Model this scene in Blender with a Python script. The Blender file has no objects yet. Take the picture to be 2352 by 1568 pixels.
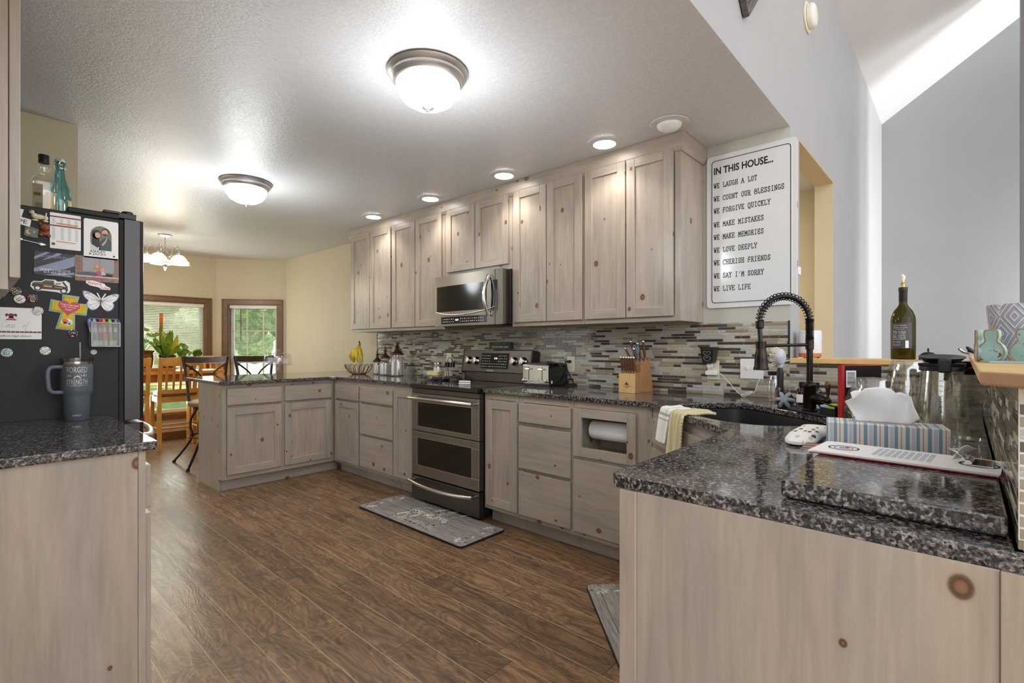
import bpy, math, random
from mathutils import Vector, Matrix
random.seed(11)
PI = math.pi
R = math.radians
sc = bpy.context.scene
COL = sc.collection

# ---------------------------------------------------------------- camera
cam_d = bpy.data.cameras.new('camera')
cam = bpy.data.objects.new('camera', cam_d)
COL.objects.link(cam)
sc.camera = cam
cam_d.sensor_fit = 'HORIZONTAL'
cam_d.sensor_width = 36.0
cam_d.lens = 36.0 * 1145.06 / 2352.0
cam_d.shift_y = (795.06 - 784.0) / 2352.0
cam_d.clip_start = 0.02
cam.location = (0, 0, 1.204)
cam.rotation_euler = (PI/2, 0, R(42.26) - PI/2)

# ---------------------------------------------------------------- world, view, big lights
w = bpy.data.worlds.new('world')
sc.world = w
w.use_nodes = True
wn = w.node_tree.nodes
bg = wn['Background']
WORLD = 1.9
sky_t = wn.new('ShaderNodeTexCoord')
sky_g = wn.new('ShaderNodeSeparateXYZ')
sky_r = wn.new('ShaderNodeValToRGB')
w.node_tree.links.new(sky_t.outputs['Generated'], sky_g.inputs[0])
w.node_tree.links.new(sky_g.outputs['Z'], sky_r.inputs[0])
sky_r.color_ramp.elements[0].position = 0.0
sky_r.color_ramp.elements[0].color = (.60, .61, .60, 1)
sky_r.color_ramp.elements[1].position = 0.35
sky_r.color_ramp.elements[1].color = (0.97, 1.0, 1.05, 1)
w.node_tree.links.new(sky_r.outputs[0], bg.inputs['Color'])
bg.inputs['Strength'].default_value = WORLD

sc.view_settings.view_transform = 'Standard'
sc.view_settings.look = 'None'
sc.view_settings.gamma = 1.0
sc.view_settings.exposure = 0.26
sc.view_settings.use_curve_mapping = False
sc.cycles.max_bounces = 8
sc.cycles.diffuse_bounces = 4
sc.cycles.glossy_bounces = 4
sc.cycles.transmission_bounces = 6
sc.cycles.transparent_max_bounces = 24
sc.cycles.caustics_reflective = False
sc.cycles.caustics_refractive = False
sc.cycles.sample_clamp_indirect = 4.0
sc.cycles.use_denoising = True


def area(name, loc, direction, sx, sy, power, color=(1, 1, 1)):
    d = bpy.data.lights.new(name, 'AREA')
    d.shape = 'RECTANGLE'
    d.size = sx
    d.size_y = sy
    d.energy = power
    d.color = color
    o = bpy.data.objects.new(name, d)
    COL.objects.link(o)
    o.location = loc
    o.rotation_euler = Vector(direction).to_track_quat('-Z', 'Y').to_euler()
    return o


# soft fill added from the open living room side behind the camera
area('added_back_fill', (.4, -4.6, 2.2), (.42, 1, -.10), 4.5, 3.0, 70, (1, .995, .99))
area('added_vault_band_light', (6.98, -1.45, 1.7), (-.45, 1, .55), .3, 1.8, 45)  # unseen area light added for the bright band on the vault
sun_d = bpy.data.lights.new('sun', 'SUN')
sun_d.energy = 7.0
sun_d.angle = R(2)
sun_o = bpy.data.objects.new('sun', sun_d)
COL.objects.link(sun_o)
sun_o.rotation_euler = Vector((-.25, .5, -1)).to_track_quat('-Z', 'Y').to_euler()
area('added_end_wall_fill', (6.62, -3.3, 2.3), (.12, 1, .05), .8, 3.0, 120)  # unseen area light added to brighten the end wall
area('hall_light', (3.85, 2.6, 2.36), (0, -.05, -1), .5, .5, 45, (1, .95, .86))
area('dining_window_light', (1.75, 7.45, 1.15), (0, -1, -.1), 1.0, 1.4, 22, (.95, 1, .93))

# ---------------------------------------------------------------- helpers


class MB:
    """collects shapes and links them as ONE mesh object"""

    def __init__(self):
        self.v, self.f, self.m = [], [], []
        self.T = Matrix.Identity(4)
        self.mi = 0

    def add(self, vs, fs, mi=None):
        b = len(self.v)
        T = self.T
        self.v += [tuple(T @ Vector(p)) for p in vs]
        flip = T.determinant() < 0
        for f in fs:
            f = [b + i for i in f]
            self.f.append(f[::-1] if flip else f)
            self.m.append(self.mi if mi is None else mi)

    def box(self, x0, x1, y0, y1, z0, z1, mi=None):
        self.add([(x0, y0, z0), (x1, y0, z0), (x1, y1, z0), (x0, y1, z0), (x0, y0, z1), (x1, y0, z1), (x1, y1, z1), (x0, y1, z1)],
                 [(0, 3, 2, 1), (4, 5, 6, 7), (0, 1, 5, 4), (1, 2, 6, 5), (2, 3, 7, 6), (3, 0, 4, 7)], mi)

    def prism(self, poly, z0, z1, mi=None):
        n = len(poly)
        a = sum(poly[i][0]*poly[(i+1) % n][1] - poly[(i+1) % n][0]*poly[i][1] for i in range(n))
        if a < 0:
            poly = poly[::-1]
        vs = [(p[0], p[1], z0) for p in poly] + [(p[0], p[1], z1) for p in poly]
        self.add(vs, [tuple(range(n))[::-1], tuple(range(n, 2*n))] + [(i, (i+1) % n, n+(i+1) % n, n+i) for i in range(n)], mi)

    def lathe(self, prof, n=28, c=(0, 0, 0), mi=None, ax='z', a0=0, sx=1, sy=1):
        vs, fs = [], []
        k = len(prof)
        for i in range(n):
            a = a0 + 2*PI*i/n
            for r, z in prof:
                p = (r*math.cos(a)*sx, r*math.sin(a)*sy, z)
                if ax == 'x':
                    p = (p[2], p[0], p[1])
                elif ax == 'y':
                    p = (p[1], p[2], p[0])
                vs.append((c[0]+p[0], c[1]+p[1], c[2]+p[2]))
        for i in range(n):
            j = (i+1) % n
            for q in range(k-1):
                if prof[q][0] < 1e-6 and prof[q+1][0] < 1e-6:
                    continue
                if prof[q][0] < 1e-6:
                    fs.append((i*k+q, j*k+q+1, i*k+q+1))
                elif prof[q+1][0] < 1e-6:
                    fs.append((i*k+q, j*k+q, i*k+q+1))
                else:
                    fs.append((i*k+q, j*k+q, j*k+q+1, i*k+q+1))
        self.add(vs, fs, mi)

    def cyl(self, p0, p1, r0, r1=None, n=16, mi=None):
        r1 = r0 if r1 is None else r1
        self.tube([p0, p1], [r0, r1], n, mi=mi)

    def tube(self, pts, r, n=8, closed=False, mi=None, cap=True, flat=1.0):
        pts = [Vector(p) for p in pts]
        k = len(pts)
        rs = r if isinstance(r, (list, tuple)) else [r]*k
        vs, fs = [], []
        up = None
        for i in range(k):
            if closed:
                t = pts[(i+1) % k] - pts[i-1]
            else:
                t = pts[min(i+1, k-1)] - pts[max(i-1, 0)]
            if t.length < 1e-9:
                t = Vector((0, 0, 1))
            t.normalize()
            if up is None:
                up = Vector((0, 0, 1)) if abs(t.z) < .9 else Vector((1, 0, 0))
            s = t.cross(up)
            if s.length < 1e-6:
                s = t.cross(Vector((0, 1, 0)))
            s.normalize()
            up = s.cross(t).normalized()
            for j in range(n):
                a = 2*PI*j/n
                vs.append(pts[i] + (s*math.cos(a) + up*math.sin(a)*flat)*rs[i])
        m = k if closed else k-1
        for i in range(m):
            i2 = (i+1) % k
            for j in range(n):
                j2 = (j+1) % n
                fs.append((i*n+j, i2*n+j, i2*n+j2, i*n+j2))
        if cap and not closed:
            fs.append(tuple(range(n)))
            fs.append(tuple(range((k-1)*n, k*n))[::-1])
        self.add(vs, [f[::-1] for f in fs], mi)

    def grid(self, fn, nu, nv, mi=None, cu=False):
        vs = [fn(i/(nu if cu else nu-1), j/(nv-1)) for i in range(nu) for j in range(nv)]
        fs = []
        for i in range(nu if cu else nu-1):
            i2 = (i+1) % nu
            for j in range(nv-1):
                fs.append((i*nv+j, i2*nv+j, i2*nv+j+1, i*nv+j+1))
        self.add(vs, fs, mi)

    def ball(self, c, rx, ry=None, rz=None, n=14, mi=None):
        ry = rx if ry is None else ry
        rz = rx if rz is None else rz
        k = max(6, n//2)
        prof = [(math.sin(PI*i/k), -math.cos(PI*i/k)) for i in range(k+1)]
        prof[0] = (0, -1)
        prof[-1] = (0, 1)
        T = self.T
        self.T = T @ Matrix.Translation(c) @ Matrix.Diagonal((rx, ry, rz, 1))
        self.lathe(prof, n, mi=mi)
        self.T = T

    def build(self, name, mats, parent=None, smooth=None, bevel=0, seg=2, solid=0, sub=0, loc=None):
        me = bpy.data.meshes.new(name)
        me.from_pydata(self.v, [], self.f)
        if not isinstance(mats, (list, tuple)):
            mats = [mats]
        for m in mats:
            me.materials.append(m)
        me.polygons.foreach_set('material_index', self.m)
        if smooth:
            me.polygons.foreach_set('use_smooth', [True]*len(me.polygons))
            me.update()
            me.set_sharp_from_angle(angle=R(smooth))
        me.update()
        o = bpy.data.objects.new(name, me)
        COL.objects.link(o)
        if parent:
            o.parent = parent
        if loc:
            o.location = loc
        if solid:
            s = o.modifiers.new('solid', 'SOLIDIFY')
            s.thickness = solid
            s.offset = 0
        if sub:
            s = o.modifiers.new('sub', 'SUBSURF')
            s.levels = sub
            s.render_levels = sub
        if bevel:
            b = o.modifiers.new('bevel', 'BEVEL')
            b.width = bevel
            b.segments = seg
            b.limit_method = 'ANGLE'
            b.angle_limit = R(40)
        return o


def tag(o, label, cat, group=None, kind=None):
    o['label'] = label
    o['category'] = cat
    if group:
        o['group'] = group
    if kind:
        o['kind'] = kind
    return o


def thing(name, label, cat, loc=(0, 0, 0), rz=0, group=None):
    o = bpy.data.objects.new(name, None)
    o.empty_display_size = .05
    COL.objects.link(o)
    o.location = loc
    o.rotation_euler = (0, 0, rz)
    return tag(o, label, cat, group)


def struct(o):
    o['kind'] = 'structure'
    return o


def copy_tree(o, loc=None, rz=None, label=None):
    c = o.copy()
    COL.objects.link(c)
    if loc:
        c.location = loc
    if rz is not None:
        c.rotation_euler = (0, 0, rz)
    if label:
        c['label'] = label
    for ch in [x for x in COL.objects if x.parent == o]:
        d = copy_tree(ch)
        d.parent = c
    return c


def smoothpath(pts, k=6, closed=False):
    """Catmull-Rom through the points"""
    pts = [Vector(p) for p in pts]
    n = len(pts)
    out = []
    for i in range(n if closed else n-1):
        if closed:
            p0, p1, p2, p3 = pts[i-1], pts[i], pts[(i+1) % n], pts[(i+2) % n]
        else:
            p0, p1, p2, p3 = pts[max(i-1, 0)], pts[i], pts[i+1], pts[min(i+2, n-1)]
        for j in range(k):
            t = j/k
            out.append(.5*((2*p1) + (p2-p0)*t + (2*p0-5*p1+4*p2-p3)*t*t + (3*p1-p0-3*p2+p3)*t**3))
    if not closed:
        out.append(pts[-1])
    return out


def frame(origin, xdir, ydir):
    """matrix whose local x, y run along xdir, ydir"""
    x = Vector(xdir).normalized()
    y = Vector(ydir).normalized()
    z = x.cross(y)
    M = Matrix((x, y, z)).transposed().to_4x4()
    M.translation = Vector(origin)
    return M


def text(s, size, mat, parent, M, name='lettering', align='CENTER', ext=.0004, shear=0, bold=0, sx=1.0, space=1.0):
    """solid lettering lying in the local xy plane of M (parent space)"""
    cu = bpy.data.curves.new(name, 'FONT')
    cu.body = s
    cu.size = size
    cu.align_x = align
    cu.align_y = 'CENTER'
    cu.extrude = ext
    cu.shear = shear
    cu.offset = bold
    cu.space_character = space
    cu.resolution_u = 3
    to = bpy.data.objects.new(name, cu)
    COL.objects.link(to)
    bpy.context.view_layer.update()
    me = bpy.data.meshes.new_from_object(to)
    bpy.data.objects.remove(to)
    me.transform(M @ Matrix.Diagonal((sx, 1, 1, 1)))
    me.materials.clear()
    me.materials.append(mat)
    o = bpy.data.objects.new(name, me)
    COL.objects.link(o)
    o.parent = parent
    return o


# stroke letters (unit height 1, width about .62); s = slab serif ticks at these points
GL = {
    'A': ([[(0, 0), (.3, 1), (.6, 0)], [(.11, .36), (.49, .36)]], [(0, 0), (.6, 0)]),
    'B': ([[(.08, 0), (.08, 1), (.36, 1), (.5, .88), (.5, .66), (.36, .54), (.08, .54)], [(.36, .54), (.56, .42), (.56, .14), (.4, 0), (.08, 0)]], []),
    'C': ([[(.56, .75), (.46, .95), (.3, 1), (.12, .9), (.04, .65), (.04, .35), (.12, .1), (.3, 0), (.46, .04), (.57, .22)], [(.56, .98), (.56, .72)]], []),
    'D': ([[(.08, 0), (.08, 1), (.32, 1), (.5, .85), (.57, .5), (.5, .15), (.32, 0), (.08, 0)]], []),
    'E': ([[(.54, .8), (.54, 1), (.08, 1), (.08, 0), (.56, 0), (.56, .22)], [(.08, .52), (.38, .52)], [(.38, .63), (.38, .41)]], []),
    'F': ([[(.56, .78), (.56, 1), (.1, 1), (.1, 0)], [(.1, .5), (.38, .5)], [(.38, .62), (.38, .38)]], [(.1, 0)]),
    'G': ([[(.54, .75), (.44, .95), (.3, 1), (.12, .9), (.04, .65), (.04, .35), (.12, .1), (.3, 0), (.46, .04), (.54, .14), (.54, .42)], [(.34, .42), (.62, .42)]], []),
    'H': ([[(.08, 0), (.08, 1)], [(.52, 0), (.52, 1)], [(.08, .52), (.52, .52)]], [(.08, 0), (.08, 1), (.52, 0), (.52, 1)]),
    'I': ([[(.3, 0), (.3, 1)], [(.12, 0), (.48, 0)], [(.12, 1), (.48, 1)]], []),
    'K': ([[(.1, 0), (.1, 1)], [(.52, 1), (.1, .42)], [(.24, .6), (.54, 0)]], [(.1, 0), (.1, 1), (.52, 1), (.54, 0)]),
    'L': ([[(.14, 1), (.14, 0), (.56, 0), (.56, .28)]], [(.14, 1)]),
    'M': ([[(.04, 0), (.06, 1), (.3, .35), (.54, 1), (.56, 0)]], [(.04, 0), (.56, 0)]),
    'N': ([[(.08, 0), (.08, 1), (.52, 0), (.52, 1)]], [(.08, 0), (.52, 1)]),
    'O': ([[(.3, 0), (.12, .08), (.04, .35), (.04, .65), (.12, .92), (.3, 1), (.48, .92), (.56, .65), (.56, .35), (.48, .08), (.3, 0)]], []),
    'P': ([[(.12, 0), (.12, 1), (.4, 1), (.54, .88), (.54, .62), (.4, .48), (.12, .48)]], [(.12, 0)]),
    'Q': ([[(.3, 0), (.12, .08), (.04, .35), (.04, .65), (.12, .92), (.3, 1), (.48, .92), (.56, .65), (.56, .35), (.48, .08), (.3, 0)], [(.2, -.16), (.32, -.02), (.46, -.18), (.58, -.12)]], []),
    'R': ([[(.1, 0), (.1, 1), (.38, 1), (.5, .88), (.5, .64), (.38, .52), (.1, .52)], [(.32, .52), (.56, 0)]], [(.1, 0), (.56, 0)]),
    'S': ([[(.52, .8), (.42, .96), (.3, 1), (.14, .94), (.08, .78), (.14, .6), (.44, .44), (.54, .26), (.46, .06), (.3, 0), (.14, .05), (.07, .2)], [(.52, .97), (.52, .74)], [(.07, .03), (.07, .28)]], []),
    'T': ([[(.3, 0), (.3, 1)], [(.04, .78), (.04, 1), (.56, 1), (.56, .78)]], [(.3, 0)]),
    'U': ([[(.08, 1), (.08, .3), (.14, .08), (.3, 0), (.46, .08), (.52, .3), (.52, 1)]], [(.08, 1), (.52, 1)]),
    'V': ([[(.02, 1), (.3, 0), (.58, 1)]], [(.04, 1), (.56, 1)]),
    'W': ([[(.02, 1), (.16, 0), (.3, .7), (.44, 0), (.58, 1)]], [(.04, 1), (.56, 1)]),
    'Y': ([[(.02, 1), (.3, .48), (.58, 1)], [(.3, .48), (.3, 0)]], [(.3, 0), (.04, 1), (.56, 1)]),
    "'": ([[(.34, 1), (.27, .7)]], []), '.': ([[(.26, 0), (.32, 0.03)]], []),
}
# joined handwriting (baseline 0, x-height .45)
SCRIPT = {
    'g': (.40, [(.0, .12), (.14, .4), (.3, .44), (.16, .42), (.08, .2), (.14, .03), (.27, .1), (.33, .42), (.30, -.1), (.2, -.42), (.06, -.38), (.14, -.14), (.40, .1)]),
    'r': (.30, [(.0, .1), (.1, .34), (.12, .5), (.16, .42), (.27, .4), (.2, .14), (.22, .02), (.30, .1)]),
    'a': (.40, [(.0, .1), (.2, .44), (.3, .43), (.16, .42), (.08, .2), (.14, .02), (.26, .14), (.32, .43), (.28, .12), (.32, .02), (.40, .1)]),
    't': (.28, [(.0, .1), (.16, .8), (.12, .3), (.14, .04), (.28, .1)]),
    'e': (.30, [(.0, .1), (.18, .26), (.22, .4), (.14, .45), (.06, .28), (.1, .05), (.2, .02), (.30, .1)]),
    'f': (.30, [(.0, .1), (.2, .6), (.24, .9), (.16, .95), (.1, .5), (.04, -.35), (.0, -.4), (.1, -.2), (.18, .02), (.30, .1)]),
    'u': (.42, [(.0, .1), (.1, .43), (.08, .15), (.14, .02), (.26, .14), (.32, .43), (.28, .12), (.32, .02), (.42, .1)]),
    'l': (.26, [(.0, .1), (.18, .6), (.22, .92), (.14, .95), (.1, .4), (.12, .06), (.26, .1)]),
    's': (.28, [(.0, .1), (.14, .35), (.17, .48), (.22, .25), (.16, .04), (.06, .06), (.16, .02), (.28, .1)]),
    'd': (.42, [(.0, .1), (.2, .43), (.28, .4), (.14, .4), (.07, .18), (.14, .02), (.26, .16), (.36, .95), (.29, .2), (.33, .02), (.42, .1)]),
    'B': (.66, [(.12, .86), (.3, .95), (.22, .5), (.12, .0), (.16, .5), (.3, .92), (.52, .9), (.5, .66), (.3, .52), (.52, .46), (.56, .16), (.38, -.02), (.14, .04), (.2, .16), (.44, .04), (.66, .1)]),
    'G': (.6, [(.52, .7), (.44, .92), (.2, .86), (.06, .4), (.18, .04), (.4, .1), (.5, .42), (.44, .1), (.6, .1)]),
    'C': (.5, [(.44, .74), (.38, .92), (.18, .8), (.06, .36), (.18, .02), (.36, .06), (.5, .14)]),
    'o': (.36, [(.0, .1), (.18, .44), (.08, .3), (.08, .1), (.18, .02), (.27, .2), (.2, .42), (.27, .34), (.36, .3)]),
}


def strokes(mb, s, size, x, y, lw, ser=True, adv=.78, mi=None, th=.0006):
    """typewriter capitals in the xy plane of mb.T"""
    for ch in s:
        if ch in GL:
            lines, sers = GL[ch]
            for ln in lines:
                ribbon(mb, [(x+p[0]*size, y+p[1]*size) for p in ln], lw, mi, th)
            if ser:
                for (a, b) in sers:
                    ribbon(mb, [(x+(a-.11)*size, y+b*size), (x+(a+.11)*size, y+b*size)], lw, mi, th)
        x += adv*size
    return x


def ribbon(mb, pts, lw, mi=None, th=.0006, closed=False):
    """flat stroke of width lw in the xy plane"""
    for i in range(len(pts)-1 + (1 if closed else 0)):
        a, b = Vector(pts[i]).to_2d(), Vector(pts[(i+1) % len(pts)]).to_2d()
        d = b-a
        if d.length < 1e-7:
            continue
        d.normalize()
        e = lw/2
        a2, b2 = a-d*e*.8, b+d*e*.8
        n = Vector((-d.y, d.x))*e
        mb.prism([a2-n, b2-n, b2+n, a2+n], 0, th, mi)


def cursive(mb, s, size, x, y, lw, mi=None, th=.0006, slant=.2):
    pts = []
    for ch in s:
        adv, p = SCRIPT[ch]
        pts += [(x+(q[0]+q[1]*slant)*size, y+q[1]*size, 0) for q in p[(1 if pts else 0):]]
        x += adv*size
    sp = smoothpath(pts, 4)
    ribbon(mb, [(p.x, p.y) for p in sp], lw, mi, th)
    return x


def scroll(mb, x, y, s, lw, mi=None, flip=1, th=.0006):
    """little spiral flourish with leaves"""
    def sp(cx, cy, r, turns, a0, dr=1):
        ribbon(mb, [(cx+flip*r*(1-i/26*.8)*math.cos(a0+dr*turns*2*PI*i/26), cy+r*(1-i/26*.8)*math.sin(a0+dr*turns*2*PI*i/26)) for i in range(27)], lw, mi, th)
    sp(x, y, s*.42, 1.8, 0)
    sp(x-flip*s*.75, y+s*.12, s*.24, 1.4, -1)
    sp(x+flip*s*.15, y-s*.72, s*.22, 1.4, 2)
    for a in (.3, .8, 1.3, -.3):
        ca, sa = math.cos(a), math.sin(a)
        b = Vector((x+flip*ca*s*.5, y+sa*s*.5))
        t = Vector((x+flip*ca*s*.95, y+sa*s*.95))
        n = Vector((-(t-b).y, (t-b).x))*.22
        ribbon(mb, [b, (b+t)/2+n, t, (b+t)/2-n, b], lw*.8, mi, th)


# ---------------------------------------------------------------- materials
MATS = {}


def srgb(r, g, b):
    f = lambda c: (c/255/12.92) if c/255 <= .04045 else ((c/255+.055)/1.055)**2.4
    return (f(r), f(g), f(b), 1)


class NT:
    def __init__(self, name):
        self.m = bpy.data.materials.new(name)
        self.m.use_nodes = True
        self.t = self.m.node_tree
        self.b = self.t.nodes['Principled BSDF']

    def n(self, typ, **kw):
        nd = self.t.nodes.new('ShaderNode' + typ)
        for k, v in kw.items():
            if k in nd.inputs.keys() if hasattr(nd.inputs, 'keys') else False:
                nd.inputs[k].default_value = v
            else:
                setattr(nd, k, v)
        return nd

    def l(self, a, b):
        self.t.links.new(a, b)

    def coord(self, scale=(1, 1, 1), rot=(0, 0, 0), src='Object'):
        tc = self.n('TexCoord')
        mp = self.n('Mapping')
        mp.inputs['Scale'].default_value = scale
        mp.inputs['Rotation'].default_value = rot
        self.l(tc.outputs[src], mp.inputs['Vector'])
        return mp.outputs[0]

    def noise(self, vec, scale=5, detail=3, rough=.5, dist=0):
        x = self.n('TexNoise')
        x.inputs['Scale'].default_value = scale
        x.inputs['Detail'].default_value = detail
        x.inputs['Roughness'].default_value = rough
        x.inputs['Distortion'].default_value = dist
        if vec:
            self.l(vec, x.inputs['Vector'])
        return x

    def ramp(self, fac, stops, interp='LINEAR'):
        x = self.n('ValToRGB')
        e = x.color_ramp.elements
        x.color_ramp.interpolation = interp
        while len(e) < len(stops):
            e.new(.5)
        for i, (p, c) in enumerate(stops):
            e[i].position = p
            e[i].color = c if len(c) == 4 else (*c, 1)
        self.l(fac, x.inputs[0])
        return x.outputs[0]

    def mix(self, fac, a, b, mode='MIX'):
        x = self.n('MixRGB')
        x.blend_type = mode
        for i, q in enumerate((fac, a, b)):
            if isinstance(q, (int, float)):
                x.inputs[i].default_value = q
            elif isinstance(q, tuple):
                x.inputs[i].default_value = q if len(q) == 4 else (*q, 1)
            else:
                self.l(q, x.inputs[i])
        return x.outputs[0]

    def math(self, op, a, b=0.0, c=None):
        x = self.n('Math')
        x.operation = op
        for i, q in enumerate((a, b, c)):
            if q is None:
                continue
            if isinstance(q, (int, float)):
                x.inputs[i].default_value = q
            else:
                self.l(q, x.inputs[i])
        return x.outputs[0]

    def bump(self, h, strength=.3, dist=.002):
        x = self.n('Bump')
        x.inputs['Strength'].default_value = strength
        x.inputs['Distance'].default_value = dist
        self.l(h, x.inputs['Height'])
        self.l(x.outputs[0], self.b.inputs['Normal'])

    def set(self, **kw):
        for k, v in kw.items():
            k = k.replace('_', ' ')
            if isinstance(v, (int, float)) or isinstance(v, tuple):
                self.b.inputs[k].default_value = v
            else:
                self.l(v, self.b.inputs[k])
        return self.m


def plain(name, col, rough=.5, metal=0, var=.06, scale=30, bump=0, spec=.5, coat=0):
    """principled with a light procedural mottling"""
    if name in MATS:
        return MATS[name]
    N = NT(name)
    v = N.coord()
    nz = N.noise(v, scale, 3)
    d = tuple(max(0, c*(1-var)) for c in col[:3])
    u = tuple(min(1, c*(1+var)) for c in col[:3])
    cc = N.ramp(nz.outputs[0], [(.3, d), (.7, u)])
    N.set(Base_Color=cc, Roughness=rough, Metallic=metal)
    N.b.inputs['Specular IOR Level'].default_value = spec
    if coat:
        N.b.inputs['Coat Weight'].default_value = coat
        N.b.inputs['Coat Roughness'].default_value = .05
    if bump:
        N.bump(nz.outputs[0], bump, .001)
    MATS[name] = N.m
    return N.m


def emit(name, col, s):
    N = NT(name)
    v = N.coord()
    nz = N.noise(v, 3, 1)
    c = N.ramp(nz.outputs[0], [(.2, tuple(x*.97 for x in col)), (.8, col)])
    N.set(Base_Color=c, Emission_Color=c, Emission_Strength=s, Roughness=.4)
    return N.m


def cabwood(name, horiz=False, tone=1.0, seed=0.0, gloss=.32):
    """grey-washed knotty pine"""
    N = NT(name)
    tc = N.n('TexCoord')
    sx = N.n('SeparateXYZ')
    N.l(tc.outputs['Object'], sx.inputs[0])
    oi = N.n('ObjectInfo')
    off = N.math('MULTIPLY', oi.outputs['Random'], 37.0)
    a = N.math('ADD', sx.outputs[0], N.math('MULTIPLY', sx.outputs[1], 1.0))
    across, along = (sx.outputs[2], a) if horiz else (a, sx.outputs[2])
    across = N.math('ADD', across, off)
    cb = N.n('CombineXYZ')
    N.l(N.math('MULTIPLY', across, 1.0), cb.inputs[0])
    N.l(N.math('MULTIPLY', along, .07), cb.inputs[1])
    cb.inputs[2].default_value = seed
    # glued boards, each with its own tint
    bid = N.n('TexWhiteNoise')
    bid.noise_dimensions = '1D'
    N.l(N.math('FLOOR', N.math('MULTIPLY', across, 9.0)), bid.inputs['W'])
    g1 = N.noise(cb.outputs[0], 42, 5, .6, .6)
    cb2 = N.n('CombineXYZ')
    N.l(across, cb2.inputs[0])
    N.l(N.math('MULTIPLY', along, .3), cb2.inputs[1])
    g2 = N.noise(cb2.outputs[0], 7, 3, .55, .3)
    t = tone
    c1 = N.ramp(g1.outputs[0], [(.25, srgb(158*t, 147*t, 135*t)), (.5, srgb(171*t, 159*t, 147*t)), (.78, srgb(182*t, 170*t, 157*t))])
    grey = N.ramp(g2.outputs[0], [(.38, (1, 1, 1)), (.5, (.95, .95, .96)), (.68, (.82, .835, .865))])
    c2 = N.mix(1.0, c1, grey, 'MULTIPLY')
    bt = N.ramp(bid.outputs['Value'], [(0, (.93, .92, .90)), (.5, (1, .99, .97)), (1, (1.0, .95, .88))])
    c3 = N.mix(.8, c2, bt, 'MULTIPLY')
    # knots
    kc = N.n('CombineXYZ')
    N.l(N.math('MULTIPLY', across, 1.25), kc.inputs[0])
    N.l(along, kc.inputs[1])
    dst = N.noise(cb2.outputs[0], 25, 2)
    vo = N.n('TexVoronoi')
    vo.voronoi_dimensions = '2D'
    vo.inputs['Scale'].default_value = 4.6
    vo.inputs['Randomness'].default_value = 1.0
    N.l(kc.outputs[0], vo.inputs['Vector'])
    vs = N.n('SeparateXYZ')
    N.l(vo.outputs['Color'], vs.inputs[0])
    gate = N.math('GREATER_THAN', vs.outputs[0], .48)
    size = N.math('MULTIPLY_ADD', vs.outputs[1], .65, .3)
    dn = N.math('DIVIDE', N.math('ADD', vo.outputs['Distance'], N.math('MULTIPLY', dst.outputs[0], .03)), size)
    kcol = N.ramp(dn, [(.0, srgb(140, 108, 78)), (.055, srgb(126, 94, 66)), (.075, srgb(84, 62, 44)), (.105, srgb(110, 84, 62)), (.125, srgb(160, 140, 120))])
    kf = N.ramp(dn, [(.10, (1, 1, 1)), (.14, (.25, .25, .25)), (.2, (0, 0, 0))])
    c4 = N.mix(N.math('MULTIPLY', kf, gate), c3, kcol)
    N.set(Base_Color=c4, Roughness=gloss)
    N.b.inputs['Specular IOR Level'].default_value = .45
    N.bump(g1.outputs[0], .06, .001)
    return N.m


def granite(name, tint=(1, 1, 1), shiny=.07):
    N = NT(name)
    v = N.coord()
    vo = N.n('TexVoronoi')
    vo.inputs['Scale'].default_value = 190
    N.l(v, vo.inputs['Vector'])
    sp = N.n('SeparateXYZ')
    N.l(vo.outputs['Color'], sp.inputs[0])
    n1 = N.noise(v, 105, 5, .7, .5)
    n2 = N.noise(v, 30, 3, .6)
    h = N.math('ADD', N.math('MULTIPLY', n1.outputs[0], .75), N.math('ADD', N.math('MULTIPLY', sp.outputs[0], .22), N.math('MULTIPLY', n2.outputs[0], .10)))
    t = lambda r, g, b: tuple(a*b2 for a, b2 in zip(srgb(r, g, b)[:3], tint))
    c = N.ramp(h, [(.36, t(26, 26, 28)), (.47, t(50, 49, 50)), (.55, t(86, 82, 80)), (.63, t(134, 126, 122)), (.73, t(180, 170, 162))])
    dk = N.ramp(sp.outputs[1], [(.12, (.12, .12, .13)), (.26, (1, 1, 1))])
    N.set(Base_Color=N.mix(1, c, dk, 'MULTIPLY'), Roughness=shiny)
    N.b.inputs['Specular IOR Level'].default_value = .55
    return N.m


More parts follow.
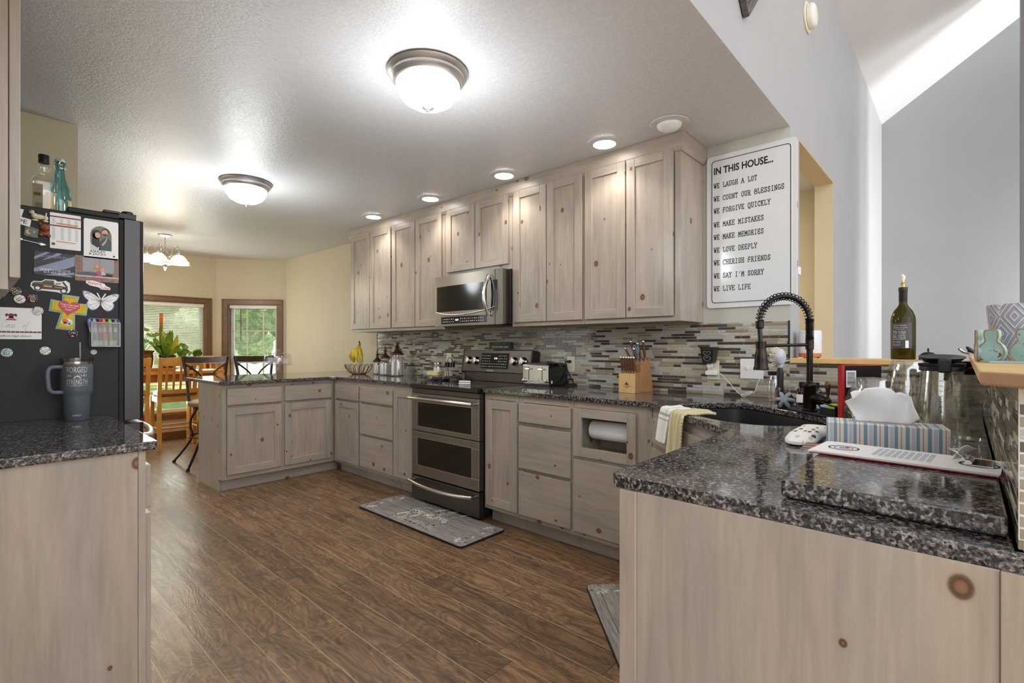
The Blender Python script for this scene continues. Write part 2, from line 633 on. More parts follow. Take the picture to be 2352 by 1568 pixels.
def floorwood():
    N = NT('oak_floor')
    tc = N.n('TexCoord')
    sx = N.n('SeparateXYZ')
    N.l(tc.outputs['Object'], sx.inputs[0])
    u = N.math('DIVIDE', N.math('SUBTRACT', sx.outputs[0], 1.57-.155*40), .155)
    row = N.math('FLOOR', u)
    fu = N.math('FRACT', u)
    wn_ = N.n('TexWhiteNoise')
    wn_.noise_dimensions = '1D'
    N.l(row, wn_.inputs['W'])
    yy = N.math('ADD', N.math('DIVIDE', sx.outputs[1], 1.05), N.math('MULTIPLY', wn_.outputs['Value'], 7.3))
    col = N.math('FLOOR', yy)
    fv = N.math('FRACT', yy)
    cid = N.n('CombineXYZ')
    N.l(row, cid.inputs[0])
    N.l(col, cid.inputs[1])
    wid = N.n('TexWhiteNoise')
    wid.noise_dimensions = '2D'
    N.l(cid.outputs[0], wid.inputs['Vector'])
    wsep = N.n('SeparateXYZ')
    N.l(wid.outputs['Color'], wsep.inputs[0])
    gv = N.n('CombineXYZ')
    N.l(N.math('ADD', sx.outputs[0], N.math('MULTIPLY', wsep.outputs[0], 9)), gv.inputs[0])
    N.l(N.math('MULTIPLY', sx.outputs[1], .10), gv.inputs[1])
    N.l(N.math('MULTIPLY', wsep.outputs[1], 5), gv.inputs[2])
    g1 = N.noise(gv.outputs[0], 26, 6, .65, 1.4)
    gv2 = N.n('CombineXYZ')
    N.l(N.math('ADD', sx.outputs[0], N.math('MULTIPLY', wsep.outputs[1], 9)), gv2.inputs[0])
    N.l(N.math('MULTIPLY', sx.outputs[1], .33), gv2.inputs[1])
    N.l(N.math('MULTIPLY', wsep.outputs[2], 5), gv2.inputs[2])
    g2 = N.noise(gv2.outputs[0], 8, 3, .5, 1.0)
    # cathedral rings
    ring = N.math('FRACT', N.math('MULTIPLY', g2.outputs[0], 11.0))
    rg = N.math('MULTIPLY_ADD', N.math('ABSOLUTE', N.math('SUBTRACT', ring, .5)), .35, N.math('MULTIPLY', g1.outputs[0], .8))
    c = N.ramp(rg, [(.22, srgb(62, 46, 35)), (.40, srgb(104, 80, 59)), (.52, srgb(130, 101, 75)), (.66, srgb(156, 124, 93)), (.8, srgb(176, 142, 104))])
    tint = N.ramp(wsep.outputs[2], [(0, (.78, .77, .76)), (.5, (.98, .97, .95)), (1, (1.12, 1.06, 1.0))])
    c = N.mix(1, c, tint, 'MULTIPLY')
    ju = N.math('MINIMUM', fu, N.math('SUBTRACT', 1.0, fu))
    jv = N.math('MINIMUM', fv, N.math('SUBTRACT', 1.0, fv))
    jl = N.math('LESS_THAN', ju, .013)
    je = N.math('LESS_THAN', jv, .0018)
    c = N.mix(N.math('MULTIPLY', jl, .75), c, srgb(176, 156, 132))
    c = N.mix(N.math('MULTIPLY', je, .8), c, srgb(52, 40, 30))
    rr = N.ramp(g1.outputs[0], [(.3, (.34, .34, .34)), (.7, (.24, .24, .24))])
    N.set(Base_Color=c, Roughness=rr)
    N.b.inputs['Specular IOR Level'].default_value = .5
    hh = N.math('SUBTRACT', N.math('MULTIPLY', rg, .6), N.math('MULTIPLY', jl, .6))
    N.bump(hh, .45, .003)
    return N.m


def wallpaint(name, col, bump=.12):
    N = NT(name)
    v = N.coord()
    n1 = N.noise(v, 90, 3)
    n2 = N.noise(v, 2.0, 2)
    c = N.ramp(n2.outputs[0], [(.3, tuple(x*.97 for x in col[:3])), (.7, tuple(min(1, x*1.02) for x in col[:3]))])
    N.set(Base_Color=c, Roughness=.55)
    N.b.inputs['Specular IOR Level'].default_value = .3
    N.bump(n1.outputs[0], bump, .001)
    return N.m


def ceilpaint():
    N = NT('knockdown_ceiling')
    v = N.coord()
    n1 = N.noise(v, 75, 4, .6, .5)
    h = N.ramp(n1.outputs[0], [(.42, (0, 0, 0)), (.58, (1, 1, 1))])
    N.set(Base_Color=N.mix(.05, srgb(214, 215, 218), h), Roughness=.36)
    N.b.inputs['Specular IOR Level'].default_value = .5
    N.bump(h, .25, .003)
    return N.m


def clearglass(name, tint=(1, 1, 1), amount=.12, rough=.02, dens=0.0):
    """thin clear glass: mostly see-through with mirror-like edges"""
    N = NT(name)
    t = N.t
    t.nodes.remove(N.b)
    tr = N.n('BsdfTransparent')
    gl = N.n('BsdfGlossy')
    gl.inputs['Roughness'].default_value = rough
    gl.inputs['Color'].default_value = (.95, .97, .97, 1)
    lw = N.n('LayerWeight')
    lw.inputs['Blend'].default_value = .28
    v = N.coord()
    nz = N.noise(v, 40, 2)
    tc = N.ramp(nz.outputs[0], [(.3, tuple(x*.96 for x in tint)), (.7, tint)])
    edge = N.math('POWER', lw.outputs['Facing'], 4.0)
    tcol = N.mix(N.math('MULTIPLY', edge, .6), tc, tuple(x*.7 for x in tint))
    N.l(tcol, tr.inputs[0])
    f = N.math('MULTIPLY_ADD', N.math('POWER', lw.outputs['Facing'], 5.0), .65, amount*.7)
    ms = N.n('MixShader')
    N.l(f, ms.inputs[0])
    N.l(tr.outputs[0], ms.inputs[1])
    N.l(gl.outputs[0], ms.inputs[2])
    N.l(ms.outputs[0], t.nodes['Material Output'].inputs[0])
    return N.m


M = {}
M['cab'] = cabwood('greywashed_pine')
M['cabh'] = cabwood('greywashed_pine_crossgrain', True, seed=3)
M['granite'] = granite('dark_granite')
M['granite_edge'] = granite('dark_granite_edge', (1, 1, 1), .25)
M['floor'] = floorwood()
M['ceil'] = ceilpaint()
M['cream'] = wallpaint('cream_paint', srgb(204, 193, 165))
M['grey'] = wallpaint('cool_grey_paint', srgb(172, 173, 174))
M['white_paint'] = wallpaint('white_paint', srgb(208, 208, 208))
M['sage'] = wallpaint('pale_grey_green_paint', srgb(196, 194, 184))
M['trimwood'] = plain('stained_oak_trim', srgb(112, 82, 52), .35, var=.2, scale=25)
M['ledge'] = plain('honey_pine_ledge', srgb(226, 184, 118), .35, var=.1, scale=14)
M['ledge_end'] = plain('pine_end_grain', srgb(176, 136, 104), .6, var=.15, scale=9)
M['black'] = plain('black_plastic', srgb(22, 22, 23), .35)
M['blackgloss'] = plain('black_glass', (.006, .006, .007, 1), .05, spec=.6)
M['ovenglass'] = plain('oven_glass', (.008, .0075, .006, 1), .13, spec=.5)
M['slate'] = plain('black_stainless', srgb(134, 127, 118), .36, .95, var=.05, scale=6)
M['slate_dark'] = plain('dark_stainless', srgb(98, 91, 84), .34, .95, var=.05, scale=6)
M['steel'] = plain('brushed_steel', srgb(205, 200, 192), .2, 1, var=.04)
M['chrome'] = plain('chrome', (.8, .8, .8, 1), .08, 1, var=.02)
M['nickel'] = plain('brushed_nickel', srgb(196, 194, 192), .34, .85, var=.05)
M['bronze'] = plain('oil_rubbed_bronze', srgb(44, 36, 32), .28, .7, var=.35, scale=20)
M['bronze_lt'] = plain('worn_bronze', srgb(104, 68, 48), .3, .7, var=.3, scale=30)
M['white'] = plain('white_plastic', srgb(236, 236, 234), .4, var=.02)
M['ivory'] = plain('ivory_plastic', srgb(226, 218, 190), .4, var=.02)
M['fridge_side'] = plain('pebbled_black_steel', srgb(28, 28, 29), .45, var=.5, scale=260, bump=.5, spec=.3)
M['fridge_door'] = plain('fridge_dark_stainless', srgb(76, 74, 75), .36, .9, var=.04, scale=5)
M['rubber'] = plain('dark_rubber', srgb(18, 18, 18), .7)
M['lamp_on'] = emit('lit_frosted_glass', (1, .98, .95), 5.5)
M['can_on'] = emit('lit_downlight', (1, .96, .90), 16.0)
M['shade_on'] = emit('lit_amber_shade', (1, .84, .60), 1.0)
M['bulb_on'] = emit('lit_bulb', (1, .93, .80), 14.0)
M['bulb_off'] = plain('unlit_bulb_glass', srgb(232, 232, 230), .2)
M['glass'] = clearglass('clear_glass')
M['glass_thin'] = clearglass('clear_thin_glass', (.99, 1, .99), .05)
M['paneglass'] = clearglass('window_glass', (.97, 1, .98), .04)
M['oak'] = plain('honey_oak', srgb(200, 142, 62), .32, var=.14, scale=14)
M['oak_dk'] = plain('amber_oak', srgb(176, 104, 42), .32, var=.14, scale=14)
M['paper'] = plain('white_paper', srgb(248, 248, 248), .7, var=.015)
M['ink'] = plain('black_ink', srgb(24, 24, 26), .5)
M['leaf'] = plain('green_leaf', srgb(92, 120, 26), .4, var=.45, scale=25)
M['leaf_lt'] = plain('yellow_green_leaf', srgb(156, 156, 40), .4, var=.35, scale=25)
M['red'] = plain('red_print', srgb(190, 32, 36), .45)
M['maroon'] = plain('maroon_print', srgb(120, 28, 34), .5)
# ================================================================ THE SHELL
CZ = 2.407       # kitchen ceiling
XW = 3.04        # range wall plane
YE = .709        # where the flat ceiling stops and the vault begins


def wallseg(mb, p0, p1, z0, z1, thk, holes=(), mi=0):
    """vertical wall from p0 to p1, thickness to the right of the direction; holes (s0,s1,za,zb)"""
    p0, p1 = Vector(p0), Vector(p1)
    d = (p1-p0)
    L = d.length
    T = mb.T
    mb.T = frame((p0.x, p0.y, 0), (d.x, d.y, 0), (-d.y, d.x, 0))
    cuts = sorted({0, L, *[h[0] for h in holes], *[h[1] for h in holes]})
    for a, b in zip(cuts, cuts[1:]):
        hs = [h for h in holes if h[0] <= a+1e-6 and h[1] >= b-1e-6]
        if hs:
            h = hs[0]
            if h[2] > z0:
                mb.box(a, b, -thk, 0, z0, h[2], mi)
            if h[3] < z1:
                mb.box(a, b, -thk, 0, h[3], z1, mi)
        else:
            mb.box(a, b, -thk, 0, z0, z1, mi)
    mb.T = T


b = MB()
b.box(-3.2, 9.0, -6.0, 8.2, -.1, 0)
struct(b.build('floor', M['floor']))

b = MB()
b.box(-3.2, 4.6, YE+.001, 8.0, CZ, CZ+.1)
struct(b.build('ceiling', M['ceil']))

# range wall: cream beyond the tile, pale grey-green by the sign
b = MB()
b.box(XW, 3.24, 1.18, 7.05, 0, CZ, 0)
b.box(XW, 3.24, YE, 1.18, 0, CZ, 1)
struct(b.build('wall_right', [M['cream'], M['sage']]))

# dining bay: angled wall and far wall, each with a tall window
BA, BB = Vector((2.335, 7.605)), Vector((3.04, 7.045))
BL = (BB-BA).length
W2 = (.145, .79, .33, 1.785)      # along the angled wall
W1 = (.95, 2.205, .33, 1.785)     # along x on the far wall
b = MB()
wallseg(b, BB, BA, 0, CZ, .14, [(BL-W2[1], BL-W2[0], W2[2], W2[3])])
struct(b.build('wall_bay', M['cream']))
b = MB()
wallseg(b, (BA.x+.05, 7.605), (-3.2, 7.605), 0, CZ, .14, [(BA.x+.05-W1[1], BA.x+.05-W1[0], W1[2], W1[3])])
struct(b.build('wall_far', M['cream']))
b = MB()
b.box(-.42, -.27, .9, 3.58, 0, CZ, 0)
b.box(-.42, .42, 3.578, 3.70, 0, CZ, 0)
struct(b.build('wall_left', M['cream']))

# tall grey wall above the kitchen ceiling with the hall opening in it
b = MB()
E1, VZ = 7.10, 3.752
b.box(-3.2, 3.24, YE, YE+.12, CZ+.0008, VZ, 0)
b.box(3.24, 4.27, YE, YE+.12, 2.40, VZ, 0)
b.box(4.27, E1+.12, YE, YE+.12, 0, VZ, 0)
struct(b.build('wall_gable', M['grey']))
b = MB()                        # cream reveals and the hall behind the opening
b.box(4.262, 4.27, YE+.001, YE+.12, 0, 2.40)
b.box(3.24, 4.262, YE+.001, YE+.12, 2.393, 2.40)
b.box(4.42, 4.54, YE+.12, 4.0, 0, CZ)
b.box(3.24, 4.54, 4.0, 4.1, 0, CZ)
struct(b.build('wall_hall', M['cream']))
b = MB()
b.box(XW+.003, 3.24, YE-.002, YE, 1.12, CZ)
struct(b.build('trim_1', M['grey']))
b = MB()
b.box(E1, E1+.12, -6.0, YE, 0, 7.5)
struct(b.build('wall_end', M['grey']))
b = MB()
b.box(6.05, 6.17, -3.4, -.352, 0, 4.30)
struct(b.build('trim_2', wallpaint('shaded_grey_paint', srgb(128, 128, 130))))  # pier turned from the light; its shade is painted into the darker grey
# vaulted ceiling, 8 in 12 pitch
b = MB()
sl = .664
y1 = -3.6
b.add([(-3.2, YE, VZ), (E1+.12, YE, VZ), (E1+.12, y1, VZ+(YE-y1)*sl), (-3.2, y1, VZ+(YE-y1)*sl),
       (-3.2, YE, VZ+.12), (E1+.12, YE, VZ+.12), (E1+.12, y1, VZ+.12+(YE-y1)*sl), (-3.2, y1, VZ+.12+(YE-y1)*sl)],
      [(0, 1, 2, 3), (4, 7, 6, 5), (0, 4, 5, 1), (1, 5, 6, 2), (2, 6, 7, 3), (3, 7, 4, 0)])
struct(b.build('ceiling_vault', M['white_paint']))

# half walls behind the sink corner
b = MB()
b.box(XW+.004, 3.22, -.22, YE-.003, 0, 1.112)
b.box(1.009, XW+.004, -.22, -.065, 0, 1.147)
struct(b.build('wall_half', M['grey']))


def tiles(mb, L, z0, z1, seed, thk=.007, dark=.24):
    """stacked mosaic of glass and stone strips in the local x (length), z plane, facing -y"""
    rnd = random.Random(seed)
    mb.box(0, L, -.0035, 0, z0, z1, 0)
    rh = .0176
    nr = int((z1-z0)/rh)+1
    for r in range(nr):
        za = z0+r*rh+.0013
        zb = min(z0+(r+1)*rh-.0013, z1)
        if zb-za < .003:
            continue
        x = -rnd.random()*.12
        while x < L:
            k = rnd.random()
            ln = rnd.choice([.036, .05, .05, .075, .1, .1, .125, .15])
            if k < dark:
                mi = 1
            elif k < .47:
                mi = 2
            elif k < .67:
                mi = 3
            elif k < .83:
                mi = 4
            elif k < .93:
                mi = 5
            else:
                mi = 6
            xa, xb = max(x, 0)+.0013, min(x+ln, L)-.0013
            if xb-xa > .004:
                t = -thk if mi <= 3 else -thk*rnd.uniform(.8, 1.0)
                dy = [rnd.uniform(-.00025, .00025) for _ in range(4)] if mi <= 3 else [0]*4
                q = .0006
                mb.add([(xa, t+.001, za), (xb, t+.001, za), (xb, t+.001, zb), (xa, t+.001, zb),
                        (xa+q, t+dy[0], za+q), (xb-q, t+dy[1], za+q), (xb-q, t+dy[2], zb-q), (xa+q, t+dy[3], zb-q),
                        (xa, 0, za), (xb, 0, za), (xb, 0, zb), (xa, 0, zb)],
                       [(4, 5, 6, 7), (0, 1, 5, 4), (1, 2, 6, 5), (2, 3, 7, 6), (3, 0, 4, 7), (8, 9, 1, 0), (9, 10, 2, 1), (10, 11, 3, 2), (11, 8, 0, 3)], mi)
            x += ln


def stone(name, a, c, sc_=70):
    N = NT(name)
    n1 = N.noise(N.coord((1, 1, 3)), sc_, 5, .7, .6)
    N.set(Base_Color=N.ramp(n1.outputs[0], [(.32, a), (.68, c)]), Roughness=.55)
    N.bump(n1.outputs[0], .35, .0015)
    return N.m


TM = [plain('pale_grout', srgb(216, 214, 206), .8),
      plain('espresso_glass_tile', srgb(78, 66, 60), .07, spec=.7, var=.15, scale=12),
      plain('taupe_glass_tile', srgb(152, 138, 120), .07, spec=.7, var=.1, scale=10),
      plain('olive_glass_tile', srgb(178, 172, 148), .07, spec=.7, var=.08, scale=10),
      stone('silver_stone_tile', srgb(150, 152, 148), srgb(206, 208, 202)),
      stone('moss_stone_tile', srgb(150, 148, 130), srgb(206, 200, 180)),
      stone('rust_stone_tile', srgb(150, 132, 106), srgb(214, 200, 172))]
b = MB()
b.T = frame((XW, 4.74, 0), (0, -1, 0), (1, 0, 0))
tiles(b, 4.74-YE, .914, 1.342, 5)
b.T = frame((XW, YE, 0), (0, -1, 0), (1, 0, 0))
tiles(b, YE+.06, .914, 1.112, 8)
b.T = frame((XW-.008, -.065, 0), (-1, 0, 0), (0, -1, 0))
tiles(b, XW-.008-1.0085, .914, 1.147, 9, .009, .09)  # fewer dark tiles: the brightness of this lit wall is put into the mix
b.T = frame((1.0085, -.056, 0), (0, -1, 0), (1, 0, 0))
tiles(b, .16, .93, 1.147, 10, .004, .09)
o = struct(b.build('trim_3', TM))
b = MB()
b.box(XW-.010, XW, YE-.001, YE+.006, 1.138, 1.345)
struct(b.build('trim_4', M['black']))
b = MB()
b.box(XW-.012, XW, 4.74, 4.752, .915, 1.345)
struct(b.build('trim_5', M['cream']))

# honey pine ledge capping the half wall
ld = MB()
ld.box(XW-.025, 3.27, -.24, YE-.004, 1.113, 1.140, 0)
o = ld.build('ledge_board', M['ledge'], bevel=.003)
tag(o, 'honey pine board capping the half wall below the tall grey wall', 'ledge')
ld = MB()
ld.prism([(XW-.03, -.012), (1.0, -.016), (.94, -.062), (.93, -.25), (XW-.03, -.25)], 1.1475, 1.168, 0)
for i, f in enumerate(ld.f):
    c = sum((Vector(ld.v[k]) for k in f), Vector())/len(f)
    if c.x < .98 and abs(c.z-1.1578) < .005:
        ld.m[i] = 1
o = ld.build('ledge_board', [M['ledge'], M['ledge_end']], bevel=.003)
tag(o, 'thick pine ledge with clipped end nearest the camera, under the teal planter', 'ledge')

# baseboards
b = MB()
b.box(-3.2, 2.335, 7.585, 7.605, 0, .10)
struct(b.build('baseboard_far', M['trimwood']))
b = MB()
wallseg(b, BB, BA, 0, .10, -.02)
struct(b.build('baseboard_bay', M['trimwood']))
b = MB()
b.box(XW-.015, XW, 5.2, 7.04, 0, .10)
struct(b.build('baseboard_right', M['trimwood']))


# ---------------------------------------------------------------- windows
def window(name, T, w, z0, z1, muntin_v, rail, root_kind=True):
    """local x along the wall, y = 0 at the room face of the wall, +y outward"""
    root = bpy.data.objects.new(name, None)
    COL.objects.link(root)
    root.matrix_world = T
    root['kind'] = 'structure'
    h = z1-z0
    m = MB()
    c = .07
    for (x0, x1, za, zb) in ((-c, w+c, h, h+c), (-c, w+c, -c, 0), (-c, 0, 0, h), (w, w+c, 0, h)):
        m.box(x0, x1, -.018, 0, za, zb)
        e = .014
    for (x0, x1, za, zb) in ((-c, w+c, h+c-.014, h+c), (-c, w+c, -c, -c+.014), (-c, -c+.014, -c, h+c), (w+c-.014, w+c, -c, h+c)):
        m.box(x0, x1, -.026, -.018, za, zb)
    m.build('casing', M['trimwood'], root, bevel=.003)
    m = MB()
    for (x0, x1, za, zb) in ((0, w, h-.012, h), (0, w, 0, .012), (0, .012, .012, h-.012), (w-.012, w, .012, h-.012)):
        m.box(x0, x1, 0, .14, za, zb)
    m.build('jamb', M['trimwood'], root)
    m = MB()
    f = .04
    for (za, zb) in ((.012, rail*h), (rail*h, h-.012)):
        for (x0, x1, p, q) in ((.012, w-.012, za, za+f), (.012, w-.012, zb-f, zb), (.012, .012+f, za+f, zb-f), (w-.012-f, w-.012, za+f, zb-f)):
            m.box(x0, x1, .085, .12, p, q)
    s = m.build('sash', M['white'], root, bevel=.002)
    m = MB()
    for k in range(1, muntin_v):
        x = w*k/muntin_v
        m.box(x-.008, x+.008, .098, .108, .02, h-.02)
    for zz in (.25, .5, .75):
        if abs(zz-rail) > .08:
            m.box(.02, w-.02, .098, .108, zz*h-.008, zz*h+.008)
    m.build('muntins', M['ivory'], s)
    m = MB()
    m.box(.02, w-.02, .101, .104, .02, h-.02)
    m.build('pane', M['paneglass'], s)
    return root


def blind(T, w, z0, z1, label, tilt, wand=True, zbot=None):
    root = thing('window_blind', label, 'blind')
    root.matrix_world = T
    h = z1-z0
    m = MB()
    m.box(.014, w-.014, .03, .06, h-.045, h-.013)
    m.box(.014, w-.014, .026, .03, h-.055, h-.012)
    m.build('headrail', M['white'], root, bevel=.002)
    m = MB()
    zb = .015 if zbot is None else zbot
    n = int((h-.06-zb)/.0215)
    ca, sa = math.cos(tilt)*.0125, math.sin(tilt)*.0125
    for i in range(n):
        z = h-.06-i*.0215
        pts = [(-1, 0), (0, .0016), (1, 0)]
        vs = []
        for x in (.018, w-.018):
            for q, cr in pts:
                vs.append((x, .045+q*ca, z+q*sa+cr))
        m.add(vs, [(0, 1, 4, 3), (1, 2, 5, 4)])
    o = m.build('slats', M['slat'], root)
    m = MB()
    m.box(.016, w-.016, .033, .057, zb-.012, zb)
    m.build('bottom_rail', M['white'], root)
    m = MB()
    for x in (.12*w+.03, .88*w-.03):
        m.tube([(x, .032, zb), (x, .032, h-.05)], .0012, 5)
        m.tube([(x, .058, zb), (x, .058, h-.05)], .0012, 5)
    m.build('ladder_cord', M['white'], root)
    if wand:
        m = MB()
        m.tube([(.16, .022, h-.06), (.162, .020, h-.5)], .004, 6)
        m.build('wand', M['rubber'], root)
    return root


N = NT('blind_slat')
N.set(Base_Color=N.ramp(N.noise(N.coord(), 20, 1).outputs[0], [(0, (.86, .86, .84)), (1, (.9, .9, .88))]), Roughness=.45)
N.b.inputs['Transmission Weight'].default_value = 0
M['slat'] = N.m

ud = (BB-BA).normalized()
T2 = frame((BA.x+ud.x*W2[0], BA.y+ud.y*W2[0], W2[2]), (ud.x, ud.y, 0), (-ud.y, ud.x, 0))
window('window_2', T2, W2[1]-W2[0], W2[2], W2[3], 3, .47)
blind(T2, W2[1]-W2[0], W2[2], W2[3], 'white mini blind with dark wand in the narrow angled window', .12)
T1 = frame((W1[0], 7.605, W1[2]), (1, 0, 0), (0, 1, 0))
window('window_1', T1, W1[1]-W1[0], W1[2], W1[3], 1, .5)
blind(T1, W1[1]-W1[0], W1[2], W1[3], 'wide white mini blind behind the potted plants on the dining table', .62, False, .38)

# ---------------------------------------------------------------- outside
N = NT('lawn')
nz = N.noise(N.coord(), 6, 5, .7)
N.set(Base_Color=N.ramp(nz.outputs[0], [(.3, srgb(104, 136, 78)), (.7, srgb(150, 172, 108))]), Roughness=.9)
M['lawn'] = N.m
b = MB()
b.box(-10, 18, 8.25, 26, -.35, -.25)
tag(b.build('lawn', M['lawn']), 'sunlit lawn outside the dining windows', 'lawn', kind='stuff')
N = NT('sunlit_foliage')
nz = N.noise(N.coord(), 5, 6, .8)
N.set(Base_Color=N.ramp(nz.outputs[0], [(.30, srgb(90, 120, 66)), (.44, srgb(150, 176, 106)), (.54, srgb(206, 220, 168)), (.62, srgb(246, 248, 236))]), Roughness=.8)  # near-white stops paint sun dapple into the leaf colour
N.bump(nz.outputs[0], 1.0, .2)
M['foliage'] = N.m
rnd = random.Random(14)
m = MB()
for k in range(190):
    m.ball((-9+26*rnd.random(), 24.4+rnd.uniform(-.4, .4), .75+3.2*rnd.random()), rnd.uniform(.5, .9), n=8)
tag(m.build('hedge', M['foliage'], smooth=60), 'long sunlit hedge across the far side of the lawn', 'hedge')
rnd = random.Random(4)
for i, (x, y, r, lab) in enumerate([(-.4, 14.0, 2.9, 'leafy tree seen through the left dining window'), (6.0, 13.5, 2.9, 'leafy tree seen through the angled dining window'), (3.0, 18.5, 3.6, 'taller leafy tree behind the two nearer ones outside')]):
    root = thing('leafy_tree', lab, 'tree', (x, y, -.25), 0, 'trees outside the dining windows')
    m = MB()
    m.tube([(0, 0, 0), (.05, 0, 1.2), (0, .05, 2.4)], [.2, .15, .1], 8)
    m.build('trunk', M['trimwood'], root)
    m = MB()
    for k in range(90):
        a, e = rnd.random()*2*PI, rnd.uniform(-.9, 1)
        rr = r*.75*rnd.random()**.4
        m.ball((rr*math.cos(a)*math.sqrt(1-e*e*.8), rr*math.sin(a)*math.sqrt(1-e*e*.8), r*.95+.95+e*rr*.9), rnd.uniform(.35, .75), n=8)
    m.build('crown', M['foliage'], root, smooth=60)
# ================================================================ CABINETS
CT = .914
CTT = .027        # worktop thickness


def shaker(parent, x0, x1, z0, z1, y=0.0, th=.02, fr=.057, name='door', panel=True, grain='v'):
    """shaker door, front at y-th; local frame of the cabinet (front faces -y)"""
    m = MB()
    m.box(x0, x0+fr, y-th, y, z0, z1, 0)
    m.box(x1-fr, x1, y-th, y, z0, z1, 0)
    m.box(x0+fr, x1-fr, y-th, y, z0, z0+fr, 1)
    m.box(x0+fr, x1-fr, y-th, y, z1-fr, z1, 1)
    d = m.build(name, [M['cab'], M['cabh']], parent, bevel=.0018, seg=1)
    m = MB()
    m.box(x0+fr-.004, x1-fr+.004, y-th+.009, y-.004, z0+fr-.004, z1-fr+.004)
    m.build(name+'_panel', M['cab'], d)
    return d


def slab(parent, x0, x1, z0, z1, y=0.0, th=.02, name='drawer', mat='cabh'):
    m = MB()
    m.box(x0, x1, y-th, y, z0, z1)
    return m.build(name, M[mat], parent, bevel=.003, seg=2)


def carcass(parent, w, depth, z0, z1, toe=False, left_end=False, right_end=False):
    m = MB()
    if not toe:
        m.box(0, w, .018, depth, z0, z1, 0)
        fz0 = z0
    else:
        m.box(0, w, .018, depth, .1, z1, 0)
        fz0 = .1
    m.build('body', [M['cab']], parent)
    f = MB()
    s = .035
    f.box(0, s, 0, .018, fz0, z1, 0)
    f.box(w-s, w, 0, .018, fz0, z1, 0)
    f.box(s, w-s, 0, .018, z1-.04, z1, 1)
    f.box(s, w-s, 0, .018, fz0, fz0+.04, 1)
    f.box(s, w-s, .006, .018, fz0+.04, z1-.04, 0)
    f.build('face_frame', [M['cab'], M['cabh']], parent)
    if toe:
        t = MB()
        t.box(0, w, .073, depth, 0, .1)
        t.build('toe_kick', M['cabh'], parent)


def cabinet(name, label, loc, rz, w, depth, z0, z1, toe, fronts, group=None):
    root = thing(name, label, 'cabinet', loc, rz, group)
    carcass(root, w, depth, z0, z1, toe)
    for kind, x0, x1, a, c in fronts:
        if kind == 'door':
            shaker(root, x0, x1, a, c, fr=min(.057, (x1-x0)*.26))
        elif kind == 'drawer':
            slab(root, x0, x1, a, c)
    return root


# uppers on the range wall: local x runs from the far end towards the camera (-Y)
XU = 2.713
UD = XW-XU-.002
RW = -PI/2
UB, UT = 1.349, 2.336


def upper(label, ya, yb, doors, z0=UB, dz0=1.377):
    return cabinet('wall_cabinet', label, (XU, ya, 0), RW, ya-yb-.001, UD, z0, UT, False, [('door', ya-p, ya-q, dz0, UT-.006) for p, q in doors], 'wall cabinets along the range wall')


upper('two-door wall cabinet at the far end, over the banana stand', 4.719, 3.98, [(4.700, 4.352), (4.344, 3.990)])
upper('two-door wall cabinet just left of the microwave, over the glass jars', 3.978, 3.222, [(3.967, 3.617), (3.607, 3.252)])
upper('short two-door wall cabinet sitting on top of the microwave', 3.220, 2.462, [(3.184, 2.846), (2.838, 2.493)], 1.775, 1.812)
upper('two-door wall cabinet just right of the microwave, over the toaster', 2.460, 1.830, [(2.432, 2.134), (2.127, 1.839)])
upper('tallest-looking wall cabinet at the near end, beside the white sign', 1.828, 1.182, [(1.816, 1.523), (1.516, 1.222)])
# crown moulding
b = MB()
prof = [(0, 0), (.022, .0), (.030, .018), (.030, CZ-UT-.0015+.03), (-.02, CZ-UT-.0015+.03), (-.02, .03)]


def crown_run(mb, prof, pts):
    """profile (out, up) swept along plan points with mitred corners"""
    n = len(pts)
    rings = []
    for i in range(n):
        p = Vector(pts[i])
        d0 = (p-Vector(pts[i-1])).normalized() if i > 0 else None
        d1 = (Vector(pts[i+1])-p).normalized() if i < n-1 else None
        ns = [Vector((d.y, -d.x)) for d in (d0, d1) if d]
        nn = sum(ns, Vector((0, 0)))
        nn = nn/nn.length
        k = 1/max(.3, nn.dot(ns[0]))
        rings.append([(p.x+nn.x*o*k, p.y+nn.y*o*k, z) for o, z in prof])
    m = len(prof)
    vs = [q for r in rings for q in r]
    fs = []
    for i in range(n-1):
        for j in range(m):
            j2 = (j+1) % m
            fs.append((i*m+j, (i+1)*m+j, (i+1)*m+j2, i*m+j2))
    fs += [tuple(range(m))[::-1], tuple(range((n-1)*m, n*m))]
    mb.add(vs, fs)


cz0 = UT-.03
pr = [(.0005, cz0), (.006, cz0), (.022, cz0+.022), (.022, CZ-.0015), (.0005, CZ-.0015)]
crown_run(b, pr, [(XW-.003, 4.719+.0), (XU-.0, 4.719+.0), (XU-.0, 1.182), (XW-.003, 1.182)])
b2 = MB()
b2.v, b2.f, b2.m = b.v, b.f, b.m
b2.box(XU+.002, XW-.004, 1.184, 4.717, UT+.0005, CZ-.002)
tag(b2.build('crown_moulding', M['cabh']), 'grey-washed crown board running along the top of all the wall cabinets', 'moulding')

# base cabinets
XB = 2.410
BD = XW-XB-.012
BT = CT-CTT-.0005


def base(label, ya, yb, fronts):
    return cabinet('base_cabinet', label, (XB, ya, 0), RW, ya-yb-.001, BD, 0, BT, True, [(k, ya-p, ya-q, a, c) for k, p, q, a, c in fronts], 'base cabinets along the range wall')


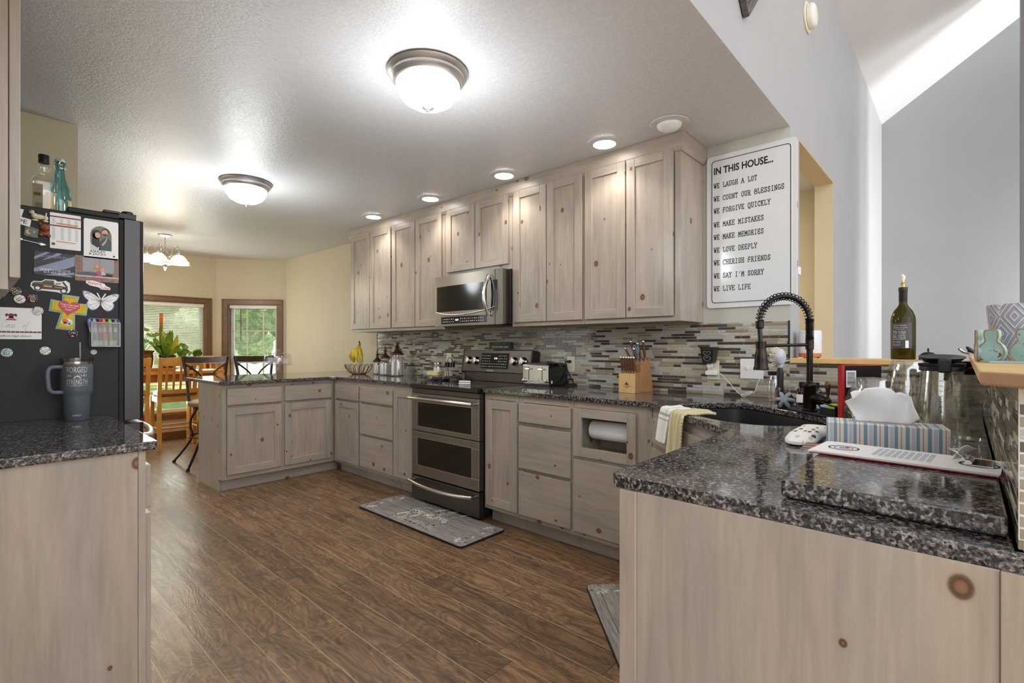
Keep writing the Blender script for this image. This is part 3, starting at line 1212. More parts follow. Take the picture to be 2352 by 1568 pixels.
base('narrow base cabinet with one door and drawer in the far inside corner', 4.508, 4.034, [('drawer', 4.462, 4.046, .712, .846), ('door', 4.462, 4.046, .128, .690)])
base('three-drawer base cabinet two units left of the range', 4.032, 3.507, [('drawer', 4.020, 3.514, .712, .846), ('drawer', 4.020, 3.514, .425, .690), ('drawer', 4.020, 3.514, .130, .405)])
base('slim one-door base cabinet touching the left side of the range', 3.505, 3.215, [('door', 3.498, 3.240, .130, .846)])
base('slim one-door base cabinet touching the right side of the range', 2.440, 2.125, [('door', 2.416, 2.134, .130, .842)])
base('three-drawer base cabinet below the knife block, right of the range', 2.123, 1.700, [('drawer', 2.117, 1.712, .722, .842), ('drawer', 2.117, 1.712, .428, .697), ('drawer', 2.117, 1.712, .130, .406)])
# unit with the open paper towel cubby
PY0, PY1 = 1.698, 1.205
root = thing('base_cabinet', 'base cabinet with a square cut-out holding the paper towel roll', 'cabinet', (XB, PY0, 0), RW, 'base cabinets along the range wall')
wv = PY0-PY1-.001
ox0, ox1, oz0, oz1 = PY0-1.637, PY0-1.343, .622, .794
m = MB()
m.box(0, wv, .019, BD, .1, .585, 0)
m.box(0, wv, .019, BD, .83, BT, 0)
m.box(0, .03, .019, BD, .585, .83, 0)
m.box(ox1+.03, wv, .019, BD, .585, .83, 0)
m.box(.03, ox1+.03, .24, BD, .585, .83, 0)
m.build('body', M['cab'], root)
f = MB()
f.box(0, .012, 0, .018, .1, BT, 0)
f.box(ox1+.05, wv, 0, .018, .1, BT, 0)
f.box(.012, ox1+.05, 0, .018, BT-.04, BT, 1)
f.box(.012, ox1+.05, 0, .018, .1, .14, 1)
f.box(.012, ox1+.05, 0, .018, .545, .60, 1)
f.box(.012, ox1+.05, .008, .018, .14, .545, 0)
f.build('face_frame', [M['cab'], M['cabh']], root)
t = MB()
t.box(0, wv, .073, BD, 0, .1)
t.build('toe_kick', M['cabh'], root)
m = MB()
a0, a1, za, zb = PY0-1.690, PY0-1.290, .568, .845
m.box(a0, ox0, -.02, 0, za, zb, 0)
m.box(ox1, a1, -.02, 0, za, zb, 0)
m.box(ox0, ox1, -.02, 0, za, oz0, 1)
m.box(ox0, ox1, -.02, 0, oz1, zb, 1)
m.build('cubby_frame', [M['cab'], M['cabh']], root, bevel=.0015, seg=1)
slab(root, a0, a1, .130, .548)
# paper towels
root = thing('paper_towel_roll', 'white paper towel roll lying in the cabinet cut-out', 'paper towels', (XB+.11, 1.50, .712))
m = MB()
m.lathe([(.02, -.135), (.052, -.135), (.054, -.13), (.054, .13), (.052, .135), (.02, .135)], 28, ax='y')
m.build('roll', M['paper'], root, smooth=40)
m = MB()
m.tube([(0, -.158, 0), (0, .16, 0)], .012, 10)
m.build('spindle', M['cab'], root, smooth=60)

# sink cabinet on the diagonal
D0 = Vector((2.41, 1.203))
D1 = Vector((1.795, .588))
dl = (D0-D1).length
root = thing('sink_cabinet', 'diagonal corner cabinet under the sink, behind the hanging towels', 'cabinet', (D0.x, D0.y, 0), R(-135))
m = MB()
ins = .0
m.prism([(0.001, .001), (dl-.001, .001), (dl-.02, .02), (.02, .02)], .1, BT)
m.prism([(.03, .021), (dl-.03, .021), (dl-.2, .2), (.2, .2)], .1, .12)
m.build('body', M['cab'], root)
m = MB()
m.prism([(.06, .06), (dl-.06, .06), (dl-.2, .2), (.2, .2)], 0, .1)
m.build('toe_kick', M['cabh'], root)
slab(root, .05, dl-.05, .715, .84)
shaker(root, .05, dl/2-.004, .13, .69)
shaker(root, dl/2+.004, dl-.05, .13, .69)

# near leg with its end panel facing the camera
root = thing('base_cabinet', 'big base cabinet end panel of knotty pine at the right foreground', 'cabinet', (1.793, .57, 0), PI)
wv = 1.793-1.0
m = MB()
m.box(0, wv-.001, .018, .62, .0, BT)
m.build('body', M['cab'], root)
m = MB()
m.box(0, wv, 0, .018, .1, BT)
m.build('face_frame', M['cab'], root)
m = MB()
m.box(wv, wv+.012, .04, .607, 0, BT, 0)
m.box(wv, wv+.019, .001, .04, 0, BT, 0)
m.box(wv, wv+.016, .607, .78, 0, BT, 0)
m.build('end_panel', M['cab'], root, bevel=.001, seg=1)
shaker(root, .03, .39, .13, .69)
shaker(root, .40, .77, .13, .69)
slab(root, .03, .39, .715, .84)
slab(root, .40, .77, .715, .84)

# peninsula: fronts face the camera
root = thing('base_cabinet', 'peninsula cabinet with two doors and two drawers facing the room', 'cabinet', (1.425, 4.511, 0), 0)
wv = 2.409-1.425
m = MB()
m.box(.02, wv+.60, .018, .60, .1, BT)
m.build('body', M['cab'], root)
m = MB()
m.box(0, .03, 0, .018, .1, BT, 0)
m.box(wv-.03, wv, 0, .018, .1, BT, 0)
m.box(.46, .53, 0, .018, .14, BT-.03, 0)
m.box(.03, wv-.03, 0, .018, BT-.03, BT, 1)
m.box(.03, wv-.03, 0, .018, .1, .14, 1)
m.box(.03, wv-.03, .006, .018, .14, BT-.03, 0)
m.build('face_frame', [M['cab'], M['cabh']], root)
m = MB()
m.prism([(.018, .1), (.0745, .1), (.0745, 0), (.60, 0), (.60, BT), (.0185, BT)], 0, .018)
m.v = [(z, x, y) for x, y, z in m.v]
m.build('end_panel', M['cab'], root)
m = MB()
m.box(.02, wv+.07, .075, .6, 0, .099)
m.build('toe_kick', M['cabh'], root)
for x0, x1 in ((.037, .479), (.507, .953)):
    slab(root, x0, x1, .715, .850)
    shaker(root, x0, x1, .140, .692, fr=.062)

# left run, end panel towards the camera
LE = .395
root = thing('base_cabinet', 'base cabinet with a large knotty end panel at the left foreground', 'cabinet', (.375, 1.856, 0), PI/2)
m = MB()
m.box(.014, .825, .019, .64, .1, BT)
m.build('body', M['cab'], root)
m = MB()
m.box(0, .826, 0, .018, .1, BT)
m.box(.0, .03, .0, .018, 0, .1)
m.build('face_frame', M['cab'], root)
m = MB()
m.box(-.001, .013, .0195, .64, 0, BT)
m.build('end_panel', M['cab'], root)
m = MB()
m.box(.03, .825, .075, .6, 0, .1)
m.build('toe_kick', M['cabh'], root)
slab(root, .03, .41, .70, .835)
slab(root, .42, .80, .70, .835)
shaker(root, .03, .41, .13, .685)
shaker(root, .42, .80, .13, .685)

# left upper cabinet, only its near edge shows
root = thing('wall_cabinet', 'wall cabinet cut off by the left edge, beside the fridge bottles', 'cabinet', (.078, 1.842, 0), PI/2)
m = MB()
m.box(0, .80, .018, .345, 1.352, UT)
m.build('body', M['cab'], root)
m = MB()
m.box(-.002, .80, 0, .018, 1.352, UT)
m.build('face_frame', M['cab'], root)
shaker(root, .014, .395, 1.385, UT-.006, y=-.002, th=.022)
shaker(root, .405, .79, 1.385, UT-.006, y=-.002, th=.022)

# ---------------------------------------------------------------- worktops


def worktop(name, poly, label, cut=None, z1=CT, th=CTT, mats=None):
    bm = MB()
    if cut is None:
        bm.prism(poly, z1-th, z1)
    else:
        ring(bm, poly, cut, z1-th, z1)
    o = bm.build(name, mats or M['granite'], bevel=.004, seg=2)
    return tag(o, label, 'worktop')


def ring(mb, outer, inner, z0, z1):
    """polygon with one hole, bridged at the closest pair"""
    def area_(p):
        return sum(p[i][0]*p[(i+1) % len(p)][1]-p[(i+1) % len(p)][0]*p[i][1] for i in range(len(p)))
    if area_(outer) < 0:
        outer = outer[::-1]
    if area_(inner) < 0:
        inner = inner[::-1]
    import bmesh
    bm = bmesh.new()
    vo = [bm.verts.new((p[0], p[1], 0)) for p in outer]
    vi = [bm.verts.new((p[0], p[1], 0)) for p in inner]
    es = [bm.edges.new((v[i], v[(i+1) % len(v)])) for v in (vo, vi) for i in range(len(v))]
    bmesh.ops.triangle_fill(bm, use_beauty=True, use_dissolve=False, edges=es)
    bm.verts.index_update()
    n = len(bm.verts)
    P = [v.co.copy() for v in bm.verts]
    fs = []
    for f in bm.faces:
        ids = [v.index for v in f.verts]
        a, b_, c_ = (P[i] for i in ids)
        if (b_-a).cross(c_-a).z < 0:
            ids = ids[::-1]
        fs.append(ids)
    no = len(outer)
    vs = [(p.x, p.y, z0) for p in P]+[(p.x, p.y, z1) for p in P]
    F = [tuple(n+i for i in f) for f in fs]+[tuple(f[::-1]) for f in fs]
    F += [(i, (i+1) % no, n+(i+1) % no, n+i) for i in range(no)]
    ni = len(inner)
    F += [(no+(i+1) % ni, no+i, n+no+i, n+no+(i+1) % ni) for i in range(ni)]
    bm.free()
    mb.add(vs, F)


XF = 2.386
xb = XW-.0075
worktop('worktop', [(xb, 3.213), (XF, 3.213), (XF, 4.44), (XF-.04, 4.478), (1.391, 4.476), (1.391, 5.482), (xb, 5.482)], 'granite worktop of the peninsula and the counter left of the range')
hole = smoothpath([(2.05, .80, 0), (2.18, .945, 0), (2.37, 1.045, 0), (2.53, 1.00, 0), (2.645, .895, 0), (2.655, .80, 0), (2.57, .676, 0), (2.45, .515, 0), (2.33, .41, 0), (2.22, .355, 0), (2.12, .375, 0), (2.035, .46, 0), (1.975, .56, 0), (1.972, .64, 0), (2.0, .725, 0)], 4, True)
hole = [(p.x, p.y) for p in hole]
worktop('worktop', [(xb, 2.441), (XF, 2.441), (XF, 1.212), (1.776, .604), (1.012, .604), (.990, .585), (.990, -.21), (1.006, -.21), (1.006, -.053), (xb, -.053)], 'granite worktop wrapping round the sink from the range to the foreground', hole)
worktop('worktop', [(-.265, 1.838), (.397, 1.838), (.404, 1.846), (.412, 2.688), (-.265, 2.688)], 'granite worktop under the grey tumbler at the left foreground')

# undermount sink
N = NT('black_composite')
nz = N.noise(N.coord(), 300, 2)
N.set(Base_Color=N.ramp(nz.outputs[0], [(.3, (.010, .010, .011)), (.7, (.026, .026, .028))]), Roughness=.35)
M['sinkm'] = N.m
root = thing('kitchen_sink', 'black composite sink set under the diagonal corner worktop', 'sink', (2.3, .70, .70))
hc = Vector((2.31, .70))
rim = [(Vector(p)-hc)*1.02 for p in hole]
m = MB()
k = len(rim)
levels = [(1.06, CT-CTT-.002), (1.0, CT-CTT-.003), (.985, .80), (.95, .72), (.86, .70), (.0, .694)]
vs, fs = [], []
for s_, z in levels:
    for p in rim:
        vs.append((hc.x+p.x*s_-2.3, hc.y+p.y*s_-.70, z-.70))
for a in range(len(levels)-1):
    for i in range(k):
        i2 = (i+1) % k
        fs.append((a*k+i, (a+1)*k+i, (a+1)*k+i2, a*k+i2))
m.add(vs, fs)
m.build('basin', M['sinkm'], root, smooth=50)
m = MB()
m.lathe([(0, .004), (.03, .004), (.042, .006), (.044, .0), (0, .0)], 20, (0.0, 0, -.004))
m.build('drain', M['steel'], root, smooth=40)
# ================================================================ APPLIANCES
# ---- range: local x from far end (left seen from the front), front faces -y
RY0, RY1 = 3.207, 2.449
rw_ = RY0-RY1
XRF = 2.362       # front of the oven doors
root = thing('range', 'black stainless double-oven electric range between the base cabinets', 'range', (XRF, RY0, 0), RW)
rg = root
m = MB()
m.box(.004, rw_-.004, .045, .665, .035, .895)
m.box(.06, .12, .08, .14, 0, .036)
m.box(rw_-.12, rw_-.06, .08, .14, 0, .036)
m.box(.06, .12, .55, .61, 0, .036)
m.box(rw_-.12, rw_-.06, .55, .61, 0, .036)
m.build('body', M['black'], root)


def bowhandle(parent, x0, x1, y, z, bow, drop=0, r=.013, name='handle'):
    n = 14
    pts = []
    for i in range(n+1):
        t = i/n
        e = 4*t*(1-t)
        pts.append((x0+(x1-x0)*t, y-.038-bow*e, z-drop*e))
    h = MB()
    h.tube(pts, r, 12)
    for p, q in ((pts[0], x0), (pts[-1], x1)):
        h.tube([(p[0]+(.01 if q == x0 else -.01), y+.005, p[2]), (p[0]+(.01 if q == x0 else -.01), p[1], p[2])], r*.85, 10)
    return h.build(name, M['steel'], parent, smooth=50)


def ovendoor(name, z0, z1, gz0, gz1):
    d = MB()
    gx0, gx1 = .075, rw_-.075
    for (x0, x1, a, c) in ((0, rw_, z0, gz0), (0, rw_, gz1, z1), (0, gx0, gz0, gz1), (gx1, rw_, gz0, gz1)):
        d.box(x0, x1, 0, .044, a, c)
    o = d.build(name, M['slate'], root, bevel=.002, seg=1)
    e = MB()
    t = .004
    for (x0, x1, a, c) in ((gx0-t, gx1+t, gz0-t, gz0), (gx0-t, gx1+t, gz1, gz1+t), (gx0-t, gx0, gz0, gz1), (gx1, gx1+t, gz0, gz1)):
        e.box(x0, x1, -.0015, .004, a, c)
    e.build('window_trim', M['steel'], o)
    g = MB()
    g.box(gx0, gx1, .003, .03, gz0, gz1)
    g.build('window', M['ovenglass'], o)
    return o


d1 = ovendoor('upper_oven_door', .555, .842, .592, .778)
bowhandle(d1, .012, rw_-.03, 0, .806, .022, -.004)
d2 = ovendoor('lower_oven_door', .212, .549, .292, .500)
m = MB()
m.box(0, rw_, 0, .045, .030, .202)
dr = m.build('storage_drawer', M['slate_dark'], root, bevel=.003)
bowhandle(dr, .012, rw_-.03, 0, .172, .034, .012)
m = MB()
m.box(0, rw_, .004, .05, .846, .878)
m.build('vent_rail', M['slate_dark'], root)
m = MB()
m.box(-.001, rw_+.001, -.024, .54, .884, .915)
m.build('cooktop', M['blackgloss'], root, bevel=.006, seg=3)
m = MB()
for (x, y, r_) in ((.2, .13, .11), (.56, .13, .085), (.2, .40, .075), (.56, .40, .10)):
    for rr in (r_, r_*.62):
        m.lathe([(rr-.0015, .9152), (rr, .9156), (rr+.0015, .9152)], 40, (x, y, 0))
m.build('burner_ring', plain('grey_print', srgb(92, 92, 92), .5), root)
# backguard: lower riser and leaning control panel
m = MB()
m.box(.0, rw_, .555, .655, .915, .99)
m.build('riser', M['slate_dark'], root, bevel=.003)
BT_ = frame((0, .528, .992), (1, 0, 0), (0, .17, .985))
BTi = BT_.copy()
m = MB()
m.T = BTi
m.box(0, rw_, 0, .182, -.085, 0)
bg_ = m.build('control_panel', M['slate_dark'], root, bevel=.004)
m = MB()
m.T = BTi
m.box(rw_*.29, rw_*.70, .03, .158, -.001, .0012)
sc_ = m.build('touch_screen', M['blackgloss'], bg_)
wht = plain('panel_print', srgb(205, 205, 200), .5)
m = MB()
m.T = BTi
rnd = random.Random(2)
for r_ in range(5):
    for c_ in range(14):
        if 5 <= c_ <= 8 and r_ > 1:
            continue
        x = rw_*(.305+.027*c_)
        y = .045+r_*.022
        m.box(x, x+rnd.uniform(.006, .013), y, y+.005, .0012, .0016)
m.build('key_legends', wht, sc_)
clk = emit('blue_clock', (.75, .85, 1), 1.5)
text('6:26', .02, clk, sc_, BTi @ Matrix.Translation((rw_*.51, .115, .0014)), 'clock_digits')
text('KENMORE', .017, wht, bg_, BTi @ Matrix.Translation((rw_*.44, .014, .0004)))
for x in (.075, .165, rw_-.165, rw_-.07):
    k = MB()
    k.T = BTi @ Matrix.Translation((x, .095, 0))
    k.lathe([(0, 0), (.034, 0), (.034, .006), (.030, .010), (.026, .03), (.023, .034), (0, .034)], 24)
    k.box(-.008, .008, -.028, .028, .012, .044)
    kn = k.build('burner_knob', M['steel'], bg_, smooth=40, bevel=.002)
    k = MB()
    k.T = BTi @ Matrix.Translation((x, .095, 0))
    for a in range(9):
        an = R(-130+a*32)
        k.box(.041*math.sin(an)-.001, .041*math.sin(an)+.001, .041*math.cos(an)-.0025, .041*math.cos(an)+.0025, .0003, .0008)
    k.build('knob_marks', wht, bg_)
m = MB()
m.T = BTi
m.box(rw_-.001, rw_+.012, -.01, .186, -.09, .002)
m.box(-.012, .001, -.01, .186, -.09, .002)
m.build('end_cap', M['black'], bg_, bevel=.004)

# small dark plaque on the backguard
root = thing('plaque_sign', 'small dark plaque reading AND ALL WHO ENTER on the range top', 'sign', (2.985, 2.835, 1.1805), RW)
m = MB()
m.box(-.125, .125, -.012, .012, 0, .058)
m.build('board', plain('charcoal_board', srgb(44, 46, 44), .6), root, bevel=.001)
PT = frame((0, -.0122, 0), (1, 0, 0), (0, 0, 1))
lt = plain('chalk_lettering', srgb(225, 225, 218), .6)
text('BLESS THIS HOME', .018, plain('dim_lettering', srgb(120, 126, 118), .6), root, PT @ Matrix.Translation((0, .045, 0)))
text('And all who enter', .028, lt, root, PT @ Matrix.Translation((0, .020, 0)), shear=.35, sx=.92)

# clip on the cooktop
root = thing('bag_clip', 'small white clip lying on the black cooktop', 'clip', (2.55, 2.80, .9165), R(-60))
m = MB()
m.box(-.045, .045, -.008, .008, 0, .012)
m.box(-.045, .045, -.006, .006, .016, .028)
m.tube([(-.045, 0, .022), (-.02, 0, .020), (0, 0, .012), (.02, 0, .006), (.045, 0, .008)], .003, 6, mi=1)
m.build('jaws', [M['white'], M['rubber']], root, bevel=.002)

# ---- microwave over the range
MY0, MY1 = 3.232, 2.464
mw_ = MY0-MY1
root = thing('microwave', 'stainless over-the-range microwave with a bowed handle', 'microwave', (2.592, MY0, 1.365), RW)
m = MB()
m.box(.001, mw_-.001, .045, .445, .004, .402)
m.box(.06, mw_-.06, .06, .36, -.006, .004)
m.build('body', M['slate_dark'], root, bevel=.003)
m = MB()
# gently bowed front
n = 12


def mwf(x):
    t = x/mw_
    return -.022*4*t*(1-t)


def bowed(mb, x0, x1, z0, z1, off, th, mi=0, k=12):
    vs, fs = [], []
    for i in range(k+1):
        x = x0+(x1-x0)*i/k
        y = mwf(x)+off
        vs += [(x, y, z0), (x, y, z1), (x, y+th, z1), (x, y+th, z0)]
    for i in range(k):
        a, c = i*4, (i+1)*4
        for j in range(4):
            fs.append((a+j, a+(j+1) % 4, c+(j+1) % 4, c+j))
    fs += [(0, 3, 2, 1), (k*4, k*4+1, k*4+2, k*4+3)]
    mb.add(vs, [f[::-1] for f in fs], mi)


bowed(m, 0, mw_, 0, .402, .022, .03)
dor = m.build('door', M['slate'], root, smooth=30)
m = MB()
wx0, wx1 = .03, mw_*.80
bowed(m, wx0, wx1, .115, .318, .0195, .004)
m.build('window', M['ovenglass'], dor, smooth=30)
m = MB()
pts = []
for i in range(15):
    x = wx0+(mw_*.925-wx0)*i/14
    t = i/14
    pts.append((x, mwf(x)+.018, .112-.028*math.sin(PI*min(1, t*1.15)**.9)+(.0 if t < .87 else (t-.87)*.15)))
m.tube(pts, .004, 8)
m.build('window_trim', M['steel'], dor, smooth=50)
m = MB()
bowed(m, mw_*.12, mw_*.80, .018, .072, .0195, .004)
cp = m.build('control_strip', M['blackgloss'], dor, smooth=30)
m = MB()
for r_ in range(2):
    for c_ in range(22):
        if c_ in (7, 8, 9):
            continue
        x = mw_*(.145+.029*c_)
        y = mwf(x)+.0193
        m.box(x, x+rnd.uniform(.006, .014), y-.0006, y+.002, .030+r_*.02, .037+r_*.02)
m.build('key_legends', wht, cp)
text('4:24', .022, clk, cp, frame((mw_*.385, mwf(mw_*.385)+.0185, .045), (1, 0, 0), (0, 0, 1)), 'clock_digits')
m = MB()
pts = [(mw_*.84, mwf(mw_*.84)+.02-.05*4*t*(1-t)-.006, .07+.29*t) for t in [i/14 for i in range(15)]]
m.tube(pts, .011, 12, flat=1.6)
m.build('handle', M['chrome'], dor, smooth=50)
m = MB()
bowed(m, mw_*.86, mw_*.935, .10, .325, .0195, .004)
m.build('side_window', M['blackgloss'], dor, smooth=30)
m = MB()
bowed(m, mw_*.905, mw_*.91, .0, .402, .0205, .004)
m.build('seam', M['black'], dor)

# ---- fridge (side towards the camera)
FY0, FY1 = 2.702, 3.55
FXB = -.25
root = thing('refrigerator', 'dark stainless fridge with a magnet-covered black side', 'refrigerator', (0, FY0, 0))
fr_ = root
fw = FY1-FY0
m = MB()
m.box(FXB, .452, 0, fw, .03, 1.752)
m.box(.285, .452, 0.0, .14, 1.752, 1.774)
m.build('cabinet', M['fridge_side'], root, bevel=.004)
m = MB()
for x in (-.2, .4):
    for y in (.06, fw-.06):
        m.lathe([(0, 0), (.02, 0), (.02, .031), (0, .031)], 12, (x, y, 0))
m.build('foot', M['black'], root)
m = MB()
m.box(.453, .468, .004, fw-.004, .10, 1.752)
m.build('gasket', M['rubber'], root)


def fdoor(name, y0, y1, z0, z1):
    d = MB()
    d.prism([(.469, y0), (.525, y0), (.541, y0+.012), (.541, y1-.012), (.525, y1), (.469, y1)], z0, z1)
    return d.build(name, M['fridge_door'], root, smooth=30, bevel=.002, seg=1)


f1 = fdoor('left_door', 0, fw/2-.003, .882, 1.758)
f2 = fdoor('right_door', fw/2+.003, fw, .882, 1.758)
f3 = fdoor('freezer_drawer', 0, fw, .12, .868)
for f_, y in ((f1, fw/2-.05), (f2, fw/2+.05)):
    h = MB()
    h.tube([(.541, y, 1.68), (.590, y, 1.66), (.596, y, 1.50), (.602, y, 1.30), (.596, y, 1.10), (.590, y, .97), (.541, y, .95)], .013, 10)
    h.build('handle', M['nickel'], f_, smooth=50)
h = MB()
h.tube([(.541, .05, .80), (.575, .06, .80)]+[(.575+.05*4*t*(1-t), .06+(fw-.12)*t, .80) for t in [i/12 for i in range(1, 12)]]+[(.575, fw-.06, .80), (.541, fw-.05, .80)], .014, 10)
h.build('handle', M['nickel'], f3, smooth=50)
h = MB()
h.box(.40, .455, .004, .07, 1.7745, 1.786)
h.box(.45, .515, .012, .06, 1.760, 1.785)
h.lathe([(0, 1.760), (.022, 1.760), (.022, 1.792), (.018, 1.796), (0, 1.796)], 18, (.487, .036, 0))
h.build('hinge_cover', M['black'], root, smooth=40, bevel=.003)

# ================================================================ LIGHTS ON THE CEILING


def flush(label, x, y):
    t = thing('ceiling_light', label, 'ceiling light', (x, y, CZ-.001), 0, 'flush ceiling lights')
    m = MB()
    m.lathe([(0, 0), (.172, 0), (.176, -.006), (.172, -.014), (.160, -.024), (.160, -.034), (.150, -.042), (.146, -.052), (.138, -.056), (.132, -.05), (0, -.045)], 48)
    m.build('pan', M['nickel'], t, smooth=35)
    m = MB()
    m.lathe([(.137, -.052), (.139, -.066), (.130, -.095), (.108, -.125), (.072, -.146), (.03, -.155), (0, -.157)], 48)
    m.build('glass_bowl', M['lamp_on'], t, smooth=60)
    m = MB()
    m.lathe([(0, -.150), (.026, -.150), (.026, -.158), (.016, -.164), (.008, -.166), (.009, -.172), (.005, -.178), (0, -.179)], 20)
    m.build('finial', M['nickel'], t, smooth=50)
    l_ = bpy.data.lights.new('hidden_bowl_light', 'POINT')
    l_.shadow_soft_size = .16
    l_.energy = FLUSH_W
    l_.color = (.95, .985, 1)
    lo = bpy.data.objects.new('hidden_bowl_light', l_)
    COL.objects.link(lo)
    lo.location = (x, y, CZ-.46)  # unseen lamp hung in mid-air below the bowl to spread light on the ceiling


FLUSH_W = 14
flush('large domed ceiling light nearest the camera, over the middle of the floor', 1.372, 1.745)
flush('domed ceiling light farther back, beyond the fridge', 1.394, 3.90)


def can(label, x, y, lit=True):
    t = thing('recessed_light', label, 'ceiling light', (x, y, CZ-.0005), 0, 'recessed lights before the wall cabinets')
    m = MB()
    m.lathe([(.066, -.012), (.070, -.004), (.102, -.001), (.104, -.004), (.102, -.008), (.072, -.012), (.066, -.012)], 40)
    m.build('trim_ring', plain('light_trim', srgb(206, 206, 204), .45), t, smooth=40)
    if lit:
        m = MB()
        m.lathe([(0, -.016), (.045, -.0145), (.067, -.009), (.067, -.003), (0, -.003)], 32)
        m.build('lens', M['can_on'], t, smooth=50)
        l_ = bpy.data.lights.new('downlight', 'SPOT')
        l_.energy = CAN_W
        l_.spot_size = R(125)
        l_.spot_blend = .6
        l_.color = (1, .94, .86)
        l_.shadow_soft_size = .06
        lo = bpy.data.objects.new('downlight', l_)
        COL.objects.link(lo)
        lo.location = (x, y, CZ-.03)
    else:
        m = MB()
        m.lathe([(.0, .0), (.062, 0), (.068, -.010), (.060, -.026), (.040, -.040), (.018, -.046), (0, -.047)], 32)
        m.build('bulb', M['bulb_off'], t, smooth=60)


CAN_W = 12
for lab, y in (('farthest small round light before the wall cabinets', 4.045), ('small round light second from the far end of the wall cabinets', 3.209), ('small round light in front of the cabinets right of the microwave', 2.390), ('nearest lit round light in front of the wall cabinets', 1.577)):
    can(lab, 2.548, y)
can('unlit round bulb in the ceiling at the near end of the wall cabinets', 2.557, 1.179, False)

# ---- chandelier over the dining table
cx, cy = 1.464, 6.39
root = thing('chandelier', 'brushed nickel chandelier with bell glass shades over the dining table', 'chandelier', (cx, cy, CZ-.001))
m = MB()
m.lathe([(0, 0), (.066, 0), (.062, -.010), (.03, -.022), (.008, -.028), (0, -.028)], 28)
m.build('canopy', M['nickel'], root, smooth=40)
m = MB()
z = -.026
i = 0
while z > -.155:
    k = [(.009*math.cos(a)*(1 if i % 2 else 0), .009*math.cos(a)*(0 if i % 2 else 1), z-.014+.017*math.sin(a)) for a in [2*PI*q/10 for q in range(10)]]
    m.tube(k, .0022, 5, closed=True)
    z -= .026
    i += 1
m.build('chain', M['nickel'], root, smooth=60)
m = MB()
m.lathe([(0, -.158), (.008, -.160), (.012, -.170), (.028, -.178), (.032, -.19), (.034, -.196), (.034, -.30), (.040, -.304), (.040, -.312), (.022, -.322), (.014, -.345), (.020, -.355), (.012, -.370), (.004, -.385), (0, -.388)], 24)
m.build('column', M['steel'], root, smooth=40)
for k in range(5):
    a = R(-52+72*k)
    ca, sa = math.cos(a), math.sin(a)
    P = lambda r, z: (r*ca, r*sa, z)
    m = MB()
    m.tube(smoothpath([P(.03, -.232), P(.055, -.232), P(.078, -.215), P(.082, -.17), P(.105, -.125), P(.135, -.122), P(.155, -.15), P(.158, -.20)], 5), .0045, 7)
    m.tube(smoothpath([P(.06, -.232), P(.075, -.25), P(.095, -.25), P(.105, -.235), P(.095, -.225), P(.088, -.235)], 4), .0035, 6)
    ar = m.build('arm', M['nickel'], root, smooth=60)
    m = MB()
    m.lathe([(.012, .0), (.024, -.004), (.022, -.02), (.026, -.024)], 18, P(.158, -.20))
    m.build('shade_holder', M['nickel'], ar, smooth=50)
    m = MB()
    m.lathe([(.026, -.022), (.045, -.032), (.066, -.055), (.078, -.078), (.085, -.088), (.098, -.096), (.096, -.098), (.083, -.091), (.075, -.08), (.062, -.056), (.042, -.035), (.024, -.026)], 28, P(.158, -.20))
    m.build('glass_shade', M['shade_on'], ar, smooth=60)
    m = MB()
    m.ball(P(.158, -.20-.068), .026, .026, .032, n=14)
    m.build('bulb', M['bulb_on'], ar, smooth=60)
l_ = bpy.data.lights.new('chandelier_light', 'POINT')
l_.energy = 14
l_.color = (1, .85, .62)
l_.shadow_soft_size = .15
lo = bpy.data.objects.new('chandelier_light', l_)
COL.objects.link(lo)
lo.location = (cx, cy, CZ-.44)

# smoke detector and framed picture on the tall grey wall
root = thing('smoke_detector', 'round ivory smoke detector high on the tall grey wall', 'smoke detector', (3.43, YE-.001, 3.19))
m = MB()
m.lathe([(0, 0), (.088, 0), (.088, .007), (.078, .010), (0, .010)], 32)
m.v = [(x, -z, y) for x, y, z in m.v]
m.build('base_plate', M['ivory'], root, smooth=40)
m = MB()
m.lathe([(0, .012), (.070, .012), (.072, .03), (.064, .044), (.05, .05), (0, .052)], 32)
m.v = [(x, -z, y) for x, y, z in m.v]
m.build('cover', plain('warm_white_plastic', srgb(232, 230, 220), .4), root, smooth=40)
root = thing('wall_frame', 'ornate dark metal frame cut off at the top edge of the photo', 'frame', (2.254, YE-.003, 2.61))
m = MB()
m.T = frame((0, 0, 0), (1, 0, 0), (0, 0, 1))
m.T = m.T @ Matrix.Rotation(R(0), 4, 'Z')
fz = MB()
fz.T = m.T
out = [(0, 0), (.26, .28), (.0, .72), (-.26, .28)]
inn = [(0, .05), (.21, .285), (.0, .64), (-.21, .285)]
for i in range(4):
    j = (i+1) % 4
    fz.add([(*out[i], .0), (*out[j], .0), (*inn[j], .0), (*inn[i], .0), (*out[i], .028), (*out[j], .028), (*inn[j], .022), (*inn[i], .022)],
           [(4, 5, 6, 7), (0, 3, 2, 1), (0, 1, 5, 4), (1, 2, 6, 5), (2, 3, 7, 6), (3, 0, 4, 7)])
fz.build('moulding', plain('antique_pewter', srgb(104, 98, 92), .35, .6, var=.4, scale=60), root, bevel=.004)
fz = MB()
fz.T = m.T
for s_ in (-1, 1):
    fz.tube(smoothpath([(0, .07, .012), (s_*.03, .12, .014), (s_*.02, .2, .014), (s_*.08, .26, .014), (s_*.05, .33, .014), (s_*.11, .36, .014)], 5), .008, 6)
    fz.tube(smoothpath([(0, .12, .012), (s_*.05, .2, .014), (s_*.12, .24, .014)], 5), .006, 6)
fz.build('scrollwork', plain('tarnished_silver', srgb(150, 142, 132), .35, .7, var=.3, scale=60), root, smooth=60)
# ================================================================ ON THE RANGE-WALL WORKTOP
GL_ = M['glass']


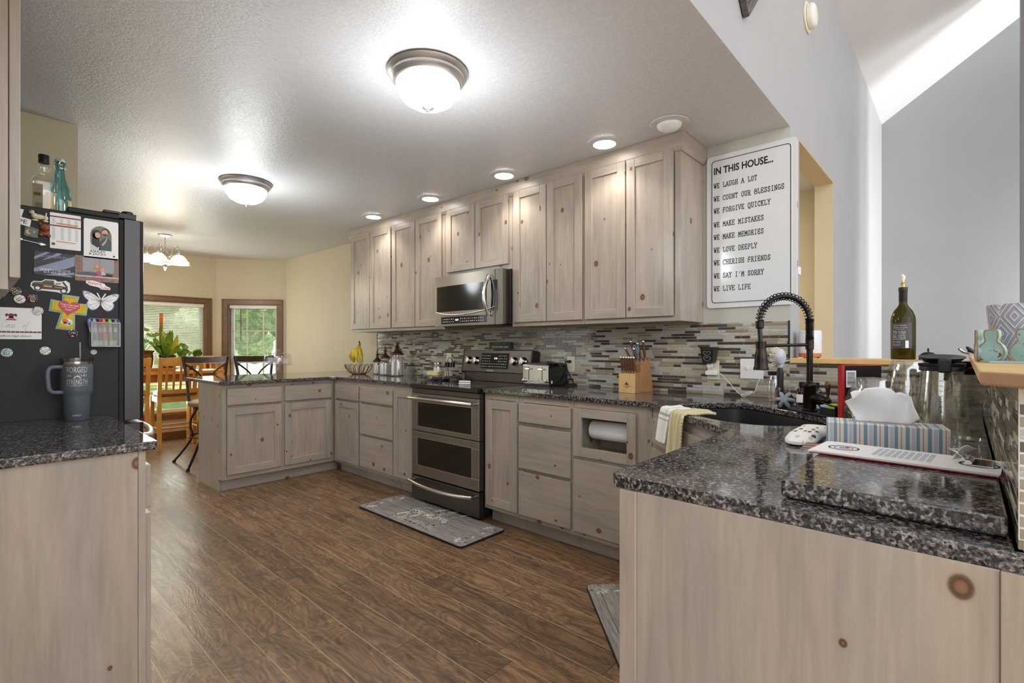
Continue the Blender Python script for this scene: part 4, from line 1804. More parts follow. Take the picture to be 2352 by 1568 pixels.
def fit_text(s, w_, h_, mat, parent, T, name='lettering', bold=0, shear=0, ext=.0004):
    """lettering scaled to the given width and height, centred on T"""
    o = text(s, 1.0, mat, parent, Matrix.Identity(4), name, bold=bold, shear=shear, ext=.001)
    xs = [v.co.x for v in o.data.vertices]
    ys = [v.co.y for v in o.data.vertices]
    sx, sy = w_/(max(xs)-min(xs)), h_/(max(ys)-min(ys))
    cx_, cy_ = (max(xs)+min(xs))/2, (max(ys)+min(ys))/2
    o.data.transform(T @ Matrix.Diagonal((sx, sy, ext/.001, 1)) @ Matrix.Translation((-cx_, -cy_, 0)))
    return o


# banana stand
root = thing('banana_stand', 'bronze wire fruit basket with a tall hook on the far worktop', 'fruit stand', (2.765, 4.66, CT))
m = MB()
for i in range(16):
    a = 2*PI*i/16
    ca, sa = math.cos(a), math.sin(a)
    ta = Vector((-sa, ca, 0))
    loop = [Vector((ca*r, sa*r, z))+ta*t for r, z, t in ((.066, .004, -.004), (.105, .03, -.018), (.135, .075, -.022), (.142, .098, -.012), (.143, .103, 0), (.142, .098, .012), (.135, .075, .022), (.105, .03, .018), (.066, .004, .004))]
    m.tube(smoothpath(loop, 3), .0021, 5)
m.tube([(.066*math.cos(a), .066*math.sin(a), .004) for a in [2*PI*i/24 for i in range(24)]], .003, 6, closed=True)
m.tube([(.034*math.cos(a), .034*math.sin(a), .004) for a in [2*PI*i/20 for i in range(20)]], .0025, 6, closed=True)
for a in (0, PI/2):
    m.tube([(-.066*math.cos(a), -.066*math.sin(a), .004), (.066*math.cos(a), .066*math.sin(a), .004)], .0025, 6)
m.build('basket', M['bronze_lt'], root, smooth=60)
m = MB()
for s_ in (-1, 1):
    m.tube(smoothpath([(.03, .02+s_*.012, .004), (.03, .02+s_*.016, .15), (.035, .035+s_*.014, .25), (.02, .02+s_*.004, .33), (0, 0, .345), (-.006, -.01, .325), (0, -.016, .315)], 5), .0028, 6)
m.build('hook', M['bronze_lt'], root, smooth=60)
yel = plain('ripe_banana_skin', srgb(206, 176, 32), .45, var=.18, scale=30)
root = thing('banana_bunch', 'bunch of four yellow bananas hanging from the wire hook', 'bananas', (2.765, 4.655, CT+.30))
m = MB()
m.tube([(0, 0, .006), (0, .0, -.012)], [.010, .014], 8)
m.build('crown', plain('brown_stem', srgb(96, 78, 40), .6), root, smooth=60)
for k, (dy, dx) in enumerate(((.052, -.02), (.018, -.035), (-.016, -.030), (-.05, -.012))):
    m = MB()
    ln = .165
    pts = []
    for i in range(11):
        t = i/10
        out = math.sin(PI*(t*.78+.02))
        pts.append((dx*out*1.6*(1 if k else 1.1), 1.35*(dy*(.25+1.0*t**.8) if k else dy*(.1+1.45*math.sin(PI*t*.74))), -.006-ln*t))
    m.tube(smoothpath(pts, 2), [.0055, .006, .007, .010, .0145, .018, .0195, .0203, .0208, .0208, .0208, .0208, .0205, .020, .019, .0175, .0145, .0125, .010, .0075, .005], 8)
    b_ = m.build('banana', yel, root, smooth=60)
    m = MB()
    p = pts[-1]
    m.ball((p[0], p[1], p[2]-.001), .005, n=8)
    m.build('tip', plain('banana_tip', srgb(52, 40, 24), .7), b_, smooth=60)

# glass canisters with finial lids
def canister(label, x, y, r, h, lidr, content, fill):
    t = thing('glass_canister', label, 'canister', (x, y, CT), 0, 'glass canisters in the far corner')
    m = MB()
    n = 40
    neck = lidr*.82
    prof = [(r*.9, .0), (r, .008), (r, h*.70), (r*.93, h*.82), (neck, h*.90), (neck, h)]
    inn = [(neck-.004, h), (neck-.004, h*.91), (r*.93-.004, h*.82), (r-.004, h*.69), (r-.005, .012), (0, .010)]
    m.lathe([(0, 0)]+prof+inn, n)
    # fluting
    for i, v in enumerate(m.v):
        a = math.atan2(v[1], v[0])
        rr = math.hypot(v[0], v[1])
        if rr > r*.88:
            f = 1-.018*(.5+.5*math.cos(a*20))
            m.v[i] = (v[0]*f, v[1]*f, v[2])
    m.build('jar', GL_, t, smooth=40)
    m = MB()
    hl = h*1.0
    m.lathe([(0, hl+.001), (lidr, hl+.001), (lidr*1.03, hl+.010), (lidr*.98, hl+.018), (lidr*.70, hl+.026), (lidr*.36, hl+.046), (lidr*.2, hl+.062), (lidr*.30, hl+.072), (lidr*.34, hl+.082), (lidr*.22, hl+.090), (lidr*.14, hl+.098), (lidr*.20, hl+.106), (lidr*.10, hl+.122), (0, hl+.130)], 28)
    m.build('lid', plain('bronze_lid', srgb(74, 50, 36), .4, .4, var=.4, scale=70), t, smooth=50)
    if fill:
        m = MB()
        if content == 'powder':
            m.lathe([(0, .0125), (r-.008, .0125), (r-.0065, .02), (r-.0065, fill), (r*.5, fill+.006), (0, fill+.008)], 28)
            m.build('flour', plain('white_flour', srgb(236, 234, 228), .9), t, smooth=50)
        else:
            rn = random.Random(3)
            for i in range(26):
                a, q = rn.random()*2*PI, (r-.016)*math.sqrt(rn.random())
                m.tube([(q*math.cos(a), q*math.sin(a), .013), (q*.9*math.cos(a+.1), q*.9*math.sin(a+.1), fill*rn.uniform(.9, 1))], .006, 6)
            m.build('dry_goods', plain('pale_dry_goods', srgb(222, 218, 206), .8), t, smooth=60)
    return t


canister('smallest fluted glass jar with a bronze finial lid', 2.89, 4.515, .046, .125, .044, 'powder', .095)
canister('middle fluted glass jar of white flour with a bronze finial lid', 2.87, 4.34, .060, .165, .048, 'powder', .115)
canister('tallest fluted glass jar with a bronze finial lid, partly full', 2.85, 4.105, .080, .205, .062, 'sticks', .19)

# granite lazy susan and what stands on it
root = thing('turntable', 'round granite turntable left of the range carrying the butter dish', 'turntable', (2.80, 3.405, CT))
m = MB()
m.lathe([(0, 0), (.09, 0), (.09, .012), (0, .012)], 28)
m.build('base', M['black'], root, smooth=40)
m = MB()
rn = random.Random(5)
N_ = 48
vs = [(.172+.004*math.sin(i*2.1)+.003*math.sin(i*5.3)) for i in range(N_)]
m.prism([(vs[i]*math.cos(2*PI*i/N_), vs[i]*math.sin(2*PI*i/N_)) for i in range(N_)], .0125, .034)
m.build('slab', M['granite'], root, bevel=.003)
TZ = CT+.0345
root = thing('mason_jar', 'clear jar of cream-coloured sugar with a silver screw lid', 'jar', (2.84, 3.475, TZ))
m = MB()
m.lathe([(0, 0), (.036, 0), (.040, .006), (.040, .075), (.036, .088), (.030, .094), (.030, .104), (.027, .104), (.027, .094), (.033, .087), (.037, .074), (.037, .006), (0, .004)], 28)
m.build('glass', GL_, root, smooth=50)
m = MB()
m.lathe([(0, .005), (.0365, .006), (.0365, .068), (0, .072)], 24)
m.build('sugar', plain('cream_sugar', srgb(236, 228, 208), .9), root, smooth=50)
m = MB()
m.lathe([(.031, .096), (.033, .097), (.033, .112), (.030, .115), (0, .115)], 28)
m.build('lid', M['steel'], root, smooth=40)
root = thing('butter_dish', 'clear glass butter dish with a yellow stick of butter', 'butter dish', (2.725, 3.395, TZ), R(-80))
m = MB()
m.box(-.095, .095, -.042, .042, 0, .006)
m.build('plate', GL_, root, bevel=.002)
m = MB()
for (x0, x1, y0, y1, z0, z1) in ((-.082, .082, -.034, -.031, .0062, .048), (-.082, .082, .031, .034, .0062, .048), (-.082, -.079, -.031, .031, .0062, .048), (.079, .082, -.031, .031, .0062, .048), (-.082, .082, -.034, .034, .048, .052)):
    m.box(x0, x1, y0, y1, z0, z1)
m.build('cover', M['glass_thin'], root)
m = MB()
m.box(-.06, .06, -.016, .016, .0063, .036)
m.build('butter', plain('butter', srgb(226, 196, 84), .6), root, bevel=.003)
root = thing('knife', 'dark table knife lying on the granite turntable', 'knife', (2.675, 3.475, TZ+.0005), R(-62))
m = MB()
m.prism([(0, -.006), (.09, -.009), (.105, 0), (.09, .007), (0, .006)], 0, .002)
m.build('blade', M['slate'], root)
m = MB()
m.box(-.085, 0, -.008, .008, 0, .009)
m.build('handle', M['black'], root, bevel=.003)
root = thing('spice_box', 'little clear box of red-brown packets on the turntable', 'box', (2.815, 3.30, TZ), R(-70))
m = MB()
for q in ((-.04, .04, -.024, -.022, 0, .045), (-.04, .04, .022, .024, 0, .045), (-.04, -.038, -.022, .022, 0, .045), (.038, .04, -.022, .022, 0, .045)):
    m.box(*q)
m.build('tub', M['glass_thin'], root)
m = MB()
for i in range(6):
    m.box(-.034+.011*i, -.026+.011*i, -.02, .02, .001, .032+.006*(i % 2), i % 2)
m.build('packets', [plain('tea_packet_brown', srgb(140, 76, 40), .6), plain('tea_packet_white', srgb(226, 214, 206), .6)], root)
root = thing('shaker_caddy', 'wire caddy with two black-topped glass shakers beside the range', 'shakers', (2.93, 3.415, TZ), R(-90))
m = MB()
m.tube([(-.03, 0, .003), (-.03, 0, .125), (-.02, 0, .146), (0, 0, .154), (.02, 0, .146), (.03, 0, .125), (.03, 0, .003)], .003, 7)
m.tube([(-.055, -.022, .003), (.055, -.022, .003), (.055, .022, .003), (-.055, .022, .003)], .003, 6, closed=True)
m.build('wire_frame', M['black'], root, smooth=60)
for s_ in (-1, 1):
    m = MB()
    m.lathe([(0, .004), (.019, .004), (.019, .07), (.016, .07), (.016, .008), (0, .008)], 18, (s_*.036, 0, 0))
    sh = m.build('shaker', GL_, root, smooth=40)
    m = MB()
    m.lathe([(.021, .070), (.023, .072), (.023, .112), (0, .114)], 18, (s_*.036, 0, 0))
    m.build('top', M['black'], sh, smooth=40)


def outlet(label, y, z, double=False, toggles=False, mat='ivory', w=.07, h=.115):
    t = thing('switch_plate' if toggles else 'wall_outlet', label, 'switch plate' if toggles else 'outlet', (XW-.0085, y, z), RW)
    m = MB()
    m.box(-w/2, w/2, -.006, 0, -h/2, h/2)
    m.build('cover_plate', M[mat], t, bevel=.003)
    if toggles:
        for x in (-.023, .023):
            m = MB()
            m.box(x-.005, x+.005, -.018, -.006, -.004, .014)
            m.build('toggle', M['white'], t, bevel=.002)
            for zz in (-.03, .03):
                m = MB()
                m.lathe([(0, 0), (.003, 0), (.003, .0015), (0, .0015)], 8, (x, zz, -.0062), ax='y')
                m.build('screw', plain('painted_screw', srgb(170, 168, 160), .4), t)
    else:
        for zz in (-.02, .02):
            m = MB()
            m.lathe([(0, 0), (.016, 0), (.016, .002), (0, .002)], 18, (0, -.0081, zz), ax='y')
            r_ = m.build('socket', M[mat], t, smooth=40)
            m = MB()
            m.box(-.008, -.006, -.0086, -.0075, zz-.003, zz+.007)
            m.box(.006, .008, -.0086, -.0075, zz-.003, zz+.007)
            m.build('slots', M['ink'], r_)
    return t


outlet('ivory outlet half hidden behind the shaker caddy', 3.54, 1.085)
outlet('ivory outlet right of the toaster with a black plug in it', 2.162, 1.072)
outlet('ivory outlet holding the wax warmer and white charger', 1.118, 1.062)
outlet('white double switch plate behind the faucet spray head', .902, 1.075, toggles=True, mat='white', w=.125)

# toaster
root = thing('toaster', 'black and chrome four-slice toaster right of the range', 'toaster', (2.785, 2.302, CT), RW)
tw, td, thh = .258, .215, .168
m = MB()
m.prism([(-tw/2, .012), (tw/2, .012), (tw/2, .13), (tw/2-.02, .158), (tw/2-.05, thh), (-tw/2+.05, thh), (-tw/2+.02, .158), (-tw/2, .13)], .008, td)
m.v = [(x, z, y) for x, y, z in m.v]
m.build('body', plain('black_enamel', srgb(14, 14, 15), .12), root, smooth=40)
m = MB()
m.box(-tw/2+.006, tw/2-.006, .0, .008, .018, thh-.012)
fp = m.build('front_panel', plain('polished_steel', srgb(150, 143, 132), .1, 1, var=.03), root, bevel=.006, seg=3)
m = MB()
m.box(-tw/2+.01, tw/2-.01, .01, td-.01, 0, .012)
m.build('base', M['black'], root)
for x in (-.062, .062):
    m = MB()
    m.box(x-.0025, x+.0025, -.001, .004, .045, thh-.03)
    m.build('slot', M['ink'], fp)
    m = MB()
    m.box(x-.022, x+.022, -.022, -.002, thh-.048, thh-.038)
    m.build('lever', M['chrome'], fp, bevel=.003)
    for y in (.035, .10):
        m = MB()
        m.box(x-.05, x+.05, .03+y-.02, .03+y+.006, thh-.003, thh+.0012)
        m.build('bread_slot', M['ink'], root)
    for z in (.026, .044, .062):
        m = MB()
        m.ball((x*.48, -.002, z), .008, .004, .006, n=10)
        m.build('button', M['chrome'], fp, smooth=60)
for x in (-.104, .104):
    m = MB()
    m.lathe([(0, 0), (.014, 0), (.013, .018), (0, .02)], 14, (x, -.0, .04), ax='y')
    m.v = [(p[0], -p[1], p[2]) for p in m.v]
    m.build('dial', M['chrome'], fp, smooth=40)
m = MB()
m.box(tw/2, tw/2+.0006, .02, .034, .025, .045)
m.build('rating_label', M['white'], root)
root = thing('power_cord', 'black toaster plug and cord hanging from the outlet', 'cord', (3.0, 2.16, CT))
m = MB()
m.tube(smoothpath([(.012, .0, .178), (-.005, .02, .176), (-.012, .022, .165), (-.015, 0, .11), (-.02, -.05, .03), (-.05, -.075, .008), (-.09, -.03, .0055), (-.06, .03, .0055)], 6), .0038, 8)
m.build('cable', M['rubber'], root, smooth=60)
m = MB()
m.tube([(.020, -.002, .178), (-.004, .012, .177)], [.011, .008], 10)
m.build('plug', M['rubber'], root, smooth=50)

# knife block and its knives
KB = Vector((2.775, 1.555, CT))
root = thing('knife_block', 'light wooden knife block on the worktop before the tile', 'knife block', KB, RW-.10)
kw = .118
acac = plain('acacia_wood', srgb(168, 122, 78), .4, var=.16, scale=40)
blond = plain('blond_wood', srgb(214, 178, 122), .4, var=.12, scale=40)
sil = [(0, 0), (.20, 0), (.165, .215), (.062, .178), (.060, .128), (.0, .122)]
m = MB()
m.prism(sil, -kw/2, kw/2)
m.v = [(z, x, y) for x, y, z in m.v]
m.build('block', acac, root, bevel=.002)
m = MB()
m.prism([(-.004, .001), (0, .001), (0, .121), (-.004, .121)], -kw/2, kw/2)
m.v = [(z, x, y) for x, y, z in m.v]
fb = m.build('front_board', blond, root)
m = MB()
for pl in ([(-.016, .052), (.016, .052), (.012, .060), (.006, .057), (0, .074), (-.006, .057), (-.012, .060)],):
    m.T = frame((0, -.0042, 0), (1, 0, 0), (0, 0, 1))
    m.prism(pl, 0, .0004)
m.build('logo', M['ink'], fb)
T_ = frame((0, -.0042, 0), (1, 0, 0), (0, 0, 1))
fit_text('COOKWELL', .052, .006, M['ink'], fb, T_ @ Matrix.Translation((0, .043, 0)))
fit_text('TABLE', .026, .005, M['ink'], fb, T_ @ Matrix.Translation((0, .034, 0)))
walnut = plain('walnut_handle', srgb(92, 56, 36), .35, var=.25, scale=50)
KT = Matrix.Translation(KB) @ Matrix.Rotation(RW-.10, 4, 'Z')


def knife(label, x, y, z, ln, r, lean, tilt=0, group=None):
    p = KT @ Vector((x, y, z))
    t = thing('kitchen_knife', label, 'knife', p, RW-.10, group)
    d = Vector((tilt, lean, 1)).normalized()
    m = MB()
    m.tube([d*.006, d*.02, d*(ln*.5), d*(ln-.006)], [r*.8, r*.9, r*1.05, r], 10)
    m.build('handle', walnut, t, smooth=50)
    m = MB()
    m.tube([d*(ln-.008), d*ln, d*(ln+.004)], [r*1.1, r*1.12, r*.7], 10)
    m.build('butt_cap', M['steel'], t, smooth=50)
    m = MB()
    m.tube([-d*.02, d*.008], [r*.65, r*.9], 8)
    m.build('bolster', M['steel'], t, smooth=50)
    return t


kl = ['leftmost of the six steak knives in the front of the block', 'second steak knife from the left in the front row', 'third steak knife from the left in the front row', 'fourth steak knife from the left in the front row', 'fifth steak knife from the left in the front row', 'rightmost of the six steak knives in the front of the block']
for i in range(6):
    knife(kl[i], -kw/2+.012+i*.0185, .018, .127, .098, .0072, -.16, 0, 'steak knives in the block')
knife('small knife leaning left at the top of the block', -.032, .090, .200, .088, .0075, -.22, -.42, 'large knives in the block')
knife('tallest left knife with a dark handle in the block', -.02, .125, .205, .125, .0085, -.20, -.20, 'large knives in the block')
knife('knife in the middle of the block before the scissors', .012, .085, .196, .085, .008, -.20, -.12, 'large knives in the block')
knife('knife behind the middle one in the block', .022, .12, .204, .112, .0085, -.20, -.13, 'large knives in the block')
knife('rightmost tall knife with a dark handle in the block', .044, .13, .208, .118, .0085, -.14, -.02, 'large knives in the block')
p = KT @ Vector((.004, .110, .203))
root = thing('kitchen_scissors', 'blue-grey handled scissors standing among the knives', 'scissors', p, RW-.10)
m = MB()
for s_ in (-1, 1):
    c_ = Vector((s_*.010-.008, -.012, .062))
    m.tube([c_+Vector((.011*math.cos(a), 0, .030*math.sin(a))) for a in [2*PI*i/14 for i in range(14)]], .005, 8, closed=True)
m.tube([(0, 0, -.02), (-.004, -.006, .035)], [.006, .008], 8)
m.build('handles', plain('slate_blue_plastic', srgb(110, 124, 150), .35), root, smooth=60)

# wax warmer and charger on the outlet by the faucet
root = thing('wax_warmer', 'black square plug-in wax warmer with pale fleur pattern', 'wax warmer', (XW-.0165, 1.128, 1.105), RW)
m = MB()
for (z0, z1, a, c) in ((.0, .006, .030, .030), ):
    m.box(-.031, .031, -.066, -.004, .006, .012)
m.add([(-.030, -.064, .0), (.030, -.064, .0), (.030, -.004, .0), (-.030, -.004, .0), (-.040, -.074, .085), (.040, -.074, .085), (.040, .004, .085), (-.040, .004, .085)],
      [(0, 3, 2, 1), (4, 5, 6, 7), (0, 1, 5, 4), (1, 2, 6, 5), (2, 3, 7, 6), (3, 0, 4, 7)])
m.box(-.043, .043, -.077, .007, .085, .095)
m.build('shade', plain('black_ceramic', srgb(28, 28, 26), .3, var=.3, scale=60), root, bevel=.003)
m = MB()
m.T = frame((0, -.0655, .0), (1, 0, 0), (0, -.115, .99))
for s_ in (-1, 1):
    for (y0, y1, o_) in ((.012, .04, 0), (.044, .072, 0)):
        pts = smoothpath([(s_*.002, y0, 0), (s_*.016, (y0+y1)/2-.004, 0), (s_*.020, y1-.006, 0), (s_*.008, y1-.002, 0), (s_*.002, y1-.01, 0)], 5)
        ribbon(m, [(q.x, q.y) for q in pts], .0022, th=.0008)
m.build('pattern', plain('rubbed_silver', srgb(170, 172, 168), .4), root)
m = MB()
m.tube([(0, .002, -.014), (0, -.02, -.016), (0, -.04, -.016)], [.012, .017, .013], 14)
m.build('plug', M['white'], root, smooth=50)
root = thing('usb_charger', 'white charger with a long thin cable below the wax warmer', 'charger', (XW-.0165, 1.122, 1.045), RW)
m = MB()
m.box(-.032, .032, -.03, .002, -.013, .013)
m.build('plug_block', M['white'], root, bevel=.004)
m = MB()
m.tube(smoothpath([(.032, -.015, .002), (.06, -.02, -.006), (.11, -.03, -.055), (.16, -.035, -.108), (.19, -.04, -.118), (.215, -.04, -.112), (.235, -.042, -.100), (.25, -.04, -.095), (.265, -.03, -.04), (.30, -.02, .02), (.36, -.03, .06), (.42, .0, .085), (.46, .06, .098), (.49, .09, .0985)], 6), .0022, 6)
for k in range(3):
    m.tube(smoothpath([(.175, -.038, -.122+k*.004), (.2, -.045, -.125+k*.008), (.235, -.044, -.102+k*.004), (.215, -.036, -.098), (.185, -.036, -.115)], 5, True), .002, 6, closed=True)
m.build('cable', M['white'], root, smooth=60)

# cake stand on the peninsula
root = thing('cake_stand', 'footed clear glass cake stand on the peninsula', 'cake stand', (2.17, 5.215, CT))
m = MB()
m.lathe([(0, 0), (.062, 0), (.060, .006), (.035, .02), (.020, .045), (.017, .07), (.024, .088), (.05, .094), (.138, .098), (.146, .104), (.145, .109), (.135, .104), (.03, .100), (0, .099)], 40)
m.build('stand', GL_, root, smooth=50)
root = thing('cake_dome', 'clear glass dome with a round knob on the cake stand', 'dome', (2.17, 5.215, CT+.1045))
m = MB()
m.lathe([(.128, 0), (.130, .01), (.131, .07), (.122, .10), (.09, .115), (.035, .121), (.014, .123), (.011, .131), (.017, .137), (.021, .147), (.017, .158), (0, .163), (0, .119), (.034, .117), (.088, .111), (.119, .098), (.128, .07), (.127, .01)], 40)
m.build('dome', GL_, root, smooth=50)

# ================================================================ SINK CORNER
FB = Vector((2.50, .505, CT))
SD = Vector((-.72, .69, 0))      # towards the sink
PD = Vector((.69, .72, 0))
root = thing('sink_mat', 'black silicone tray with raised rim round the faucet base', 'tray', (2.50, .505, CT+.0005), math.atan2(.72, .69))
m = MB()


def rrect(w_, h_, r, n=6):
    out = []
    for cx_, cy_, a0 in ((w_/2-r, h_/2-r, 0), (-w_/2+r, h_/2-r, PI/2), (-w_/2+r, -h_/2+r, PI), (w_/2-r, -h_/2+r, 1.5*PI)):
        out += [(cx_+r*math.cos(a0+PI/2*i/n), cy_+r*math.sin(a0+PI/2*i/n)) for i in range(n+1)]
    return out


m.prism([(x-.01, y-.012) for x, y in rrect(.40, .125, .055)], 0, .004)
m.tube([(x-.01, y-.012, .005) for x, y in rrect(.40, .125, .055)], .004, 6, closed=True)
m.build('mat', M['rubber'], root, smooth=50)
TRZ = CT+.0055
root = thing('faucet', 'oil-rubbed bronze spring faucet arching over the sink', 'faucet', (FB.x, FB.y, CT+.0048))
m = MB()
m.lathe([(0, 0), (.031, 0), (.031, .008), (.026, .012), (.0255, .105), (.028, .108), (.028, .118), (.022, .126), (.0135, .130), (.0125, .135), (0, .135)], 28)
m.build('base', M['bronze'], root, smooth=40)
m = MB()
m.lathe([(0, .13), (.0125, .13), (.0125, .27), (.0165, .272), (.0165, .312), (.0125, .314), (0, .314)], 24)
m.build('column', M['bronze'], root, smooth=40)
arcp = []
rad = .114
for i in range(21):
    a = PI*i/20
    arcp.append(SD*(rad-rad*math.cos(a))+Vector((0, 0, .39+rad*math.sin(a)*1.0)))
hose = [Vector((0, 0, .31)), Vector((0, 0, .35))]+arcp+[SD*.228+Vector((0, 0, .36))]
m = MB()
m.tube(smoothpath(hose+[SD*.226+Vector((0, 0, .33)), SD*.222+Vector((0, 0, .27))], 3), .0095, 10)
m.build('hose', M['black'], root, smooth=60)


def coil(mb, path, r, wire, turns):
    sp = smoothpath(path, 8)
    n = len(sp)
    tot = turns*14
    pts = []
    for i in range(tot+1):
        u = i/tot*(n-1)
        k = min(int(u), n-2)
        p = sp[k].lerp(sp[k+1], u-k)
        t = (sp[min(k+2, n-1)]-sp[max(k-1, 0)]).normalized()
        s_ = PD.normalized()
        q = t.cross(s_).normalized()
        a = 2*PI*i/14
        pts.append(p+(s_*math.cos(a)+q*math.sin(a))*r)
    mb.tube(pts, wire, 5)


m = MB()
coil(m, [Vector((0, 0, .314)), Vector((0, 0, .36)), Vector((0, 0, .405))], .0148, .0026, 16)
m.build('lower_spring', M['bronze'], root, smooth=60)
m = MB()
coil(m, arcp, .0165, .0022, 24)
m.build('spring', M['bronze'], root, smooth=60)
hx = SD*.222
m = MB()
m.lathe([(.0, .395), (.0165, .395), (.0165, .366), (.013, .362), (0, .362)], 18, SD*.228)
m.build('spring_collar', M['bronze'], root, smooth=40)
m = MB()
m.tube([Vector((0, 0, .292)), SD*.21+Vector((0, 0, .288))], .0072, 10)
m.lathe([(.020, .276), (.0215, .276), (.0215, .306), (.020, .306), (.020, .276)], 20, hx)
m.build('holder_arm', M['bronze'], root, smooth=50)
m = MB()
m.lathe([(0, .300), (.015, .300), (.018, .29), (.0195, .272), (.024, .25), (.0265, .225), (.027, .200), (.031, .190), (.031, .184), (.026, .182), (0, .183)], 24, hx)
m.build('spray_head', M['bronze'], root, smooth=40)
HD = Vector((.20, -.96, .0)).normalized()
m = MB()
hb = Vector((0, 0, .058))
HD = Vector((.0, -1, 0)) * .84 + Vector((-.25, 0, 0))
m.tube([hb, hb+HD*.028, hb+HD*.05+Vector((0, 0, -.002)), hb+HD*.068+Vector((0, 0, -.004)), hb+HD*.082+Vector((0, 0, -.006)), hb+HD*.092+Vector((0, 0, -.008)), hb+HD*.099+Vector((0, 0, -.008))], [.022, .026, .025, .019, .013, .015, .008], 16)
m.build('valve_body', M['bronze'], root, smooth=50)
m = MB()
lv = hb+HD*.086
m.tube([lv, lv+Vector((0, 0, .02)), lv+Vector((0, 0, .04)), lv+Vector((0, 0, .058)), lv+Vector((0, 0, .07)), lv+Vector((0, 0, .078))], [.006, .0055, .008, .0125, .010, .006], 12)
m.build('lever', M['bronze_lt'], root, smooth=50)

root = thing('dish_brush', 'dish brush with white bristles standing in its glass holder', 'brush', (2.63, .655, CT))
m = MB()
m.tube([(0, 0, .03), (0, 0, .16), (0, 0, .19)], [.013, .0155, .011], 14)
m.build('handle', M['black'], root, smooth=50)
m = MB()
BD_ = Vector((.35, .94, 0)).normalized()
BX_ = Vector((.94, -.35, 0)).normalized()
m.T = Matrix.Translation((0, 0, .238)) @ frame((0, 0, 0), BX_, (0, 0, 1))
m.lathe([(0, .018), (.020, .016), (.030, .011), (.034, .004), (.034, -.004), (0, -.004)], 26, sy=1.2)
hdv = m.build('head', plain('clear_grey_plastic', srgb(196, 200, 206), .15), root, smooth=50)
m = MB()
m.tube([(0, 0, .185), (0, 0, .205)], [.011, .014], 10)
m.build('neck', plain('clear_grey_plastic', srgb(196, 200, 206), .15), root, smooth=50)
m = MB()
rn = random.Random(6)
ctr = Vector((0, 0, .238))
for i in range(140):
    a, q = rn.random()*2*PI, .032*math.sqrt(rn.random())
    p0 = ctr+BX_*(q*math.cos(a))+Vector((0, 0, q*1.2*math.sin(a)))+BD_*.003
    dv = BD_*.027+BX_*(q*math.cos(a)*.3)+Vector((0, 0, q*math.sin(a)*.5))
    m.tube([p0, p0+dv], .0016, 4, cap=False)
br = m.build('bristles', plain('cream_bristle', srgb(236, 226, 208), .7), root)
root = thing('brush_holder', 'clear glass cup holding the dish brush', 'cup', (2.63, .655, CT))
m = MB()
m.lathe([(0, .0), (.032, .0), (.035, .006), (.034, .095), (.031, .095), (.031, .01), (0, .008)], 26)
m.build('cup', GL_, root, smooth=50)
root = thing('pot_scrubber', 'grey six-lobed scrubber wheel leaning beside the faucet', 'scrubber', (2.535, .612, TRZ+.038))
m = MB()
fc = Vector((-.86, -.05, .25)).normalized()
sx_ = fc.cross(Vector((0, 0, 1))).normalized()
m.T = Matrix.Translation((0, 0, 0)) @ frame((0, 0, 0), sx_, fc.cross(sx_))
if m.T.determinant() < 0:
    pass
m.lathe([(0, -.012), (.036, -.012), (.038, -.008), (.036, -.004), (0, -.004)], 28)
m.build('disc', M['rubber'], root, smooth=40)
m2 = MB()
m2.T = m.T.copy()
for i in range(6):
    a = 2*PI*i/6
    m2.tube([(.008*math.cos(a), .008*math.sin(a), .016), (.026*math.cos(a), .026*math.sin(a), .010), (.036*math.cos(a), .036*math.sin(a), -.002)], [.009, .010, .007], 10)
m2.lathe([(0, .0), (.015, .0), (.014, .024), (0, .026)], 20)
m2.build('grip', plain('mid_grey_plastic', srgb(140, 146, 154), .35), root, smooth=50)

for lab, x, y, r_, h_, band in (('dark bottle with a red label behind the dish brush', 2.80, .700, .021, .105, 'red'), ('dark bottle with a white label behind the grey scrubber', 2.80, .600, .024, .105, 'paper'), ('dark bottle with a lilac label just left of the faucet', 2.795, .535, .023, .105, 'lilac')):
    t = thing('soap_bottle', lab, 'bottle', (x, y, CT), 0, 'dark bottles behind the faucet')
    m = MB()
    m.lathe([(0, 0), (r_, 0), (r_, h_*.62), (r_*.85, h_*.74), (r_*.4, h_*.82), (r_*.4, h_*.9), (0, h_*.9)], 22)
    m.build('bottle', plain('dark_amber_glass', srgb(30, 16, 12), .08), t, smooth=50)
    m = MB()
    m.lathe([(r_*.5, h_*.84), (r_*.52, h_*.85), (r_*.52, h_*1.08), (0, h_*1.09)], 18)
    m.build('cap', M['black'], t, smooth=40)
    m = MB()
    m.lathe([(r_+.0006, h_*.12), (r_+.0006, h_*.5)], 22)
    m.build('label', {'red': M['red'], 'paper': M['paper'], 'lilac': plain('lilac_print', srgb(196, 186, 214), .5)}[band], t, smooth=40)
root = thing('spice_jar', 'tall glass jar with a dark lid standing against the tile', 'jar', (2.86, .745, CT))
m = MB()
m.lathe([(0, 0), (.027, 0), (.028, .006), (.028, .13), (.023, .137), (.023, .145), (.020, .145), (.020, .137), (.025, .129), (.025, .008), (0, .006)], 24)
m.build('glass', GL_, root, smooth=50)
m = MB()
m.lathe([(.0245, .139), (.026, .141), (.026, .158), (0, .16)], 24)
m.build('lid', M['black'], root, smooth=40)
root = thing('sponge_caddy', 'small black caddy with a curled wire by the red box', 'caddy', (2.42, .405, TRZ-.0005), math.atan2(.72, .69))
m = MB()
m.box(-.045, .045, -.024, .024, 0, .006)
m.box(-.045, -.042, -.024, .024, .006, .04)
m.box(-.045, .045, .021, .024, .006, .03)
m.build('tray', M['black'], root)
m = MB()
m.tube(smoothpath([(.045, 0, .008), (.075, .005, .03), (.06, .02, .05), (.0, .024, .045), (-.045, .02, .04)], 6), .003, 7)
m.build('wire', M['bronze'], root, smooth=60)
